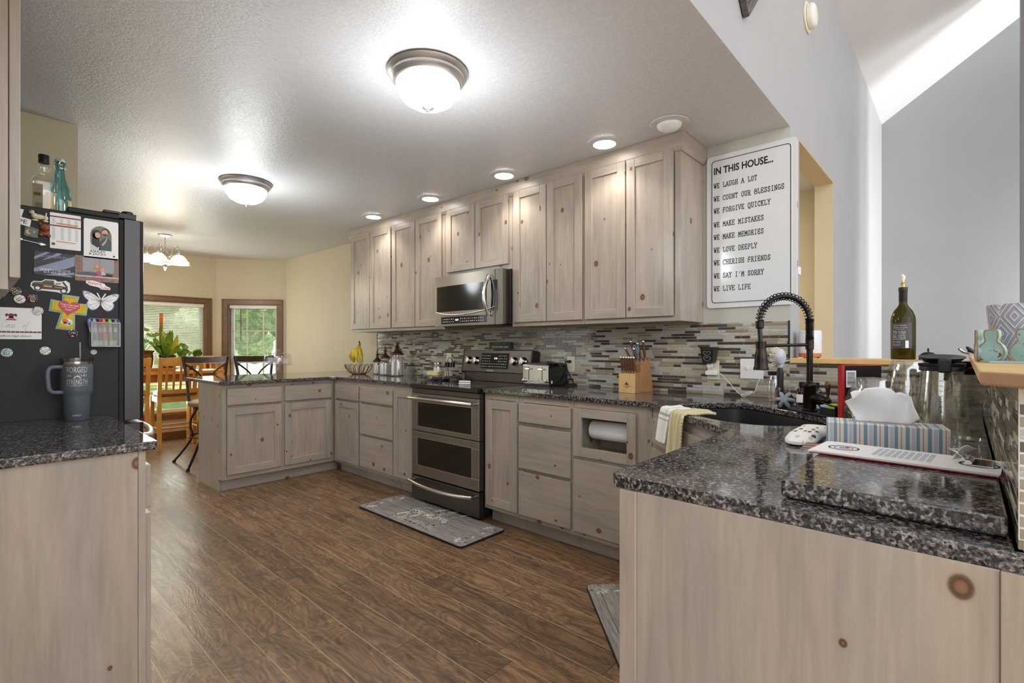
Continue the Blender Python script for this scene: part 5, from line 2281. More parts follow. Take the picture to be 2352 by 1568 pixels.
root = thing('scrub_sponge', 'lime green scrub brush with short white bristles on the caddy', 'sponge', (2.415, .4, TRZ+.006), math.atan2(.72, .69))
m = MB()
m.box(-.028, .028, -.018, .018, .010, .03)
m.box(-.014, .014, -.016, .016, .03, .04)
m.build('body', plain('lime_green', srgb(190, 206, 40), .5), root, bevel=.004)
m = MB()
for i in range(14):
    for j in range(7):
        m.box(-.026+i*.004, -.0245+i*.004, -.016+j*.005, -.0145+j*.005, .0005, .0105)
m.build('bristles', M['white'], root)
root = thing('dish_cloth', 'folded pale blue cloth behind the faucet', 'cloth', (2.66, .485, CT+.0005), .3)
m = MB()
m.grid(lambda u, v: (-.06+.12*u, -.035+.07*v, .011+.004*math.sin(u*9+v*4)), 16, 10)
m.build('cloth', plain('pale_blue_terry', srgb(150, 184, 206), .9, var=.1, scale=200, bump=.5), root, smooth=60, solid=.02)
# ================================================================ RIGHT FOREGROUND
# towels over the sink edge
EDv = (D1-D0).normalized()          # along the diagonal edge, towards the camera
NRM = Vector((-.7071, .7071))       # out of the cabinet face
dkgreen = plain('sage_stripe', srgb(112, 124, 116), .9)


def towel(name, label, mid, wdt, drop, back, mat, thick, waves, group='towels over the sink edge', skew=0, rot=0, fold=.02):
    """cloth folded over the worktop edge at the point mid (on the edge line)"""
    t = thing('dish_towel', label, 'towel', (mid[0], mid[1], CT), 0, group)
    e2 = Matrix.Rotation(rot, 2) @ EDv
    n2 = Vector((e2.y, -e2.x))
    if n2.dot(NRM) < 0:
        n2 = -n2
    path = []
    L = back+drop
    for i in range(41):
        s = i/40*L
        if s < back:
            o_, z = -(back-s), .006
        else:
            k = s-back
            o_ = .016+.006*min(1, k/.05)
            z = .006-k
            if k < .02:
                o_ = .016*math.sin(k/.02*PI/2)+.002
                z = .006-.012*(1-math.cos(k/.02*PI/2))
        path.append((o_, z))

    def fn(u, v):
        i = min(int(v*40), 39)
        f = v*40-i
        o_ = path[i][0]*(1-f)+path[i+1][0]*f
        z = path[i][1]*(1-f)+path[i+1][1]*f
        hang = max(0, -z)/max(drop, .01)
        wv = math.sin(u*waves*2*PI+1)*.010*hang+.004*hang
        x = (u-.5)*wdt*(1-.10*hang)+skew*hang
        p = e2*x+n2*(o_+wv+fold*hang*.5)
        zz = z-.012*hang*math.sin(u*PI)
        if o_ < 0:
            zz += .004*(.5+.5*math.sin(u*7+o_*60))
        return (p.x, p.y, zz)
    m = MB()
    m.grid(fn, 34, 60)
    o = m.build('cloth', mat, t, smooth=70, solid=thick)
    uv = o.data.uv_layers.new(name='UV')
    for li, lp in enumerate(o.data.loops):
        vi = lp.vertex_index
        uv.data[li].uv = ((vi//60)/33*wdt, (vi % 60)/59*L)
    return t


def plaidmat():
    N = NT('plaid_cotton')
    tc = N.n('TexCoord')
    s = N.n('SeparateXYZ')
    N.l(tc.outputs['UV'], s.inputs[0])

    def band(sock, per, off, wd):
        f = N.math('FRACT', N.math('MULTIPLY_ADD', sock, 1/per, off))
        return N.math('LESS_THAN', f, wd)
    a = N.math('MAXIMUM', band(s.outputs[1], .30, .68, .035), band(s.outputs[1], .30, .60, .02))
    b_ = N.math('MAXIMUM', band(s.outputs[0], .11, .3, .12), band(s.outputs[0], .055, .1, .03))
    c = N.mix(N.math('MULTIPLY', a, .65), srgb(232, 230, 222), srgb(118, 134, 126))
    c = N.mix(N.math('MULTIPLY', b_, .45), c, srgb(110, 124, 126))
    wv = N.noise(N.coord(), 500, 2)
    N.set(Base_Color=c, Roughness=.9)
    N.bump(wv.outputs[0], .4, .001)
    return N.m


def ribbedmat():
    N = NT('ribbed_cream_knit')
    tc = N.n('TexCoord')
    s = N.n('SeparateXYZ')
    N.l(tc.outputs['UV'], s.inputs[0])
    r_ = N.math('SINE', N.math('MULTIPLY', N.math('ADD', s.outputs[0], N.math('MULTIPLY', s.outputs[1], .5)), 900.0))
    r2 = N.math('SINE', N.math('MULTIPLY', s.outputs[0], 160.0))
    h = N.math('ADD', r_, r2)
    c = N.ramp(N.math('MULTIPLY_ADD', h, .25, .5), [(.1, srgb(186, 176, 132)), (.8, srgb(226, 216, 176))])
    N.set(Base_Color=c, Roughness=.95)
    N.bump(h, .6, .002)
    return N.m


EM = Vector((2.386-.28, 1.212-.279))
tp = lambda k: (Vector((2.386, 1.212))+EDv*k)
m1 = tp(.300)
towel('t1', 'white dish towel with grey-green plaid stripes over the sink edge', m1, .125, .150, .075, plaidmat(), .009, 1.2)
m2 = tp(.435)
towel('t2', 'cream ribbed dish towel over the sink edge, nearer the camera', m2, .125, .205, .125, ribbedmat(), .011, 1.5)

# tissue box
root = thing('tissue_box', 'striped blue, white and gold tissue box on the right worktop', 'tissue box', (1.765, .172, CT+.0005), math.atan2(.031-.307, 1.745-1.697))
N = NT('striped_card')
tc = N.n('TexCoord')
s = N.n('SeparateXYZ')
N.l(tc.outputs['Object'], s.inputs[0])
f = N.math('FRACT', N.math('MULTIPLY_ADD', s.outputs[0], 1/.0465, .40))
N.set(Base_Color=N.ramp(f, [(0, srgb(232, 232, 238)), (.12, srgb(206, 162, 60)), (.17, srgb(232, 232, 238)), (.34, srgb(138, 164, 174)), (.53, srgb(232, 232, 238)), (.62, srgb(206, 208, 220)), (.80, srgb(232, 232, 238)), (.83, srgb(138, 164, 174)), (.99, srgb(232, 232, 238))], 'CONSTANT'), Roughness=.45)
m = MB()
bl, bd, bh = .276, .115, .071
m.box(-bl/2, bl/2, -bd/2, bd/2, 0, bh)
bx = m.build('carton', N.m, root, bevel=.002)
m = MB()
m.prism([(.085*math.cos(a), .028*math.sin(a)) for a in [2*PI*i/30 for i in range(30)]], bh, bh+.0006)
m.build('opening', plain('opening_film', srgb(170, 168, 164), .3), bx)


def tiss(u, v):
    """crumpled tissue pulled up through the slot"""
    x0 = -.062+.124*u
    top = [(-.092, .056), (-.070, .070), (-.045, .098), (-.01, .102), (.015, .098), (.03, .084), (.062, .078), (.066, .05), (.078, .02)]
    k = u*(len(top)-1)
    i = min(int(k), len(top)-2)
    tx = top[i][0]*(1-(k-i))+top[i+1][0]*(k-i)
    tz = top[i][1]*(1-(k-i))+top[i+1][1]*(k-i)
    x = x0*(1-v)+tx*v
    z = tz*v
    y = .012*math.sin(u*8+v*3)*v+.009*math.sin(u*17+1)*v*(1-.4*v)-.012*v
    return (x, y, bh+.001+z)


root2 = thing('tissue', 'white tissue pulled up out of the striped box', 'tissue', root.location, root.rotation_euler.z)
m = MB()
m.grid(tiss, 44, 20)
m.build('sheet', M['paper'], root2, smooth=80, solid=.0008)
m = MB()
m.grid(lambda u, v: (.055-.11*u+(.012-.05*u)*v*.6, .014+.016*math.sin(u*6+2)*v, bh+.001+(.075+.012*math.sin(u*9))*v), 30, 14)
m.build('fold', M['paper'], root2, smooth=80, solid=.0008)

# oven mitt
root = thing('oven_mitt', 'white oven mitt with grey and teal leaf marks by the tissue box', 'oven mitt', (1.80, .368, CT+.0005), R(0))
N = NT('leaf_print_cotton')
vv = N.coord((20, 52, 1), (0, 0, .5))
vo = N.n('TexVoronoi')
vo.inputs['Scale'].default_value = 1.0
vo.inputs['Randomness'].default_value = .55
N.l(vv, vo.inputs['Vector'])
s = N.n('SeparateXYZ')
N.l(vo.outputs['Color'], s.inputs[0])
lc = N.ramp(s.outputs[0], [(0, srgb(78, 70, 66)), (.45, srgb(128, 160, 164)), (.75, srgb(206, 190, 178))], 'CONSTANT')
N.set(Base_Color=N.mix(N.math('LESS_THAN', vo.outputs['Distance'], .30), srgb(236, 234, 230), lc), Roughness=.9)
ol = smoothpath([(-.155, -.062, 0), (-.10, -.078, 0), (.04, -.07, 0), (.15, -.072, 0), (.17, .0, 0), (.15, .07, 0), (.05, .075, 0), (-.08, .07, 0), (-.16, .045, 0), (-.185, -.01, 0)], 4, True)
m = MB()
ol = [Vector((p.x, p.y*.58, 0)) for p in ol]
k = len(ol)
lv = [(.90, .0), (1.0, .006), (1.0, .014), (.86, .024), (.5, .030), (0.02, .031)]
vs = [(p.x*s_, p.y*s_, z) for s_, z in lv for p in ol]
fs = [(a*k+i, a*k+(i+1) % k, (a+1)*k+(i+1) % k, (a+1)*k+i) for a in range(len(lv)-1) for i in range(k)]
m.add(vs, fs+[tuple(range(k))[::-1]])
m.build('quilted_body', N.m, root, smooth=60)

# stone slab
root = thing('granite_slab', 'thick loose granite slab resting on the worktop at far right', 'slab', (1.20, .102, CT+.0005))
m = MB()
m.box(-.152, .262, -.150, .158, .0035, .0345)
m.build('slab', M['granite'], root, bevel=.004)
m = MB()
m.box(-.14, .25, -.135, .145, 0, .0034)
m.build('pad', M['rubber'], root)
SZ = CT+.0355

# clipboard, papers and card
root = thing('clipboard', 'clipboard of white papers with a steel clip on the granite slab', 'clipboard', (1.435, .105, SZ+.001), R(-90-4))
m = MB()
m.box(-.165, .165, -.085, .075, 0, .0025)
m.build('board', M['red'], root)
m = MB()
m.box(-.168, .16, -.088, .072, .003, .0058)
m.box(-.158, .162, -.09, .07, .006, .0075)
m.build('papers', M['paper'], root)


def ringm(m, x, y, r0, r1, z):
    n = 28
    for i in range(n):
        a, b_ = 2*PI*i/n, 2*PI*(i+1)/n
        m.prism([(x+r0*math.cos(a), y+r0*math.sin(a)), (x+r1*math.cos(a), y+r1*math.sin(a)), (x+r1*math.cos(b_), y+r1*math.sin(b_)), (x+r0*math.cos(b_), y+r0*math.sin(b_))], z, z+.0004)


m = MB()
for x in (-.112, .128):
    ringm(m, x, -.01, .028, .032, .0076)
    ringm(m, x, -.01, .018, .020, .0076)
    m.box(x-.008, x+.003, -.016, -.005, .0076, .008, 1)
    m.box(x+.002, x+.010, -.012, .004, .0076, .0081, 2)
for i in range(9):
    m.box(-.05+.012*i, -.042+.012*i, -.05, .045, .0076, .0079, 3)
m.build('letterhead', [M['ink'], plain('print_blue', srgb(90, 120, 160), .6), M['red'], plain('print_grey_blue', srgb(196, 204, 216), .6)], root)
m = MB()
m.box(.118, .150, -.035, .045, .0082, .0105)
m.tube([(.112, -.03, .012), (.112, .04, .012)], .006, 10)
m.tube(smoothpath([(.112, -.018, .014), (.094, -.016, .030), (.082, -.006, .034), (.082, .012, .034), (.094, .022, .030), (.112, .026, .014)], 5), .002, 6)
m.build('clip', M['chrome'], root, smooth=50)
m = MB()
m.grid(lambda u, v: (.085+.03*u+.012*v, -.012+.03*v, .012+.034*math.sin(u*PI*.6)*(1-.3*v)), 10, 8)
m.build('tag', M['white'], root, smooth=60, solid=.001)
root = thing('greeting_card', 'red, green and black striped card poking out under the clipboard', 'card', (1.452, .262, SZ+.0002), R(-86))
N = NT('stripe_card')
s = N.n('SeparateXYZ')
N.l(N.coord(), s.inputs[0])
N.set(Base_Color=N.ramp(N.math('FRACT', N.math('MULTIPLY', s.outputs[1], 26.0)), [(0, srgb(170, 50, 52)), (.22, srgb(60, 64, 60)), (.42, srgb(188, 66, 70)), (.6, srgb(222, 216, 210)), (.7, srgb(70, 96, 78))], 'CONSTANT'), Roughness=.4)
m = MB()
m.box(-.045, .055, -.05, .05, 0, .0007)
m.build('card', N.m, root)

# pressed glass jar behind the clip
root = thing('glass_jar', 'short pressed-glass jar behind the clipboard clip', 'jar', (1.665, -.004, CT+.0005))
m = MB()
m.lathe([(0, 0), (.032, 0), (.036, .005), (.036, .04), (.034, .045), (.0375, .048), (.0375, .052), (.034, .054), (.036, .062), (.033, .063), (.031, .05), (.033, .04), (.033, .007), (0, .005)], 30)
m.build('jar', M['glass'], root, smooth=40)

# upside-down glass vessels
root = thing('glass_vase', 'bulging clear glass vase standing upside down behind the tissue', 'vase', (2.02, .225, CT+.0005))
m = MB()
pf = [(.050, .0), (.072, .02), (.083, .055), (.078, .10), (.064, .145), (.050, .178), (.043, .186), (0, .188)]
m.lathe(pf+[(0, .184), (.040, .182), (.047, .175), (.061, .143), (.075, .099), (.080, .055), (.069, .021), (.047, .001)], 36)
for i, v in enumerate(m.v):
    a = math.atan2(v[1], v[0])
    f_ = 1+.016*math.cos(a*7)+.006*math.sin(a*13+v[2]*40)
    m.v[i] = (v[0]*f_, v[1]*f_, v[2])
m.build('vase', clearglass('wavy_glass', (1, .99, .97), .32, .02), root, smooth=60)
root = thing('glass_carafe', 'clear glass carafe with a black handle upside down by the pitcher', 'carafe', (2.235, .147, CT+.0005))
m = MB()
pf = [(.062, .0), (.070, .03), (.072, .09), (.066, .15), (.058, .20), (.052, .236), (.046, .242), (0, .243)]
m.lathe(pf+[(0, .239), (.044, .238), (.049, .234), (.055, .199), (.063, .149), (.069, .09), (.067, .03), (.058, .001)], 36)
for i, v in enumerate(m.v):
    a = math.atan2(v[1], v[0])
    f_ = 1+.012*math.cos(a*8)
    m.v[i] = (v[0]*f_, v[1]*f_, v[2])
m.build('carafe', MATS.get('wavy2') or clearglass('wavy_glass_two', (1, .99, .97), .32, .02), root, smooth=60)
m = MB()
hd = Vector((-.2, -1, 0)).normalized()
m.tube(smoothpath([hd*.055+Vector((0, 0, .245)), hd*.066+Vector((0, 0, .215)), hd*.076+Vector((0, 0, .17)), hd*.080+Vector((0, 0, .13))], 5), [.010]*5+[.011]*5+[.009]*6, 10, flat=1.4)
m.build('handle', M['black'], root, smooth=50)
m = MB()
m.tube(smoothpath([hd*.080+Vector((0, 0, .135)), hd*.088+Vector((.004, 0, .11)), hd*.074+Vector((0, 0, .07))], 5), .003, 6)
m.build('bracket', M['chrome'], root, smooth=50)

# red box
root = thing('red_box', 'tall thin box with a red edge and barcode standing behind the vase', 'box', (2.358, .305, CT+.0005), math.atan2(.25-.365, 2.40-2.30))
m = MB()
m.box(-.075, .075, -.012, .012, 0, .216)
bx = m.build('box', plain('glossy_black_print', srgb(26, 24, 26), .25), root)
m = MB()
m.box(-.0765, -.066, -.0128, .0128, -.0, .2165)
m.box(-.0765, .0755, -.0128, .0128, .2145, .2168)
m.build('red_edge', M['red'], bx)
m = MB()
m.box(-.060, -.022, -.0128, -.012, .130, .195)
bc = m.build('barcode_patch', M['white'], bx)
m = MB()
rn = random.Random(8)
z = .138
while z < .188:
    h_ = rn.uniform(.0008, .0024)
    m.box(-.056, -.027, -.0132, -.0128, z, z+h_)
    z += h_+rn.uniform(.001, .0022)
m.build('barcode', M['ink'], bc)


PG = clearglass('pitcher_glass', (1, .99, .96), .30)
# glass pitchers with black lids
def pitcher(label, x, y, h_, r_, rz):
    t = thing('glass_pitcher', label, 'pitcher', (x, y, CT+.0005), rz, 'glass pitchers against the half wall')
    m = MB()
    n = 48
    pf = [(r_*1.03, 0), (r_*1.05, .006), (r_*.98, h_*.4), (r_*.82, h_*.82)]
    m.lathe([(0, 0)]+pf+[(r_*.79, h_*.82), (r_*.95, h_*.4), (r_*1.01, .008), (0, .006)], n)
    for i, v in enumerate(m.v):
        a = math.atan2(v[1], v[0])
        f_ = 1-.03*abs(math.sin(a*5))
        m.v[i] = (v[0]*f_, v[1]*f_, v[2])
    bd_ = m.build('body', PG, t, smooth=35)
    m = MB()
    for k in range(10):
        z = h_*(.16+.06*k)
        q = r_*1.03*(1-.15*z/h_)
        a = R(172)
        m.box(q*math.cos(a)-.001, q*math.cos(a)-.0004, q*math.sin(a)-.004, q*math.sin(a)+.004, z, z+.0012)
    m.build('measure_marks', M['ink'], bd_)
    m = MB()
    a = r_*.86
    m.lathe([(0, h_*.815), (a, h_*.815), (a*1.03, h_*.83), (a, h_*.84), (a*1.03, h_*.85), (a, h_*.86), (a*1.04, h_*.872), (a*1.06, h_*.89), (a*1.06, h_*.9), (a, h_*.905), (0, h_*.905)], 40)
    ld_ = m.build('lid_collar', M['black'], t, smooth=30)
    m = MB()
    m.lathe([(0, .93*h_), (a*.25, .93*h_), (a*.3, .945*h_), (a*.6, .955*h_), (a*1.04, .985*h_), (a*1.05, .978*h_), (a*.8, .925*h_), (a*.5, .906*h_), (0, .906*h_)], 40)
    m.v = [(x_, y_, z_+.10*(x_)*1.0) for x_, y_, z_ in m.v]
    m.build('lid_funnel', M['black'], ld_, smooth=50)
    m = MB()
    m.box(-a*1.16, -a*.92, -.016, .016, h_*.80, h_*.955)
    m.build('lid_latch', M['black'], ld_, bevel=.004)
    m = MB()
    m.lathe([(0, h_*.70), (.017, h_*.70), (.019, h_*.81), (0, h_*.81)], 18)
    m.build('strainer', M['rubber'], ld_, smooth=40)
    return t


pitcher('glass pitcher with black lid and measure marks, the nearer of the two', 2.06, .054, .262, .064, R(8))
pitcher('second glass pitcher behind the nearer one, in the tiled corner', 2.37, .022, .235, .066, R(190))

# ================================================================ ON THE LEDGE
LZ = 1.1405
root = thing('wine_bottle', 'empty dark green wine bottle with a wick stopper on the ledge', 'bottle', (3.115, .226, LZ))
root.scale = (1.03, 1.03, 1.11)
bot = NT('green_bottle_glass')
t_ = bot.t
bot.b.inputs['Base Color'].default_value = (.05, .045, .004, 1)
bot.b.inputs['Roughness'].default_value = .04
nz = bot.noise(bot.coord((1, 1, 1)), 9, 2)
trn = bot.n('BsdfTransparent')
bot.l(bot.ramp(nz.outputs[0], [(.3, (.30, .24, .02)), (.7, (.42, .36, .05))]), trn.inputs[0])
mx = bot.n('MixShader')
mx.inputs[0].default_value = .45
bot.l(trn.outputs[0], mx.inputs[1])
bot.l(bot.b.outputs[0], mx.inputs[2])
bot.l(mx.outputs[0], t_.nodes['Material Output'].inputs[0])
m = MB()
m.lathe([(0, .006), (.02, .004), (.046, .0), (.048, .004), (.0485, .17), (.046, .19), (.036, .215), (.022, .232), (.0165, .245), (.0155, .30), (.0165, .302), (.0165, .315), (.0145, .316), (0, .316)], 36)
m.build('bottle', bot.m, root, smooth=50)
m = MB()
m.lathe([(.0162, .255), (.0168, .256), (.0168, .300), (.0182, .302), (.0182, .318), (.0165, .319), (0, .319)], 28)
m.build('capsule', plain('black_foil', srgb(38, 38, 40), .4), root, smooth=40)
m = MB()
m.lathe([(0, .318), (.009, .319), (.0095, .322), (.0085, .325), (.0095, .328), (.0085, .332), (.0095, .336), (.006, .340), (0, .34)], 18)
st = m.build('wick_holder', plain('brass', srgb(196, 160, 90), .25, .9), root, smooth=40)
m = MB()
m.tube([(0, 0, .338), (-.001, .002, .352), (-.004, -.002, .365), (-.002, .003, .376)], [.005, .0085, .009, .004], 9)
m.build('wick', plain('cotton_wick', srgb(232, 228, 216), .95, bump=.5), root, smooth=60)
m = MB()
n = 20
lb = []
for i in range(n+1):
    a = R(208-95)+R(190)*0+R(130)*i/n-R(0)
    lb.append(a)
base_a = math.atan2(-.226, -3.115)
for i in range(n):
    a0_, a1_ = base_a-R(70)+R(112)*i/n, base_a-R(70)+R(112)*(i+1)/n
    r_ = .0489
    m.add([(r_*math.cos(a0_), r_*math.sin(a0_), .048), (r_*math.cos(a1_), r_*math.sin(a1_), .048), (r_*math.cos(a1_), r_*math.sin(a1_), .160), (r_*math.cos(a0_), r_*math.sin(a0_), .160)], [(0, 1, 2, 3)])
lbo = m.build('label', plain('charcoal_label', srgb(66, 66, 68), .5), root, smooth=60)


def wrap_text(s_, h_, ang, z, mat, parent, r_=.0492, width=None):
    o = text(s_, 1, mat, parent, Matrix.Identity(4))
    xs = [v.co.x for v in o.data.vertices]
    ys = [v.co.y for v in o.data.vertices]
    k = h_/(max(ys)-min(ys))
    kx = k if width is None else width/(max(xs)-min(xs))
    for v in o.data.vertices:
        a = ang+(v.co.x-(max(xs)+min(xs))/2)*kx/r_
        v.co = ((r_+(.0002 if v.co.z > 0 else -.0002))*math.cos(a), (r_+(.0002 if v.co.z > 0 else -.0002))*math.sin(a), z+(v.co.y-(max(ys)+min(ys))/2)*k)
    return o


la = base_a-R(14)
wrap_text("JACK'S BARREL", .0062, la, .148, wht, lbo, width=.052)
wrap_text('CABERNET SAUVIGNON', .004, la, .139, wht, lbo, width=.058)
wrap_text('CALIFORNIA', .0028, la, .132, wht, lbo, width=.034)
m = MB()
rn = random.Random(9)
for k in range(16):
    z = .124-.0042*k
    if k in (10, 13):
        continue
    w_ = R(62) if k < 10 else R(40)
    for j in range(12):
        if rn.random() < .12:
            continue
        a0_, a1_ = la-R(36)+w_*j/12, la-R(36)+w_*(j+.82)/12
        r_ = .0491
        m.add([(r_*math.cos(a0_), r_*math.sin(a0_), z), (r_*math.cos(a1_), r_*math.sin(a1_), z), (r_*math.cos(a1_), r_*math.sin(a1_), z+.0016), (r_*math.cos(a0_), r_*math.sin(a0_), z+.0016)], [(0, 1, 2, 3)])
m.build('small_print', wht, lbo)
m = MB()
for k in range(3):
    a0_, a1_ = la+R(24)+R(5)*k, la+R(29)+R(5)*k
    r_ = .0491
    m.add([(r_*math.cos(a0_), r_*math.sin(a0_), .05), (r_*math.cos(a1_), r_*math.sin(a1_), .05), (r_*math.cos(a1_), r_*math.sin(a1_), .082), (r_*math.cos(a0_), r_*math.sin(a0_), .082)], [(0, 1, 2, 3)])
m.build('barcode_patch', M['white'], lbo)

root = thing('diffuser', 'white rounded diffuser with an orange-brown base on the ledge', 'diffuser', (3.135, .632, LZ))
m = MB()
m.lathe([(0, .004), (.050, .004), (.054, .008), (.054, .026), (0, .026)], 36)
m.build('base', plain('copper_wood', srgb(196, 120, 66), .4, var=.12), root, smooth=40)
m = MB()
m.lathe([(0, .0262), (.055, .0262), (.056, .03), (.056, .142), (.052, .149), (.044, .151), (0, .151)], 36)
m.build('cover', plain('matte_white', srgb(228, 228, 232), .5), root, smooth=40)
m = MB()
for a in (.5, 2.6, 4.7):
    m.lathe([(0, 0), (.006, 0), (.006, .0042), (0, .0042)], 10, (.04*math.cos(a), .04*math.sin(a), 0))
m.build('foot', M['rubber'], root)
root = thing('black_dome', 'small black dome with a spike on the ledge behind the pitcher', 'stopper', (3.10, .13, LZ))  # unidentified object, modelled by its shape only
m = MB()
m.lathe([(0, 0), (.036, 0), (.036, .006), (.030, .024), (.018, .034), (.004, .037), (.003, .042), (.005, .048), (0, .058)], 24)
m.build('dome', M['black'], root, smooth=40)
root = thing('spoon_rest', 'small steel and black utensil tips on the ledge by the planter', 'utensil', (2.95, -.035, 1.1685))
m = MB()
m.tube([(0, .02, .004), (.01, .04, .012), (.0, .055, .024)], [.006, .008, .005], 8)
m.tube([(0, .0, .004), (0, .02, .020), (0, .03, .034)], [.005, .009, .004], 8, mi=1)
m.build('tips', [M['chrome'], M['black']], root, smooth=50)

NZ = 1.1685
root = thing('planter_pot', 'lilac-grey ceramic pot with raised diamond pattern on the ledge', 'pot', (1.655, -.108, NZ+.0005))
m = MB()
pot = NT('lilac_glaze')
tc = pot.n('TexCoord')
s = pot.n('SeparateXYZ')
pot.l(tc.outputs['Object'], s.inputs[0])
ang = pot.math('MULTIPLY', pot.math('ARCTAN2', s.outputs[1], s.outputs[0]), 8/(2*PI))
uu = pot.math('ABSOLUTE', pot.math('SUBTRACT', pot.math('FRACT', ang), .5))
vv_ = pot.math('ABSOLUTE', pot.math('SUBTRACT', pot.math('FRACT', pot.math('MULTIPLY_ADD', s.outputs[2], 1/.078, .18)), .5))
dm = pot.math('FRACT', pot.math('MULTIPLY', pot.math('ADD', uu, vv_), 5.0))
rdg = pot.ramp(dm, [(.40, (0, 0, 0)), (.55, (1, 1, 1)), (.85, (1, 1, 1)), (1.0, (0, 0, 0))])
pot.set(Base_Color=pot.mix(rdg, srgb(160, 158, 172), srgb(204, 202, 210)), Roughness=.2)
pot.bump(rdg, .8, .004)
m.lathe([(0, 0), (.046, 0), (.050, .004), (.066, .075), (.071, .128), (.070, .132), (.066, .130), (.060, .075), (.045, .012), (0, .012)], 44)
m.build('pot', pot.m, root, smooth=50)
teal = NT('weathered_teal_glaze')
v_ = teal.coord()
n1 = teal.noise(v_, 60, 4, .65)
n2 = teal.noise(v_, 26, 2)
teal.set(Base_Color=teal.mix(teal.ramp(n1.outputs[0], [(.60, (0, 0, 0)), (.64, (1, 1, 1))]), teal.ramp(n2.outputs[0], [(.3, srgb(140, 176, 166)), (.7, srgb(166, 196, 196))]), srgb(124, 74, 56)), Roughness=.25)
rust = plain('rust_glaze_edge', srgb(168, 120, 72), .35, var=.3, scale=80)
root = thing('ceramic_holder', 'weathered teal ceramic holder of gourd-shaped panels on the ledge', 'planter', (1.54, -.085, NZ))
gour = smoothpath([(-.006, 0), (-.024, .010), (-.029, .028), (-.021, .042), (-.0125, .049), (-.0145, .058), (-.0125, .070), (0, .0725), (.0125, .070), (.0145, .058), (.0125, .049), (.021, .042), (.029, .028), (.024, .010), (.006, 0)] if False else [(-.006, 0, 0), (-.020, .006, 0), (-.0265, .022, 0), (-.021, .037, 0), (-.0125, .046, 0), (-.0145, .058, 0), (-.0125, .071, 0), (0, .0725, 0), (.0125, .071, 0), (.0145, .058, 0), (.0125, .046, 0), (.021, .037, 0), (.0265, .022, 0), (.020, .006, 0), (.006, 0, 0)], 4, True)
gp = [(p.x, max(0, p.y)) for p in gour]


def gourd(cx_, cy_, nx, ny):
    nrm = Vector((nx, ny, 0)).normalized()
    xd = Vector((-nrm.y, nrm.x, 0))
    m = MB()
    m.T = frame((cx_-1.54, cy_+.085, .001), xd, (0, 0, 1))
    m.prism(gp, -.005, .005)
    g = m.build('gourd_panel', teal.m, root, bevel=.002)
    m = MB()
    m.T = frame((cx_-1.54, cy_+.085, .001), xd, (0, 0, 1))
    zz = .0052 if m.T.col[2].xyz.dot(nrm) > 0 else -.0052
    m.tube([(p[0]*.97, p[1]*.97+.001, zz) for p in gp], .0011, 5, closed=True)
    m.build('rim', rust, g)


gourd(1.547, -.046, -.80, .6)
gourd(1.512, -.096, -.85, .5)
gourd(1.580, -.024, -.1, 1)
gourd(1.478, -.150, -.85, .5)
m = MB()
m.prism([(-.052, .046), (.045, .064), (.05, -.05), (-.06, -.085)], 0, .004)
m.build('base', teal.m, root)

# ================================================================ SIGN
root = thing('wall_sign', 'tall white enamel sign of house rules hanging beside the wall cabinets', 'sign', (XW-.003, .913, 1.432), RW)
sw, sh_ = .486, .908
m = MB()
m.prism(rrect(sw, sh_, .022), 0, .012)
m.prism([(x, y) for x, y in rrect(sw-.05, sh_-.05, .012)], .012, .0135)
m.v = [(x, -z, y+sh_/2) for x, y, z in m.v]
en = plain('white_enamel', srgb(226, 227, 228), .12, var=.01, spec=.6)
bd_ = m.build('board', en, root, bevel=.005, seg=3)
ST = frame((0, -.0137, 0), (1, 0, 0), (0, 0, 1))
m = MB()
m.T = ST
bp = [(x, y+sh_/2) for x, y in rrect(sw-.062, sh_-.062, .018)]
ribbon(m, bp, .0038, closed=True)
m.build('border_line', M['ink'], bd_)
z0s = 1.432
fit_text('IN THIS HOUSE...', .325, .043, M['ink'], bd_, ST @ Matrix.Translation((-.037, 2.252-z0s-.004, 0)), bold=.028)
zs = [2.149, 2.071, 1.999, 1.917, 1.842, 1.765, 1.690, 1.612, 1.535]
txt = ['WE LAUGH A LOT', 'WE COUNT OUR BLESSINGS', 'WE FORGIVE QUICKLY', 'WE MAKE MISTAKES', 'WE MAKE MEMORIES', 'WE LOVE DEEPLY', 'WE CHERISH FRIENDS', "WE SAY I'M SORRY", 'WE LIVE LIFE']
for z, s_ in zip(zs, txt):
    m = MB()
    m.T = ST @ Matrix.Diagonal((.80, 1, 1, 1))
    strokes(m, s_, .0272, -.199/.80, z-z0s-.002, .0038, adv=.80)
    m.build('lettering', M['ink'], bd_)
m = MB()
for z in (.2, .52):
    m.box(sw/2-.0005, sw/2+.0006, -.010, -.002, z, z+.035)
m.build('rust_chip', plain('rust_chip', srgb(120, 66, 50), .8), bd_)
root = thing('thermostat', 'small white box on the wall edge just right of the sign', 'thermostat', (3.243, YE-.0025, 1.615), 0)
m = MB()
m.box(-.045, .012, -.006, .0, 0, .045)
m.build('case', M['white'], root, bevel=.003)

# ================================================================ FLOOR MATS


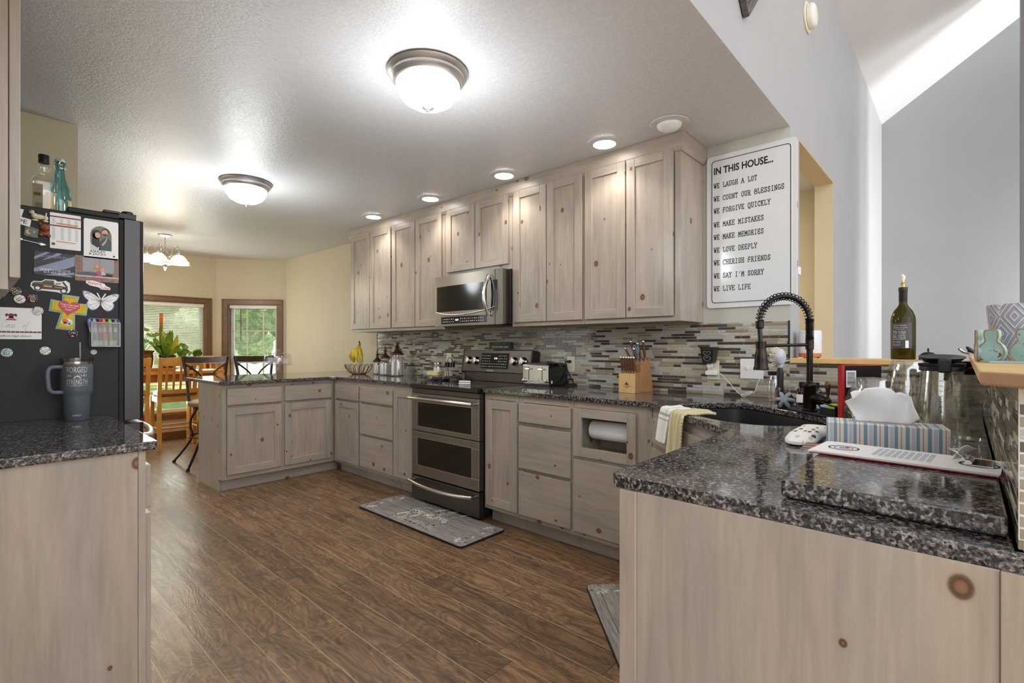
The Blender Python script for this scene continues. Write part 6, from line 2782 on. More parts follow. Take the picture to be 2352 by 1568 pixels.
def matmat(name, base1, base2):
    N = NT(name)
    s = N.n('SeparateXYZ')
    N.l(N.coord(), s.inputs[0])
    cb = N.n('CombineXYZ')
    N.l(N.math('MULTIPLY', s.outputs[0], .08), cb.inputs[0])
    N.l(s.outputs[1], cb.inputs[1])
    n1 = N.noise(cb.outputs[0], 90, 4, .65)
    f = N.math('FRACT', N.math('MULTIPLY', s.outputs[1], 1/.096))
    ln = N.math('LESS_THAN', f, .03)
    c = N.ramp(n1.outputs[0], [(.3, base1), (.7, base2)])
    ro = N.math('FLOOR', N.math('MULTIPLY', s.outputs[1], 1/.096))
    wn2 = N.n('TexWhiteNoise')
    wn2.noise_dimensions = '1D'
    N.l(ro, wn2.inputs['W'])
    c = N.mix(1, c, N.ramp(wn2.outputs['Value'], [(0, (.78, .78, .8)), (1, (1, 1, 1))]), 'MULTIPLY')
    N.set(Base_Color=N.mix(ln, c, srgb(46, 42, 40)), Roughness=.55)
    return N.m


def kmat(label, loc, rz, w_, h_):
    t = thing('kitchen_mat', label, 'mat', loc, rz)
    m = MB()
    m.prism([(x+w_/2, y+h_/2) for x, y in rrect(w_, h_, .03)], .001, .011)
    m.build('backing', M['rubber'], t)
    m = MB()
    m.prism([(x+w_/2, y+h_/2) for x, y in rrect(w_-.006, h_-.006, .028)], .0112, .014)
    sf = m.build('printed_top', matmat('weathered_plank_print', srgb(104, 97, 92), srgb(178, 170, 162)), t, bevel=.002)
    return t, sf


mw2 = plain('cream_print', srgb(248, 242, 230), .6)
t, sf = kmat('grey plank-print mat lettered grateful thankful blessed before the range', (1.983, 3.362, .0005), RW, 1.15, .395)
T_ = Matrix.Translation((0, 0, .0141))
for (x, y, fl, fy) in ((.07, .315, 1, 1), (1.08, .315, -1, 1), (.07, .075, 1, -1), (1.08, .075, -1, -1)):
    m = MB()
    m.T = T_ @ Matrix.Translation((x, y, 0)) @ Matrix.Diagonal((1, fy, 1, 1))
    scroll(m, 0, 0, .055, .0056, flip=fl)
    m.build('corner_scroll', mw2, sf)
for x in (.07, 1.08):
    for y in (.15, .235):
        m = MB()
        m.T = T_ @ Matrix.Translation((x, y, 0))
        scroll(m, 0, 0, .022, .003)
        m.build('small_scroll', mw2, sf)
m = MB()
m.T = T_
cursive(m, 'grateful', .15, .36, .285, .0085, th=.0006)
m.build('lettering', mw2, sf)
m = MB()
m.T = T_ @ Matrix.Diagonal((1.05, 1, 1, 1))
strokes(m, 'THANKFUL', .058, .375, .188, .0095, adv=.80)
m.build('lettering', mw2, sf)
m = MB()
m.T = T_
cursive(m, 'Blessed', .17, .34, .05, .0085, th=.0006)
m.build('lettering', mw2, sf)
t, sf = kmat('second plank-print mat in front of the sink, mostly hidden by the counter end', (1.598+.244, .910-.244, .0005), R(45), .70, .345)
m = MB()
m.T = Matrix.Translation((.645, .29, .0141)) @ Matrix.Rotation(R(180), 4, 'Z')
scroll(m, 0, 0, .05, .004)
m.build('corner_scroll', mw2, sf)
m = MB()
m.T = Matrix.Translation((.64, .21, .0141)) @ Matrix.Rotation(R(180), 4, 'Z')
scroll(m, 0, 0, .025, .003)
m.build('small_scroll', mw2, sf)
m = MB()
m.T = Matrix.Translation((.575, .19, .0141)) @ Matrix.Rotation(R(180), 4, 'Z')
cursive(m, 'G', .12, 0, 0, .006)
m.build('lettering', mw2, sf)
m = MB()
m.T = Matrix.Translation((.06, .285, .0141))
scroll(m, 0, 0, .05, .004)
m.build('corner_scroll', mw2, sf)
# ================================================================ DINING


def wood_chair(label, x, y, rz, grp='light oak counter chairs'):
    t = thing('dining_chair', label, 'chair', (x, y, 0), rz, grp)
    # faces +y, back at -y
    W, Dp, SH = .44, .42, .62
    for sx in (-1, 1):
        m = MB()
        xx = sx*(W/2-.021)
        m.T = Matrix.Identity(4)
        m.add([(xx-.021, -Dp/2-.015, 0), (xx+.021, -Dp/2-.015, 0), (xx+.021, -Dp/2+.027, 0), (xx-.021, -Dp/2+.027, 0),
               (xx-.021, -Dp/2, SH), (xx+.021, -Dp/2, SH), (xx+.021, -Dp/2+.045, SH), (xx-.021, -Dp/2+.045, SH),
               (xx-.019, -Dp/2-.075, 1.075), (xx+.019, -Dp/2-.075, 1.075), (xx+.019, -Dp/2-.048, 1.075), (xx-.019, -Dp/2-.048, 1.075)],
              [(0, 3, 2, 1), (0, 1, 5, 4), (1, 2, 6, 5), (2, 3, 7, 6), (3, 0, 4, 7), (4, 5, 9, 8), (5, 6, 10, 9), (6, 7, 11, 10), (7, 4, 8, 11), (8, 9, 10, 11)])
        m.build('rear_leg', M['oak'], t, bevel=.003)
        m = MB()
        m.box(xx-.02, xx+.02, Dp/2-.042, Dp/2, 0, SH-.005)
        m.build('front_leg', M['oak'], t, bevel=.003)
        m = MB()
        m.tube([(xx, -Dp/2+.02, .24), (xx, Dp/2-.02, .24)], .011, 10)
        m.build('side_stretcher', M['oak'], t, smooth=50)
        m = MB()
        m.box(xx-.012, xx+.012, -Dp/2+.03, Dp/2-.04, SH-.065, SH-.002)
        m.build('seat_rail', M['oak'], t)
    for yy, zz in ((-Dp/2+.01, .30), (Dp/2-.02, .20)):
        m = MB()
        m.tube([(-W/2+.03, yy, zz), (W/2-.03, yy, zz)], .011, 10)
        m.build('cross_stretcher', M['oak'], t, smooth=50)
    for yy in (-Dp/2+.012, Dp/2-.034):
        m = MB()
        m.box(-W/2+.04, W/2-.04, yy, yy+.022, SH-.065, SH-.002)
        m.build('seat_rail', M['oak'], t)

    def rail(z0, z1, y0, y1, nm):
        m = MB()
        k = 10
        vs, fs = [], []
        for i in range(k+1):
            u = i/k
            x_ = -W/2+.035+(W-.07)*u
            b_ = -.022*4*u*(1-u)
            ar = .012*4*u*(1-u) if nm == 'top_rail' else 0
            vs += [(x_, y0+b_, z0), (x_, y1+b_, z1+ar), (x_, y1+b_+.022, z1+ar), (x_, y0+b_+.022, z0)]
        for i in range(k):
            for j in range(4):
                fs.append((i*4+j, (i+1)*4+j, (i+1)*4+(j+1) % 4, i*4+(j+1) % 4))
        fs += [(0, 1, 2, 3), (k*4+3, k*4+2, k*4+1, k*4)]
        m.add(vs, fs)
        m.build(nm, M['oak'], t, smooth=30)
    rail(.975, 1.068, -Dp/2-.058, -Dp/2-.07, 'top_rail')
    rail(SH+.035, SH+.085, -Dp/2+.006, -Dp/2-.0, 'back_rail')
    for i in range(5):
        u = (i+.5)/5
        x_ = -W/2+.05+(W-.10)*u
        b_ = -.022*4*u*(1-u)
        m = MB()
        m.add([(x_-.012, -Dp/2+.008+b_, SH+.08), (x_+.012, -Dp/2+.008+b_, SH+.08), (x_+.012, -Dp/2+.018+b_, SH+.08), (x_-.012, -Dp/2+.018+b_, SH+.08),
               (x_-.012, -Dp/2-.056+b_, .98), (x_+.012, -Dp/2-.056+b_, .98), (x_+.012, -Dp/2-.046+b_, .98), (x_-.012, -Dp/2-.046+b_, .98)],
              [(0, 3, 2, 1), (4, 5, 6, 7), (0, 1, 5, 4), (1, 2, 6, 5), (2, 3, 7, 6), (3, 0, 4, 7)])
        m.build('back_slat', M['oak'], t)
    m = MB()
    m.prism(rrect(W-.045, Dp-.065, .05), SH, SH+.045)
    m.v = [(a, b_+.022, c) for a, b_, c in m.v]
    m.build('seat_cushion', plain('brown_leather', srgb(128, 92, 64), .35, var=.15, scale=12), t, bevel=.018, seg=3)
    return t


wood_chair('light oak slat-back chair whose back faces the camera beside the bar stool', 1.715, 7.02, R(-2))
wood_chair('light oak slat-back chair half hidden by the fridge handle', 1.20, 7.10, R(4))
wood_chair('light oak chair at the right end of the dining table under the window', 2.19, 7.215, R(172))

root = thing('dining_table', 'counter-height honey oak table under the wide window', 'table', (1.55, 7.30, 0))
m = MB()
m.box(-.85, .70, -.28, .12, .868, .905)
m.build('table_top', M['oak'], root, bevel=.004)
m = MB()
m.box(-.78, .62, -.22, .06, .775, .867)
m.build('apron', M['oak_dk'], root)
for x in (-.64, .395):
    for y in (-.18, .03):
        m = MB()
        m.box(x-.03, x+.03, y-.03, y+.03, 0, .867)
        m.build('leg', M['oak'], root, bevel=.003)
root = thing('serving_tray', 'long amber wooden tray on the table below the plants', 'tray', (1.50, 7.09, .9055))
m = MB()
m.box(-.30, .22, -.06, .055, 0, .012)
m.box(-.30, .22, -.06, -.05, .012, .04)
m.box(-.30, .22, .045, .055, .012, .04)
m.box(-.30, -.288, -.05, .045, .012, .04)
m.add([(.22, -.06, .02), (.27, -.02, .045), (.27, .02, .045), (.22, .06, .02), (.22, -.06, .03), (.27, -.02, .055), (.27, .02, .055), (.22, .06, .03)], [(0, 1, 2, 3), (4, 7, 6, 5), (0, 4, 5, 1), (1, 5, 6, 2), (2, 6, 7, 3)])
m.build('tray', M['oak_dk'], root, bevel=.002)


def blade(m, base, tip, w_, curve, n=9, mi=None, side=None):
    base, tip = Vector(base), Vector(tip)
    ax = tip-base
    sd = ax.cross(Vector((.3, -1, .1)) if side is None else Vector(side))
    sd.normalize()
    up = ax.cross(sd).normalized()
    vs, fs = [], []
    for i in range(n+1):
        t = i/n
        p = base+ax*t+up*curve*math.sin(PI*t)
        q = w_*math.sin(PI*min(1, t*.93+.05))**.75*(1 if t < 1 else 0)
        vs += [p-sd*q, p+up*q*.35, p+sd*q]
    for i in range(n):
        a = i*3
        fs += [(a, a+1, a+4, a+3), (a+1, a+2, a+5, a+4)]
    m.add(vs, fs, mi)


rn = random.Random(21)
TT = .9055
root = thing('potted_plant', 'big broad-leaved plant in a black pot with an orange stake', 'plant', (1.69, 7.285, TT))
m = MB()
m.lathe([(0, 0), (.070, 0), (.090, .17), (.098, .17), (.098, .19), (.088, .19), (.085, .16), (0, .16)], 24)
m.build('pot', M['black'], root, smooth=40)
m = MB()
m.lathe([(0, .165), (.084, .165)], 20)
m.build('soil', plain('potting_soil', srgb(60, 44, 30), .95), root)
for i in range(24):
    a = 2*PI*i/24*1.6+rn.uniform(-.2, .2)
    inner = i % 3
    l_ = (rn.uniform(.30, .36), rn.uniform(.26, .34), rn.uniform(.20, .28))[inner]
    sp_ = (.22, .55, .85)[inner]
    sp_ += rn.uniform(-.1, .1)
    d = Vector((math.cos(a)*sp_, math.sin(a)*sp_*.6, 1)).normalized()
    m = MB()
    blade(m, (.03*math.cos(a), .03*math.sin(a), .165), d*l_+Vector((0, 0, .165)), rn.uniform(.022, .034), rn.uniform(-.03, .03))
    m.build('leaf', M['leaf_lt'] if i % 4 == 1 else M['leaf'], root, smooth=60)
m = MB()
blade(m, (-.03, 0, .165), (-.075, -.02, .60), .03, .01)
m.build('leaf', M['leaf'], root, smooth=60)
m = MB()
m.box(-.075, -.035, .03, .045, .166, .70)
m.build('stake', plain('orange_cedar', srgb(180, 84, 30), .6, var=.15), root)
root = thing('potted_plant', 'low leafy plant in a shallow dark bowl right of the big plant', 'plant', (1.93, 7.27, TT))
m = MB()
m.lathe([(0, 0), (.06, 0), (.095, .11), (.105, .15), (.108, .165), (.100, .165), (.09, .12), (0, .11)], 24)
m.build('pot', plain('dark_brown_clay', srgb(62, 48, 42), .5), root, smooth=40)
for i in range(26):
    a, e = rn.random()*2*PI, rn.uniform(.1, 1.1)
    q = rn.uniform(.03, .10)
    c_ = Vector((q*math.cos(a)+.01, q*math.sin(a)*.7, .16+rn.uniform(0, .07)))
    m = MB()
    d = Vector((math.cos(a), math.sin(a), e)).normalized()
    blade(m, c_, c_+d*rn.uniform(.05, .08), .024, .008)
    m.build('leaf', M['leaf'] if i % 3 else plain('bright_leaf', srgb(104, 150, 40), .4, var=.3), root, smooth=60)
for tip in ((-.10, -.03, .33), (-.075, .0, .27), (-.13, 0, .22)):
    m = MB()
    m.tube(smoothpath([(-.02, 0, .13), (tip[0]*.9, tip[1], tip[2]*.85), tip], 5), .003, 5)
    blade(m, tip, (tip[0]+.075, tip[1]-.02, tip[2]-.06), .032, .015)
    m.build('leaf', M['leaf'], root, smooth=60)
root = thing('potted_plant', 'trailing plant in a glazed brown urn beside the fridge handle', 'plant', (1.45, 7.285, TT))
m = MB()
m.lathe([(0, 0), (.07, 0), (.095, .05), (.105, .15), (.10, .22), (.115, .235), (.115, .25), (.10, .25), (.09, .22), (0, .2)], 26)
m.build('urn', plain('glazed_brown_urn', srgb(92, 66, 30), .15, var=.5, scale=22), root, smooth=50)
for i in range(16):
    a = rn.random()*2*PI
    r_ = rn.uniform(.10, .24)
    zt = rn.uniform(.34, .56)
    tip = (r_*math.cos(a), r_*.45*math.sin(a), zt)
    m = MB()
    m.tube(smoothpath([(0, 0, .2), (tip[0]*.3, tip[1]*.3, zt*.85), (tip[0]*.8, tip[1]*.8, zt*1.02), tip], 5), .0028, 5)
    blade(m, tip, (tip[0]*1.25, tip[1]-.03, tip[2]-.05), .02, .006)
    blade(m, (tip[0]*.6, tip[1]*.6, zt*.97), (tip[0]*.6+.05, tip[1]*.6-.02, zt*.93), .018, .006)
    m.build('stem', M['leaf'] if i % 5 else plain('amber_leaf', srgb(190, 130, 50), .5), root, smooth=60)


def bar_stool(label, x, y, rz):
    t = thing('bar_stool', label, 'stool', (x, y, 0), rz, 'dark metal stools behind the peninsula')
    DM = plain('dark_bronze_metal', srgb(56, 46, 42), .35, .7, var=.2)
    # faces -y, back at +y
    for sx in (-1, 1):
        m = MB()
        m.tube(smoothpath([(sx*.15, .12, .605), (sx*.165, .17, .66), (sx*.18, .185, .86), (sx*.207, .20, 1.06), (sx*.212, .205, 1.09)], 5), .013, 8, flat=1.3)
        m.build('back_post', DM, t, smooth=50)
        m = MB()
        m.tube(smoothpath([(sx*.195, .198, 1.02), (sx*.12, .20, .965), (sx*.055, .195, .90), (0, .19, .80)], 6), .009, 8)
        m.build('cross_bar', DM, t, smooth=50)
    m = MB()
    k = 14
    for i in range(k):
        u0, u1 = i/k, (i+1)/k
        vs = []
        for u in (u0, u1):
            x_ = -.212+.424*u
            b_ = .025*4*u*(1-u)
            dz = -.008*4*u*(1-u)
            vs += [(x_, .185+b_, 1.035+dz), (x_, .215+b_, 1.035+dz), (x_, .222+b_, 1.098+dz), (x_, .192+b_, 1.098+dz)]
        m.add(vs, [(0, 1, 5, 4), (1, 2, 6, 5), (2, 3, 7, 6), (3, 0, 4, 7)]+([(0, 3, 2, 1)] if i == 0 else [])+([(4, 5, 6, 7)] if i == k-1 else []))
    m.build('top_rail', plain('dark_brown_wood', srgb(66, 42, 32), .3, var=.2), t, smooth=40)
    m = MB()
    m.lathe([(0, .565), (.16, .565), (.165, .575), (.165, .595), (0, .595)], 28)
    m.build('seat_plate', DM, t, smooth=40)
    m = MB()
    m.lathe([(0, .596), (.20, .596), (.212, .61), (.208, .635), (.17, .652), (0, .656)], 32)
    m.build('seat_pad', plain('tan_seat_pad', srgb(150, 116, 80), .5), t, smooth=50)
    for q in range(4):
        a = PI/4+PI/2*q
        ca, sa = math.cos(a), math.sin(a)
        m = MB()
        m.tube(smoothpath([(ca*r_, sa*r_, z) for r_, z in ((.14, .566), (.185, .50), (.215, .43), (.215, .36), (.195, .28), (.235, .2), (.31, .10), (.385, .012))], 5), .0115, 8)
        lg = m.build('leg', DM, t, smooth=50)
        m = MB()
        m.tube([(ca*.379, sa*.379, .018), (ca*.39, sa*.39, .0)], [.015, .017], 10)
        m.build('foot', M['rubber'], lg)
    m = MB()
    m.tube([(.20*math.cos(a), .20*math.sin(a), .285) for a in [2*PI*i/28 for i in range(28)]], .008, 8, closed=True)
    m.build('foot_ring', DM, t, smooth=50)
    return t


bar_stool('dark metal bar stool with X back by the left end of the peninsula', 1.735, 5.80, R(-2))
bar_stool('dark metal bar stool with X back, right one behind the glass cake stand', 2.262, 5.85, R(3))
# ================================================================ FRIDGE SIDE: MAGNETS AND CARDS
FP = FY0-.0012
GRP = 'magnets and cards on the fridge side'


def mag(name, label, x, z, cat='magnet', rot=0):
    """thing whose local xy plane lies on the fridge side, z out towards the camera"""
    t = thing(name, label, cat, (0, 0, 0), 0, GRP)
    t.matrix_world = frame((x, FP, z), (1, 0, 0), (0, 0, 1)) @ Matrix.Rotation(R(rot), 4, 'Z')
    return t


def card(t, w_, h_, mat, th=.0012, z0=0, name='card', r_=.003):
    m = MB()
    m.prism(rrect(w_, h_, r_, 3), z0, z0+th)
    return m.build(name, mat, t)


def plate(t, name, mat, polys, z0, th=.0004):
    m = MB()
    for p in polys:
        m.prism(p, z0, z0+th)
    return m.build(name, mat, t)


def circ(cx_, cy_, r_, n=20, sy=1):
    return [(cx_+r_*math.cos(2*PI*i/n), cy_+r_*sy*math.sin(2*PI*i/n)) for i in range(n)]


I4 = Matrix.Identity(4)
tz = lambda x, y, z: Matrix.Translation((x, y, z))
whp = M['paper']

# cross card with PE
t = mag('hope_card', 'white cross-shaped card with the letters PE at the cabinet edge', .128, 1.683, 'card', -3)
m = MB()
m.prism([(-.02, .058), (.027, .052), (.022, .022), (.050, .018), (.047, -.012), (.016, -.006), (.018, -.06), (-.02, -.055), (-.02, -.006), (-.05, -.006), (-.05, .02), (-.02, .022)], 0, .002)
b_ = m.build('card', whp, t)
fit_text('HOPE', .066, .016, M['ink'], b_, tz(.006, .006, .0021))

# dog
t = mag('dog_magnet', 'cream ceramic dog magnet at the top of the fridge side', .199, 1.715)
crm = plain('cream_ceramic', srgb(226, 212, 178), .2)
m = MB()
m.ball((.0, -.002, .004), .022, .0105, .008, n=14)
m.ball((-.019, .013, .005), .0095, .0085, .008, n=12)
m.ball((-.012, .002, .005), .009, .012, .007, n=12)
m.ball((.02, -.004, .005), .0085, .010, .007, n=12)
m.ball((-.010, -.0165, .005), .010, .0045, .006, n=10)
m.ball((.02, -.0165, .005), .009, .0045, .006, n=10)
m.tube([(.020, .004, .004), (.0225, .014, .004), (.022, .018, .004)], [.003, .0025, .0015], 7)
bd_ = m.build('body', crm, t, smooth=60)
m = MB()
m.ball((-.0235, .015, .012), .0022, n=8)
m.ball((-.0165, .0155, .0122), .0016, n=8)
m.ball((-.009, .014, .009), .0035, .006, .003, n=8)
m.build('face_marks', M['ink'], bd_, smooth=60)

# bear
t = mag('bear_magnet', 'brown bear magnet in a red vest beside the printed schedule', .216, 1.664)
brn = plain('brown_ceramic', srgb(150, 92, 50), .2)
m = MB()
m.ball((0, .011, .005), .0145, .0125, .009, n=14)
m.ball((-.013, .022, .004), .0048, n=9)
m.ball((.012, .020, .004), .0048, n=9)
m.ball((0, -.010, .005), .016, .0135, .009, n=14)
m.ball((-.011, -.020, .007), .0075, .0065, .007, n=10)
m.ball((.012, -.021, .007), .0075, .0065, .007, n=10)
bd_ = m.build('body', brn, t, smooth=60)
m = MB()
m.ball((0, -.006, .008), .0125, .008, .0085, n=12)
m.build('vest', M['maroon'], bd_, smooth=60)
m = MB()
for x in (-.005, .005):
    m.ball((x, .014, .0135), .0014, n=7)
m.ball((0, .008, .0145), .002, n=7)
m.build('eyes_and_nose', M['ink'], bd_)

# moon
t = mag('moon_magnet', 'speckled dark pillow magnet with a yellow moon and star', .178, 1.648, 'magnet', -6)
m = MB()
m.prism([(-.02, .018), (-.008, .020), (.0, .023), (.008, .020), (.021, .017), (.021, -.016), (.012, -.019), (-.012, -.018), (-.02, -.015)], 0, .005)
bd_ = m.build('pillow', plain('speckled_slate', srgb(92, 102, 98), .4, var=.6, scale=420), t, bevel=.0015)
plate(t, 'moon_and_star', plain('yolk_yellow', srgb(232, 186, 30), .35), [[(-.006+.009*math.cos(a), .001+.009*math.sin(a)) for a in [R(100+20*i) for i in range(11)]]+[(-.002+.0068*math.cos(a), .003+.0068*math.sin(a)) for a in [R(290-18*i) for i in range(10)]], [(.008+(.005 if i % 2 == 0 else .002)*math.cos(2*PI*i/10+.3), .004+(.005 if i % 2 == 0 else .002)*math.sin(2*PI*i/10+.3)) for i in range(10)]], .005)

# schedule
t = mag('schedule_magnet', 'printed white schedule with two dark red header bars', .279, 1.668, 'card')
b_ = card(t, .094, .143, whp)
plate(t, 'header_bars', M['maroon'], [[(-.047, .054), (.047, .054), (.047, .059), (-.047, .059)], [(-.047, .018), (.047, .018), (.047, .023), (-.047, .023)], [(-.042, -.058), (-.032, -.058), (-.032, -.049), (-.042, -.049)]], .0012)
rows = []
rn = random.Random(12)
for q in range(5):
    for cx_ in (-.036, -.012, .010, .033):
        z = .047-.0045*q
        rows.append([(cx_-.005, z), (cx_+rn.uniform(.002, .006), z), (cx_+.005, z+.0013), (cx_-.005, z+.0013)])
for q in range(11):
    for cx_ in (-.036, -.010, .012, .034):
        z = .012-.0046*q
        rows.append([(cx_-.005, z), (cx_+rn.uniform(.002, .006), z), (cx_+.005, z+.0013), (cx_-.005, z+.0013)])
plate(t, 'printed_rows', plain('pale_print', srgb(150, 150, 152), .6), rows, .0012)
plate(t, 'tan_bands', plain('tan_print', srgb(206, 172, 128), .6), [[(-.03, .027), (.036, .025), (.04, .031), (-.026, .033)], [(-.03, -.044), (.03, -.046), (.034, -.042), (-.026, -.040)]], .0012)

# wedding announcement with arched photo
t = mag('announcement_card', 'white announcement card with an arched photo of a couple', .392, 1.654, 'card')
b_ = card(t, .114, .163, whp, r_=.006)
arch = [(-.036, -.045), (.034, -.045), (.034, .018)]+[(-.001+.035*math.cos(a), .018+.038*math.sin(a)) for a in [PI*i/14 for i in range(1, 14)]]+[(-.036, .018)]
ph = plate(t, 'photo', plain('leafy_photo_ground', srgb(120, 124, 110), .5, var=.3, scale=60), [arch], .0012)
plate(ph, 'left_figure', plain('white_cloth_print', srgb(206, 212, 220), .5), [[(-.036, -.045), (-.004, -.045), (-.008, -.018), (-.02, -.010), (-.036, -.016)]], .0017)
plate(ph, 'right_figure', plain('dark_teal_print', srgb(62, 82, 86), .5), [[(-.008, -.045), (.034, -.045), (.034, -.006), (.022, .012), (.006, .006), (-.006, -.012)]], .0017)
plate(ph, 'hair', plain('dark_hair_print', srgb(44, 32, 28), .5), [circ(-.016, .020, .0155, 18, 1.25), [(-.033, -.022), (-.026, .025), (-.008, .01), (-.004, -.03), (-.014, -.035)], circ(.014, .036, .0125)], .0021)
plate(ph, 'faces', plain('skin_print', srgb(216, 170, 144), .5), [circ(-.012, .017, .0095, 18, 1.25), circ(.012, .030, .010, 18, 1.3), [(.0, -.022), (.012, -.004), (.017, .012), (.020, .010), (.016, -.008), (.006, -.026)]], .0025)
plate(ph, 'beard', plain('beard_print', srgb(96, 70, 56), .5), [[(.004, .026), (.020, .026), (.018, .018), (.012, .0165), (.006, .018)]], .0029)
fit_text('ASHLEY', .052, .010, M['ink'], b_, tz(-.012, -.052, .0016))
fit_text('& JACEY', .058, .010, M['ink'], b_, tz(-.012, -.064, .0016))
plate(t, 'seal', M['ink'], [circ(.042, -.066, .0035)], .0012)

# souvenir spoon
t = mag('souvenir_spoon', 'small ornate silver spoon magnet lying nearly level', .178, 1.612, 'spoon', -10)
silv = plain('old_silver', srgb(206, 204, 196), .25, .8, var=.25, scale=150)
m = MB()
m.ball((-.038, .0, .003), .014, .009, .003, n=14)
m.tube([(-.026, 0, .003), (.02, 0, .003)], [.002, .0022], 8)
m.ball((.030, 0, .003), .012, .008, .003, n=14)
m.ball((.041, 0, .003), .004, .0025, .002, n=10)
m.build('spoon', silv, t, smooth=60)

# business card magnet
t = mag('business_card', 'dark business card magnet with slanting blue-grey brush bands', .2465, 1.532, 'card', -1)
dk = plain('charcoal_print', srgb(56, 57, 60), .5)
b_ = card(t, .120, .092, dk, r_=.005)
bl = plain('steel_blue_print', srgb(146, 154, 182), .5)
plate(b_, 'brush_bands', bl, [[(-.060, .024), (-.028, .046), (-.014, .046), (-.060, .012)], [(-.040, .010), (.012, .036), (.02, .046), (.006, .046)],
      [(-.060, -.020), (.06, .024), (.060, .044), (.056, .046), (.04, .046), (-.02, .012), (.06, .02), (.06, -.004), (.02, -.020), (-.060, -.040)] if False else [(-.060, -.022), (.06, .040), (.06, .002), (.03, -.016), (-.06, -.036)],
      [(-.035, -.046), (.005, -.036), (.06, -.026), (.06, -.034), (.02, -.044)], [(.02, -.046), (.045, -.040), (.055, -.046)]], .0012)
fit_text('CORNWELL', .098, .011, bl, b_, tz(0, .029, .0018), shear=.2)
fit_text('KENNETH-TURCOTTE', .090, .0085, whp, b_, tz(.002, -.024, .0018))
fit_text('417-437-8125', .066, .0085, whp, b_, tz(0, -.034, .0018))

# sisters photo
t = mag('photo_magnet', 'photo magnet of two children sitting back to back by a metal door', .379, 1.527, 'photo')
b_ = card(t, .143, .104, plain('rust_photo_ground', srgb(140, 108, 92), .45, var=.3, scale=90), r_=.004)
plate(b_, 'metal_doors', plain('grey_photo_door', srgb(158, 160, 168), .5, var=.08, scale=60), [[(-.047, -.012), (.006, -.012), (.006, .046), (-.047, .046)], [(.008, -.012), (.055, -.012), (.055, .046), (.008, .046)]], .0012)
plate(b_, 'pale_ledge', plain('pale_photo_ledge', srgb(206, 196, 186), .5), [[(-.0715, -.034), (.0715, -.034), (.0715, -.029), (-.0715, -.029)]], .0012)
plate(b_, 'jeans', plain('denim_print', srgb(78, 92, 112), .5), [[(-.064, -.026), (-.02, -.028), (.0, -.027), (.0, -.018), (-.03, -.014), (-.064, -.017)]], .0016)
plate(b_, 'dark_trousers', M['ink'], [[(.012, -.028), (.05, -.027), (.05, -.018), (.02, -.016)]], .0016)
plate(b_, 'long_hair', plain('strawberry_hair', srgb(200, 138, 92), .5), [circ(-.003, .010, .010, 18, 1.5), circ(.017, .002, .008)], .0016)
plate(b_, 'tops', plain('pale_top_print', srgb(200, 190, 196), .5), [[(.012, -.024), (.028, -.022), (.022, -.006), (.013, -.006)]], .002)
plate(b_, 'pink_top', plain('hot_pink_print', srgb(210, 50, 130), .5), [[(-.002, -.027), (.008, -.027), (.007, -.006), (.0, -.004)]], .002)
plate(b_, 'faces', plain('skin_print', srgb(216, 170, 144), .5), [circ(-.002, .013, .006), circ(.017, .001, .0058)], .0024)
fit_text('Sisters', .05, .012, plain('hot_pink_print', srgb(210, 50, 130), .5), b_, tz(.005, -.037, .0018), shear=.3)

# tow truck
t = mag('truck_magnet', 'cut-out magnet of a dark tow truck with a white outline', .234, 1.443, 'magnet', -4)
m = MB()
m.prism([(-.058, -.008), (-.057, .006), (-.050, .014), (-.028, .016), (-.018, .026), (.012, .028), (.020, .022), (.036, .026), (.044, .030), (.056, .022), (.060, -.006), (.056, -.018), (.036, -.024), (.020, -.020), (-.026, -.020), (-.036, -.024), (-.048, -.020)], 0, .001)
b_ = m.build('backing', whp, t)
bod = plate(b_, 'truck_body', plain('olive_black_print', srgb(64, 60, 54), .5), [[(-.054, -.006), (-.053, .006), (-.047, .011), (-.027, .012), (-.016, .0225), (.008, .024), (.010, .008), (.050, .004), (.054, -.010), (-.030, -.014)]], .001)
plate(bod, 'side_window', plain('dark_window_print', srgb(34, 36, 38), .3), [[(-.022, .013), (-.014, .021), (.006, .022), (.007, .013)]], .0015)
plate(bod, 'gold_lettering', plain('gold_print', srgb(212, 168, 60), .4), [[(-.02, -.004), (.004, -.004), (.004, .002), (-.02, .002)], [(.012, -.002), (.036, -.003), (.036, -.0005), (.012, .0005)], [(-.05, .0065), (.008, .0055), (.008, .0065), (-.05, .0075)]], .0015)
plate(bod, 'boom', M['ink'], [[(.032, .022), (.038, .024), (.052, .004), (.046, .004)], [(.014, .010), (.03, .014), (.03, .017), (.014, .014)]], .0015)
wl = plate(bod, 'wheels', M['ink'], [circ(-.037, -.012, .0105), circ(.040, -.013, .0105)], .0016)
plate(wl, 'hubs', whp, [circ(-.037, -.012, .0066), circ(.040, -.013, .0066)], .0021)

# sisters love lettering
t = mag('word_magnet', 'small white cut-out magnet with red script words', .381, 1.461, 'magnet', -6)
m = MB()
m.prism([(-.04, .012), (-.02, .016), (.02, .010), (.026, .002), (.042, -.004), (.042, -.013), (.012, -.016), (.004, -.009), (-.026, -.006), (-.040, .002)], 0, .002)
b_ = m.build('backing', whp, t)
fit_text('Sisters', .046, .012, M['red'], b_, tz(-.012, .006, .0022), shear=.3)
fit_text('Love', .030, .012, M['red'], b_, tz(.024, -.007, .0022), shear=.3)

# button magnets


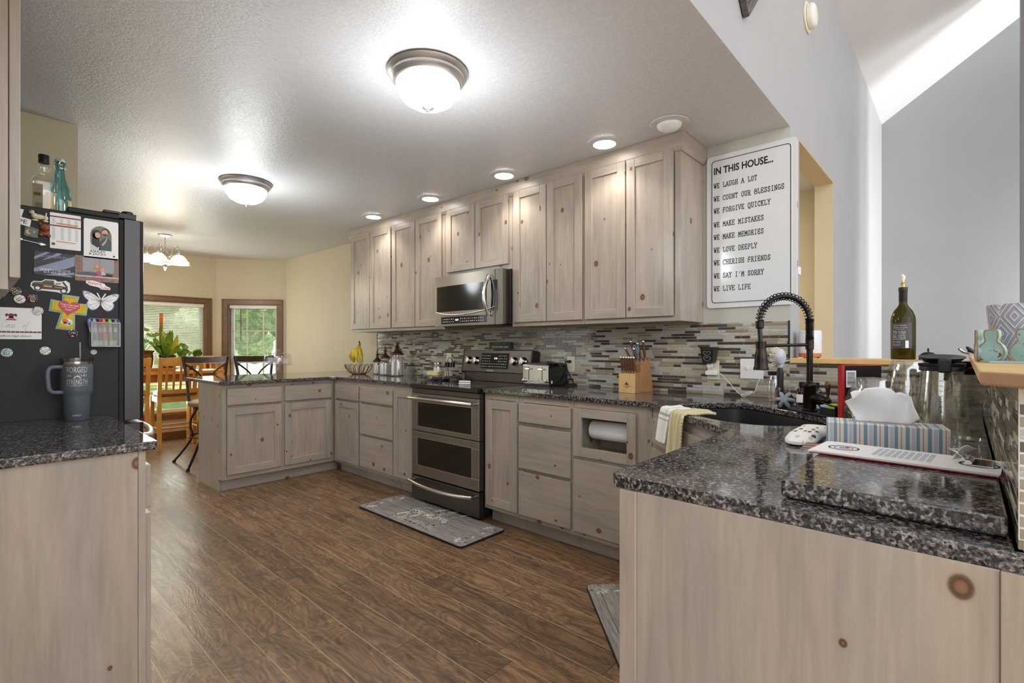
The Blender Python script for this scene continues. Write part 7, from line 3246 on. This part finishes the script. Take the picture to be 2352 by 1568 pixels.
def button(label, x, z, ground, bits, words, ink, rot, r_=.0165):
    t = mag('button_magnet', label, x, z, 'magnet', rot)
    m = MB()
    m.lathe([(0, 0), (r_, 0), (r_, .003), (r_*.85, .0048), (0, .0055)], 28)
    b_ = m.build('button', ground, t, smooth=50)
    rn = random.Random(int(x*1e4)+int(z*1e4))
    by = {}
    for i in range(18):
        a = 2*PI*i/18+rn.uniform(-.1, .1)
        q = r_*rn.uniform(.72, .92)
        by.setdefault(rn.choice(bits), []).append(circ(q*math.cos(a), q*math.sin(a), r_*rn.uniform(.07, .15), 8))
    for k, (mt, ps) in enumerate(by.items()):
        plate(b_, 'flower_print', mt, ps, .0042, .0012)
    for i, wd_ in enumerate(words):
        fit_text(wd_, r_*1.0, r_*.28, ink, b_, tz(0, r_*(.42*(len(words)-1)/2-.42*i), .0056))


pk = plain('pink_print', srgb(226, 120, 130), .5)
gn = plain('leaf_green_print', srgb(110, 160, 70), .5)
yl = plain('yellow_print', srgb(230, 200, 90), .5)
mint = plain('mint_print', srgb(196, 224, 222), .4)
button('black floral button magnet nearest the wall cabinet', .136, 1.416, M['ink'], [pk, gn, yl, whp], ['DO NOT', 'BE', 'AFRAID'], whp, 50)
button('white button magnet reading as easy as breathing below the black one', .146, 1.386, whp, [pk, yl, whp], ['BE EASY', 'BREATHE'], M['ink'], 42)
button('black floral button magnet right of the white one', .182, 1.392, M['ink'], [pk, yl, whp, M['red']], ['MAKE', 'SOME', 'DAY'], whp, 10)
button('cream floral button magnet pinning the school announcement', .197, 1.343, whp, [pk, gn, M['red']], ['YOU', 'ARE'], M['ink'], 12)
button('navy floral button magnet directly above the tumbler straw', .302, 1.258, plain('navy_print', srgb(30, 36, 60), .4), [whp, M['red'], pk], ['YES'], whp, 0)
button('mint floral button magnet at lower left of the fridge side', .111, 1.180, mint, [yl, gn, M['red'], mint], ['Bloom', 'in', 'grace'], M['ink'], -8)
button('cream button magnet with red flowers just left of the tumbler lid', .218, 1.186, whp, [M['red'], gn, whp], ['it is', 'well'], M['ink'], 30)
t = mag('magnet_disc', 'plain pale round magnet peeking out right of the tumbler lid', .367, 1.180)
m = MB()
m.lathe([(0, 0), (.0105, 0), (.0105, .004), (0, .0045)], 22)
m.build('disc', plain('pale_disc', srgb(206, 206, 200), .5), t, smooth=40)

# school announcement
t = mag('school_card', 'white school announcement card with a maroon crest and band', .135, 1.292, 'card')
b_ = card(t, .146, .121, whp)
cr = [circ(.0, .018, .008, 12), [(-.014, .012), (-.006, .020), (-.010, .026), (-.017, .022)], [(.014, .012), (.006, .020), (.010, .026), (.017, .022)], [(-.015, .000), (.015, .000), (.013, .004), (-.013, .004)], [(-.010, .006), (.010, .006), (.004, .014), (-.004, .014)]]
cr = [[(x-.012, y+.012) for x, y in p] for p in cr]
plate(b_, 'crest', M['maroon'], cr, .0012)
plate(b_, 'maroon_band', M['maroon'], [[(-.073+.0122*i, -.036), (-.0615+.0122*i, -.036), (-.0625+.0122*i, -.030), (-.074+.0122*i+.001, -.030)] for i in range(12)], .0012)
m = MB()
m.T = tz(-.04, -.016, .0012)
cursive(m, 'Cass', .026, 0, 0, .0008, th=.0003)
cursive(m, 'of', .026, .058, 0, .0008, th=.0003)
m.build('embossed_script', plain('embossed_paper', srgb(214, 214, 214), .5), b_)
fit_text('Strafford High School', .10, .008, M['ink'], b_, tz(-.005, -.049, .0014), shear=.4)

# bible verse cross
t = mag('cross_magnet', 'bright yellow foam cross with a red heart and a small butterfly', .287, 1.346, 'magnet', -7)


def crosspoly(k, rr=0):
    a, b_, c_, d_ = .020+k, .052+k, .022+k, .060+k
    return [(-a, d_), (a+.001, d_), (a-.002, .036+k*.2+.0), (b_, .034+k), (b_, -.002-k), (c_-.006, -.004-k), (c_+.002, -.070-k), (-c_-.002, -.070-k), (-c_+.006, -.004-k), (-b_, -.002-k), (-b_, .034+k), (-a+.002, .036+k*.2)]


for nm, k, mt, z0 in (('lilac_layer', .006, plain('lilac_foam', srgb(176, 184, 216), .6), 0), ('green_layer', .003, plain('green_foam', srgb(150, 196, 90), .6), .002), ('yellow_layer', -.001, plain('yellow_foam', srgb(216, 186, 24), .55), .004)):
    m = MB()
    m.prism(crosspoly(k), z0, z0+.002)
    top = m.build(nm, mt, t)
plate(top, 'orange_lines', plain('orange_print', srgb(214, 120, 30), .5), [[(-.044, .0), (-.043, .0), (-.043, .032), (-.044, .032)], [(.044, .0), (.043, .0), (.043, .032), (.044, .032)], [(-.014, -.066), (.014, -.066), (.014, -.064), (-.014, -.064)], [(-.015, .055), (.015, .055), (.015, .053), (-.015, .053)]], .006)
hp = []
for i in range(28):
    a = 2*PI*i/28
    hp.append((.0021*16*math.sin(a)**3, .0021*(13*math.cos(a)-5*math.cos(2*a)-2*math.cos(3*a)-math.cos(4*a))+.016))
hrt = plate(top, 'heart', plain('rose_red', srgb(204, 74, 84), .55), [hp], .006, .002)
for i, s_ in enumerate(('Trust in the Lord', 'with all your', 'heart')):
    fit_text(s_, (.055, .045, .022)[i], .0072, whp, hrt, tz(0, .026-.0095*i, .0082), bold=.01)
plate(top, 'butterfly_backing', whp, [circ(0, -.044, .018, 18, .72)], .006, .001)
plate(top, 'butterfly', plain('orange_print', srgb(214, 120, 30), .5), [circ(-.005, -.041, .010, 16, .9), circ(-.004, -.050, .007, 14, .8)], .007)
plate(top, 'caterpillar_body', plain('pale_blue_print', srgb(156, 204, 220), .5), [circ(.008, -.046, .0065), [(-.006, -.056), (.012, -.052), (.012, -.048), (-.006, -.052)]], .0074)

# butterfly cut-out
t = mag('butterfly_magnet', 'white paper butterfly cut-out with lilac outline', .390, 1.393, 'magnet', -3)
wing = [(0, -.008), (.006, .012), (.028, .030), (.050, .038), (.058, .032), (.052, .012), (.040, .000), (.044, -.012), (.038, -.030), (.024, -.038), (.010, -.030), (.003, -.018)]
out_ = smoothpath([(x, y, 0) for x, y in wing], 3, True)
m = MB()
for s_ in (1, -1):
    m.prism([(s_*p.x*1.05, p.y*1.05) for p in out_], 0, .0012)
b_ = m.build('outline', plain('lilac_edge', srgb(150, 142, 176), .6), t)
m = MB()
for s_ in (1, -1):
    m.prism([(s_*(p.x*.95+.001), p.y*.95) for p in out_], .0012, .0018)
wg = m.build('wings', whp, b_)
m = MB()
m.T = tz(0, 0, .0018)
for s_ in (1, -1):
    for q in ((.050, .030), (.048, .014), (.034, .004), (.038, -.02), (.024, -.032), (.034, .028)):
        ribbon(m, [(s_*.003, .0), (s_*q[0]*.5, q[1]*.55), (s_*q[0], q[1])], .0008)
    for i in range(9):
        a = i/8
        m.prism(circ(s_*(.040-.018*a), -.012-.020*a, .001, 6), 0, .0004)
    for q in ((.046, .033), (.042, .030), (.050, .028), (.038, .031)):
        m.prism(circ(s_*q[0], q[1], .0022, 6), 0, .0004)
m.build('veins', plain('vein_print', srgb(90, 88, 92), .6), wg)
m = MB()
m.ball((0, -.006, .002), .003, .014, .003, n=10)
m.build('body', plain('purple_grey', srgb(120, 110, 130), .5), b_, smooth=60)
m = MB()
for s_ in (1, -1):
    m.tube([(s_*.002, .008, .002), (s_*.008, .022, .002), (s_*.014, .034, .002)], .0028, 8)
m.build('antennae', whp, b_, smooth=60)

# wire marker basket
t = mag('marker_basket', 'silver mesh basket of markers hanging on the fridge side', .400, 1.262, 'basket')
wm = plain('silver_mesh', srgb(188, 188, 184), .35, .6)
bw, bh_, bdp = .092, .116, .052
m = MB()
# local: x right, y up, z out
for (y, z_) in ((bh_/2-.018, bdp), (-bh_/2, bdp)):
    m.tube([(-bw/2, y, .003), (-bw/2, y, z_), (bw/2, y, z_), (bw/2, y, .003)], .0028, 7)
m.tube([(-bw/2, bh_/2, .003), (bw/2, bh_/2, .003), (bw/2, -bh_/2, .003), (-bw/2, -bh_/2, .003)], .0028, 7, closed=True)
for x in (-bw/2, bw/2):
    m.tube([(x, bh_/2-.018, bdp), (x, -bh_/2, bdp)], .0028, 7)
m.tube([(-bw/2, bh_/2, .003), (-bw/2, bh_/2-.018, bdp)], .0025, 6)
m.tube([(bw/2, bh_/2, .003), (bw/2, bh_/2-.018, bdp)], .0025, 6)
fr0 = m.build('frame', wm, t, smooth=60)
m = MB()
nx, ny = 22, 24
for face in range(3):
    L_ = bw if face == 0 else bdp-.003
    H_ = bh_-.018
    k = nx if face == 0 else 12
    st = L_/k
    for d_ in (1, -1):
        for i in range(-int(H_/st), k):
            xa, ya = i*st, 0
            xb_, yb_ = i*st+H_, H_
            if xa < 0:
                ya, xa = -xa, 0
            if xb_ > L_:
                yb_ -= (xb_-L_)
                xb_ = L_
            if yb_-ya < .002:
                continue
            P_ = []
            for (x, y) in ((xa, ya), (xb_, yb_)):
                if d_ < 0:
                    x = L_-x
                if face == 0:
                    P_.append((x-bw/2, y-bh_/2, bdp))
                else:
                    P_.append(((-1 if face == 1 else 1)*bw/2, y-bh_/2, .003+x))
            m.tube(P_, .00055, 3, cap=False)
m.build('mesh_panel', wm, t)
for i, (lab, colr, x, zz, tl) in enumerate((('blue-lilac marker at the left of the mesh basket', (130, 136, 196), -.034, .036, .18), ('light blue marker behind the blue-lilac one in the mesh basket', (140, 200, 214), -.024, .018, .1), ('magenta marker in the mesh basket', (204, 40, 110), -.010, .018, .05), ('orange marker in the middle of the mesh basket', (240, 130, 40), .002, .036, .08), ('lime green marker in the mesh basket', (160, 206, 50), .020, .034, .06), ('blue-lilac marker at the right of the mesh basket', (130, 136, 190), .034, .02, -.02))):
    mk = thing('marker_pen', lab, 'marker', (0, 0, 0), 0, 'markers in the mesh basket')
    mk.matrix_world = t.matrix_world @ Matrix.Translation((x, -.054, zz)) @ Matrix.Rotation(tl, 4, 'Z')
    cm = plain('marker_plastic_%d_%d_%d' % colr, srgb(*colr), .35)
    m = MB()
    m.cyl((0, 0, 0), (0, .075, 0), .0066, n=12)
    bb = m.build('barrel', whp, mk, smooth=50)
    m = MB()
    m.cyl((0, .02, 0), (0, .055, 0), .0068, n=12)
    m.build('colour_band', cm, bb, smooth=50)
    m = MB()
    m.tube([(0, .075, 0), (0, .102, 0), (0, .1025, 0), (0, .110, 0)], [.0082, .0080, .0055, .005], 12)
    m.build('cap', cm, mk, smooth=40)

# ================================================================ TUMBLER ON THE LEFT WORKTOP
root = thing('tumbler', 'big slate-grey tumbler with handle, straw and silver lettering', 'tumbler', (.300, 2.588, CT+.0003))
slate = plain('slate_powder_coat', srgb(84, 90, 98), .5, var=.05, scale=300, bump=.15)
m = MB()
m.lathe([(0, 0), (.036, 0), (.0385, .003), (.0425, .092), (.0430, .098), (.0485, .112), (.0495, .118), (.0505, .218), (.049, .220), (0, .220)], 40)
bd_ = m.build('cup', slate, root, smooth=40)
m = MB()
m.lathe([(.0488, .2195), (.0492, .221), (.0492, .230), (0, .230)], 40)
m.build('steel_rim', M['steel'], root, smooth=40)
m = MB()
m.lathe([(0, .2302), (.0505, .2302), (.051, .233), (.051, .244), (.049, .246), (0, .246)], 40)
m.build('lid', clearglass('smoke_clear_plastic', (.75, .75, .77), .12), root, smooth=40)
m = MB()
m.tube([(.012, -.006, .06), (.009, -.008, .305)], .0042, 10)
m.build('straw', clearglass('clear_straw', (.9, .92, .94), .18), root, smooth=60)
hd = Vector((-.93, -.36, 0)).normalized()
m = MB()
m.tube(smoothpath([hd*.045+Vector((0, 0, .210)), hd*.078+Vector((0, 0, .210)), hd*.090+Vector((0, 0, .203)), hd*.094+Vector((0, 0, .185)), hd*.092+Vector((0, 0, .150)), hd*.089+Vector((0, 0, .128)), hd*.080+Vector((0, 0, .116)), hd*.066+Vector((0, 0, .113)), hd*.044+Vector((0, 0, .113))], 5), .0078, 10)
m.build('handle', plain('slate_plastic', srgb(96, 102, 110), .4), root, smooth=60)
fa = math.atan2(-2.588, -.300)+.03
etched = plain('etched_steel', srgb(196, 192, 184), .35, .3)


def cone_text(s_, h_, z, w_, rr):
    return wrap_text(s_, h_, fa, z, etched, bd_, r_=rr, width=w_)


cone_text('FORGED', .021, .199, .064, .0505)
cone_text('STRENGTH', .019, .152, .066, .0500)
cone_text('ISAIAH 54:17', .0055, .138, .036, .0498)
cone_text('IN       HIS', .008, .176, .062, .0502)
cone_text('LEGACY', .0055, .022, .026, .0394)
m = MB()
for p in ([(-.024, .004), (.010, .008), (.024, .014), (.020, .004), (.024, -.004), (.008, -.002), (.012, -.012), (-.012, -.012), (-.008, -.004), (-.024, -.002)],):
    n_ = len(p)
    q = [((.0503)*math.cos(fa+x/.0503), .0503*math.sin(fa+x/.0503), .176+y) for x, y in p]
    ctr = ((.0506)*math.cos(fa), .0506*math.sin(fa), .176)
    m.add(q+[ctr], [(i, (i+1) % n_, n_) for i in range(n_)])
m.build('anvil_emblem', etched, bd_)
m = MB()
for s_ in (-1, 1):
    a0_ = fa+s_*.021/.0497
    a1_ = fa+s_*.033/.0497
    m.add([(.0499*math.cos(a), .0499*math.sin(a), z) for a, z in ((a0_, .137), (a1_, .137), (a1_, .139), (a0_, .139))], [(0, 1, 2, 3)])
m.build('rule_lines', etched, bd_)

# ================================================================ BOTTLES ON THE FRIDGE
FT = 1.7535
root = thing('liquor_bottle', 'clear square-shouldered bottle with black cap and tan label on the fridge', 'bottle', (.232, FY0+.215, FT))
m = MB()


def sq(m, lv, n=32, e=.55, T0=None):
    vs, fs = [], []
    for w_, d_, z in lv:
        for i in range(n):
            a = 2*PI*i/n
            c_, s_ = math.cos(a), math.sin(a)
            vs.append((w_*abs(c_)**e*(1 if c_ >= 0 else -1), d_*abs(s_)**e*(1 if s_ >= 0 else -1), z))
    for k in range(len(lv)-1):
        for i in range(n):
            fs.append((k*n+i, k*n+(i+1) % n, (k+1)*n+(i+1) % n, (k+1)*n+i))
    m.add(vs, fs+[tuple(range(n))[::-1]])


sq(m, [(.041, .028, 0), (.043, .030, .004), (.043, .030, .15), (.040, .028, .162)], e=.5)
sq(m, [(.040, .028, .162), (.028, .022, .175), (.018, .018, .185), (.016, .016, .195), (.021, .021, .212), (.018, .018, .226), (.0145, .0145, .232)], e=.85)
m.build('bottle', M['glass'], root, smooth=50)
m = MB()
m.lathe([(0, .233), (.0185, .233), (.0185, .266), (.017, .268), (0, .268)], 26)
m.build('cap', M['black'], root, smooth=40)
m = MB()
m.box(-.038, -.006, -.0312, -.0304, .02, .135)
tb = m.build('back_label', plain('olive_tan_label', srgb(134, 120, 84), .5), root)
m = MB()
m.box(-.034, -.012, -.0316, -.0312, .085, .098)
for i in range(5):
    m.box(-.028+.004*i, -.026+.004*i, -.0316, -.0312, .03, .055)
m.build('label_print', plain('dark_olive_print', srgb(60, 60, 48), .6), tb)
m = MB()
m.box(.006, .040, .0290, .0300, .03, .12)
m.build('front_label', plain('gold_cream_label', srgb(206, 184, 130), .5), root)
m = MB()
for x in (.012, .022, .031):
    m.box(x, x+.003, .0284, .0290, .03, .12)
m.build('gold_stripes', plain('gold_print', srgb(212, 168, 60), .4), root)
root = thing('swing_top_bottle', 'teal glass bottle with a wire swing-top stopper on the fridge', 'bottle', (.290, FY0+.285, FT))
tg = clearglass('teal_glass', (.42, .72, .74), .12)
m = MB()
m.lathe([(0, 0), (.036, 0), (.038, .004), (.038, .12), (.034, .15), (.020, .20), (.0155, .235), (.0155, .245), (.019, .248), (.019, .268), (.017, .270), (.0, .270)], 34)
m.build('bottle', tg, root, smooth=50)
m = MB()
m.lathe([(0, .271), (.0155, .271), (.0165, .275), (.015, .284), (0, .285)], 22)
m.build('stopper', plain('porcelain', srgb(216, 208, 196), .25), root, smooth=50)
m = MB()
m.tube([(.018*math.cos(a), .018*math.sin(a), .242) for a in [2*PI*i/20 for i in range(20)]], .0016, 6, closed=True)
for s_ in (-1, 1):
    m.tube(smoothpath([(s_*.018, 0, .243), (s_*.021, -.004, .262), (s_*.016, -.002, .279)], 4), .0015, 6)
m.tube(smoothpath([(-.017, -.009, .244), (-.006, -.021, .256), (.0, -.021, .275), (.0, -.017, .282)], 4), .0018, 6)
m.build('wire_bail', M['chrome'], root, smooth=60)
m = MB()
m.box(.018, .036, .0, .0005, .03, .11)
lb_ = wrap_label = MB()
for i in range(8):
    a0_, a1_ = R(-52)+R(60)*i/8, R(-52)+R(60)*(i+1)/8
    r_ = .0384
    lb_.add([(r_*math.cos(a), r_*math.sin(a), z) for a, z in ((a0_, .02), (a1_, .02), (a1_, .10), (a0_, .10))], [(0, 1, 2, 3)])
lb_.build('label', plain('gold_cream_label', srgb(206, 184, 130), .5), root, smooth=60)
root = thing('white_jug', 'frosted white rounded jug cut off by the wall cabinet, on the fridge', 'jug', (.065, FY0+.28, FT))
m = MB()
m.lathe([(0, 0), (.050, 0), (.054, .006), (.054, .10), (.050, .128), (.040, .15), (.028, .163), (.018, .168), (.018, .185), (.0, .186)], 34)
m.build('jug', clearglass('frosted_white', (.93, .94, .95), .25, .3), root, smooth=50)
m = MB()
m.box(-.02, .012, -.056, -.054, .0, .05)
m.build('label', M['ink'], root)
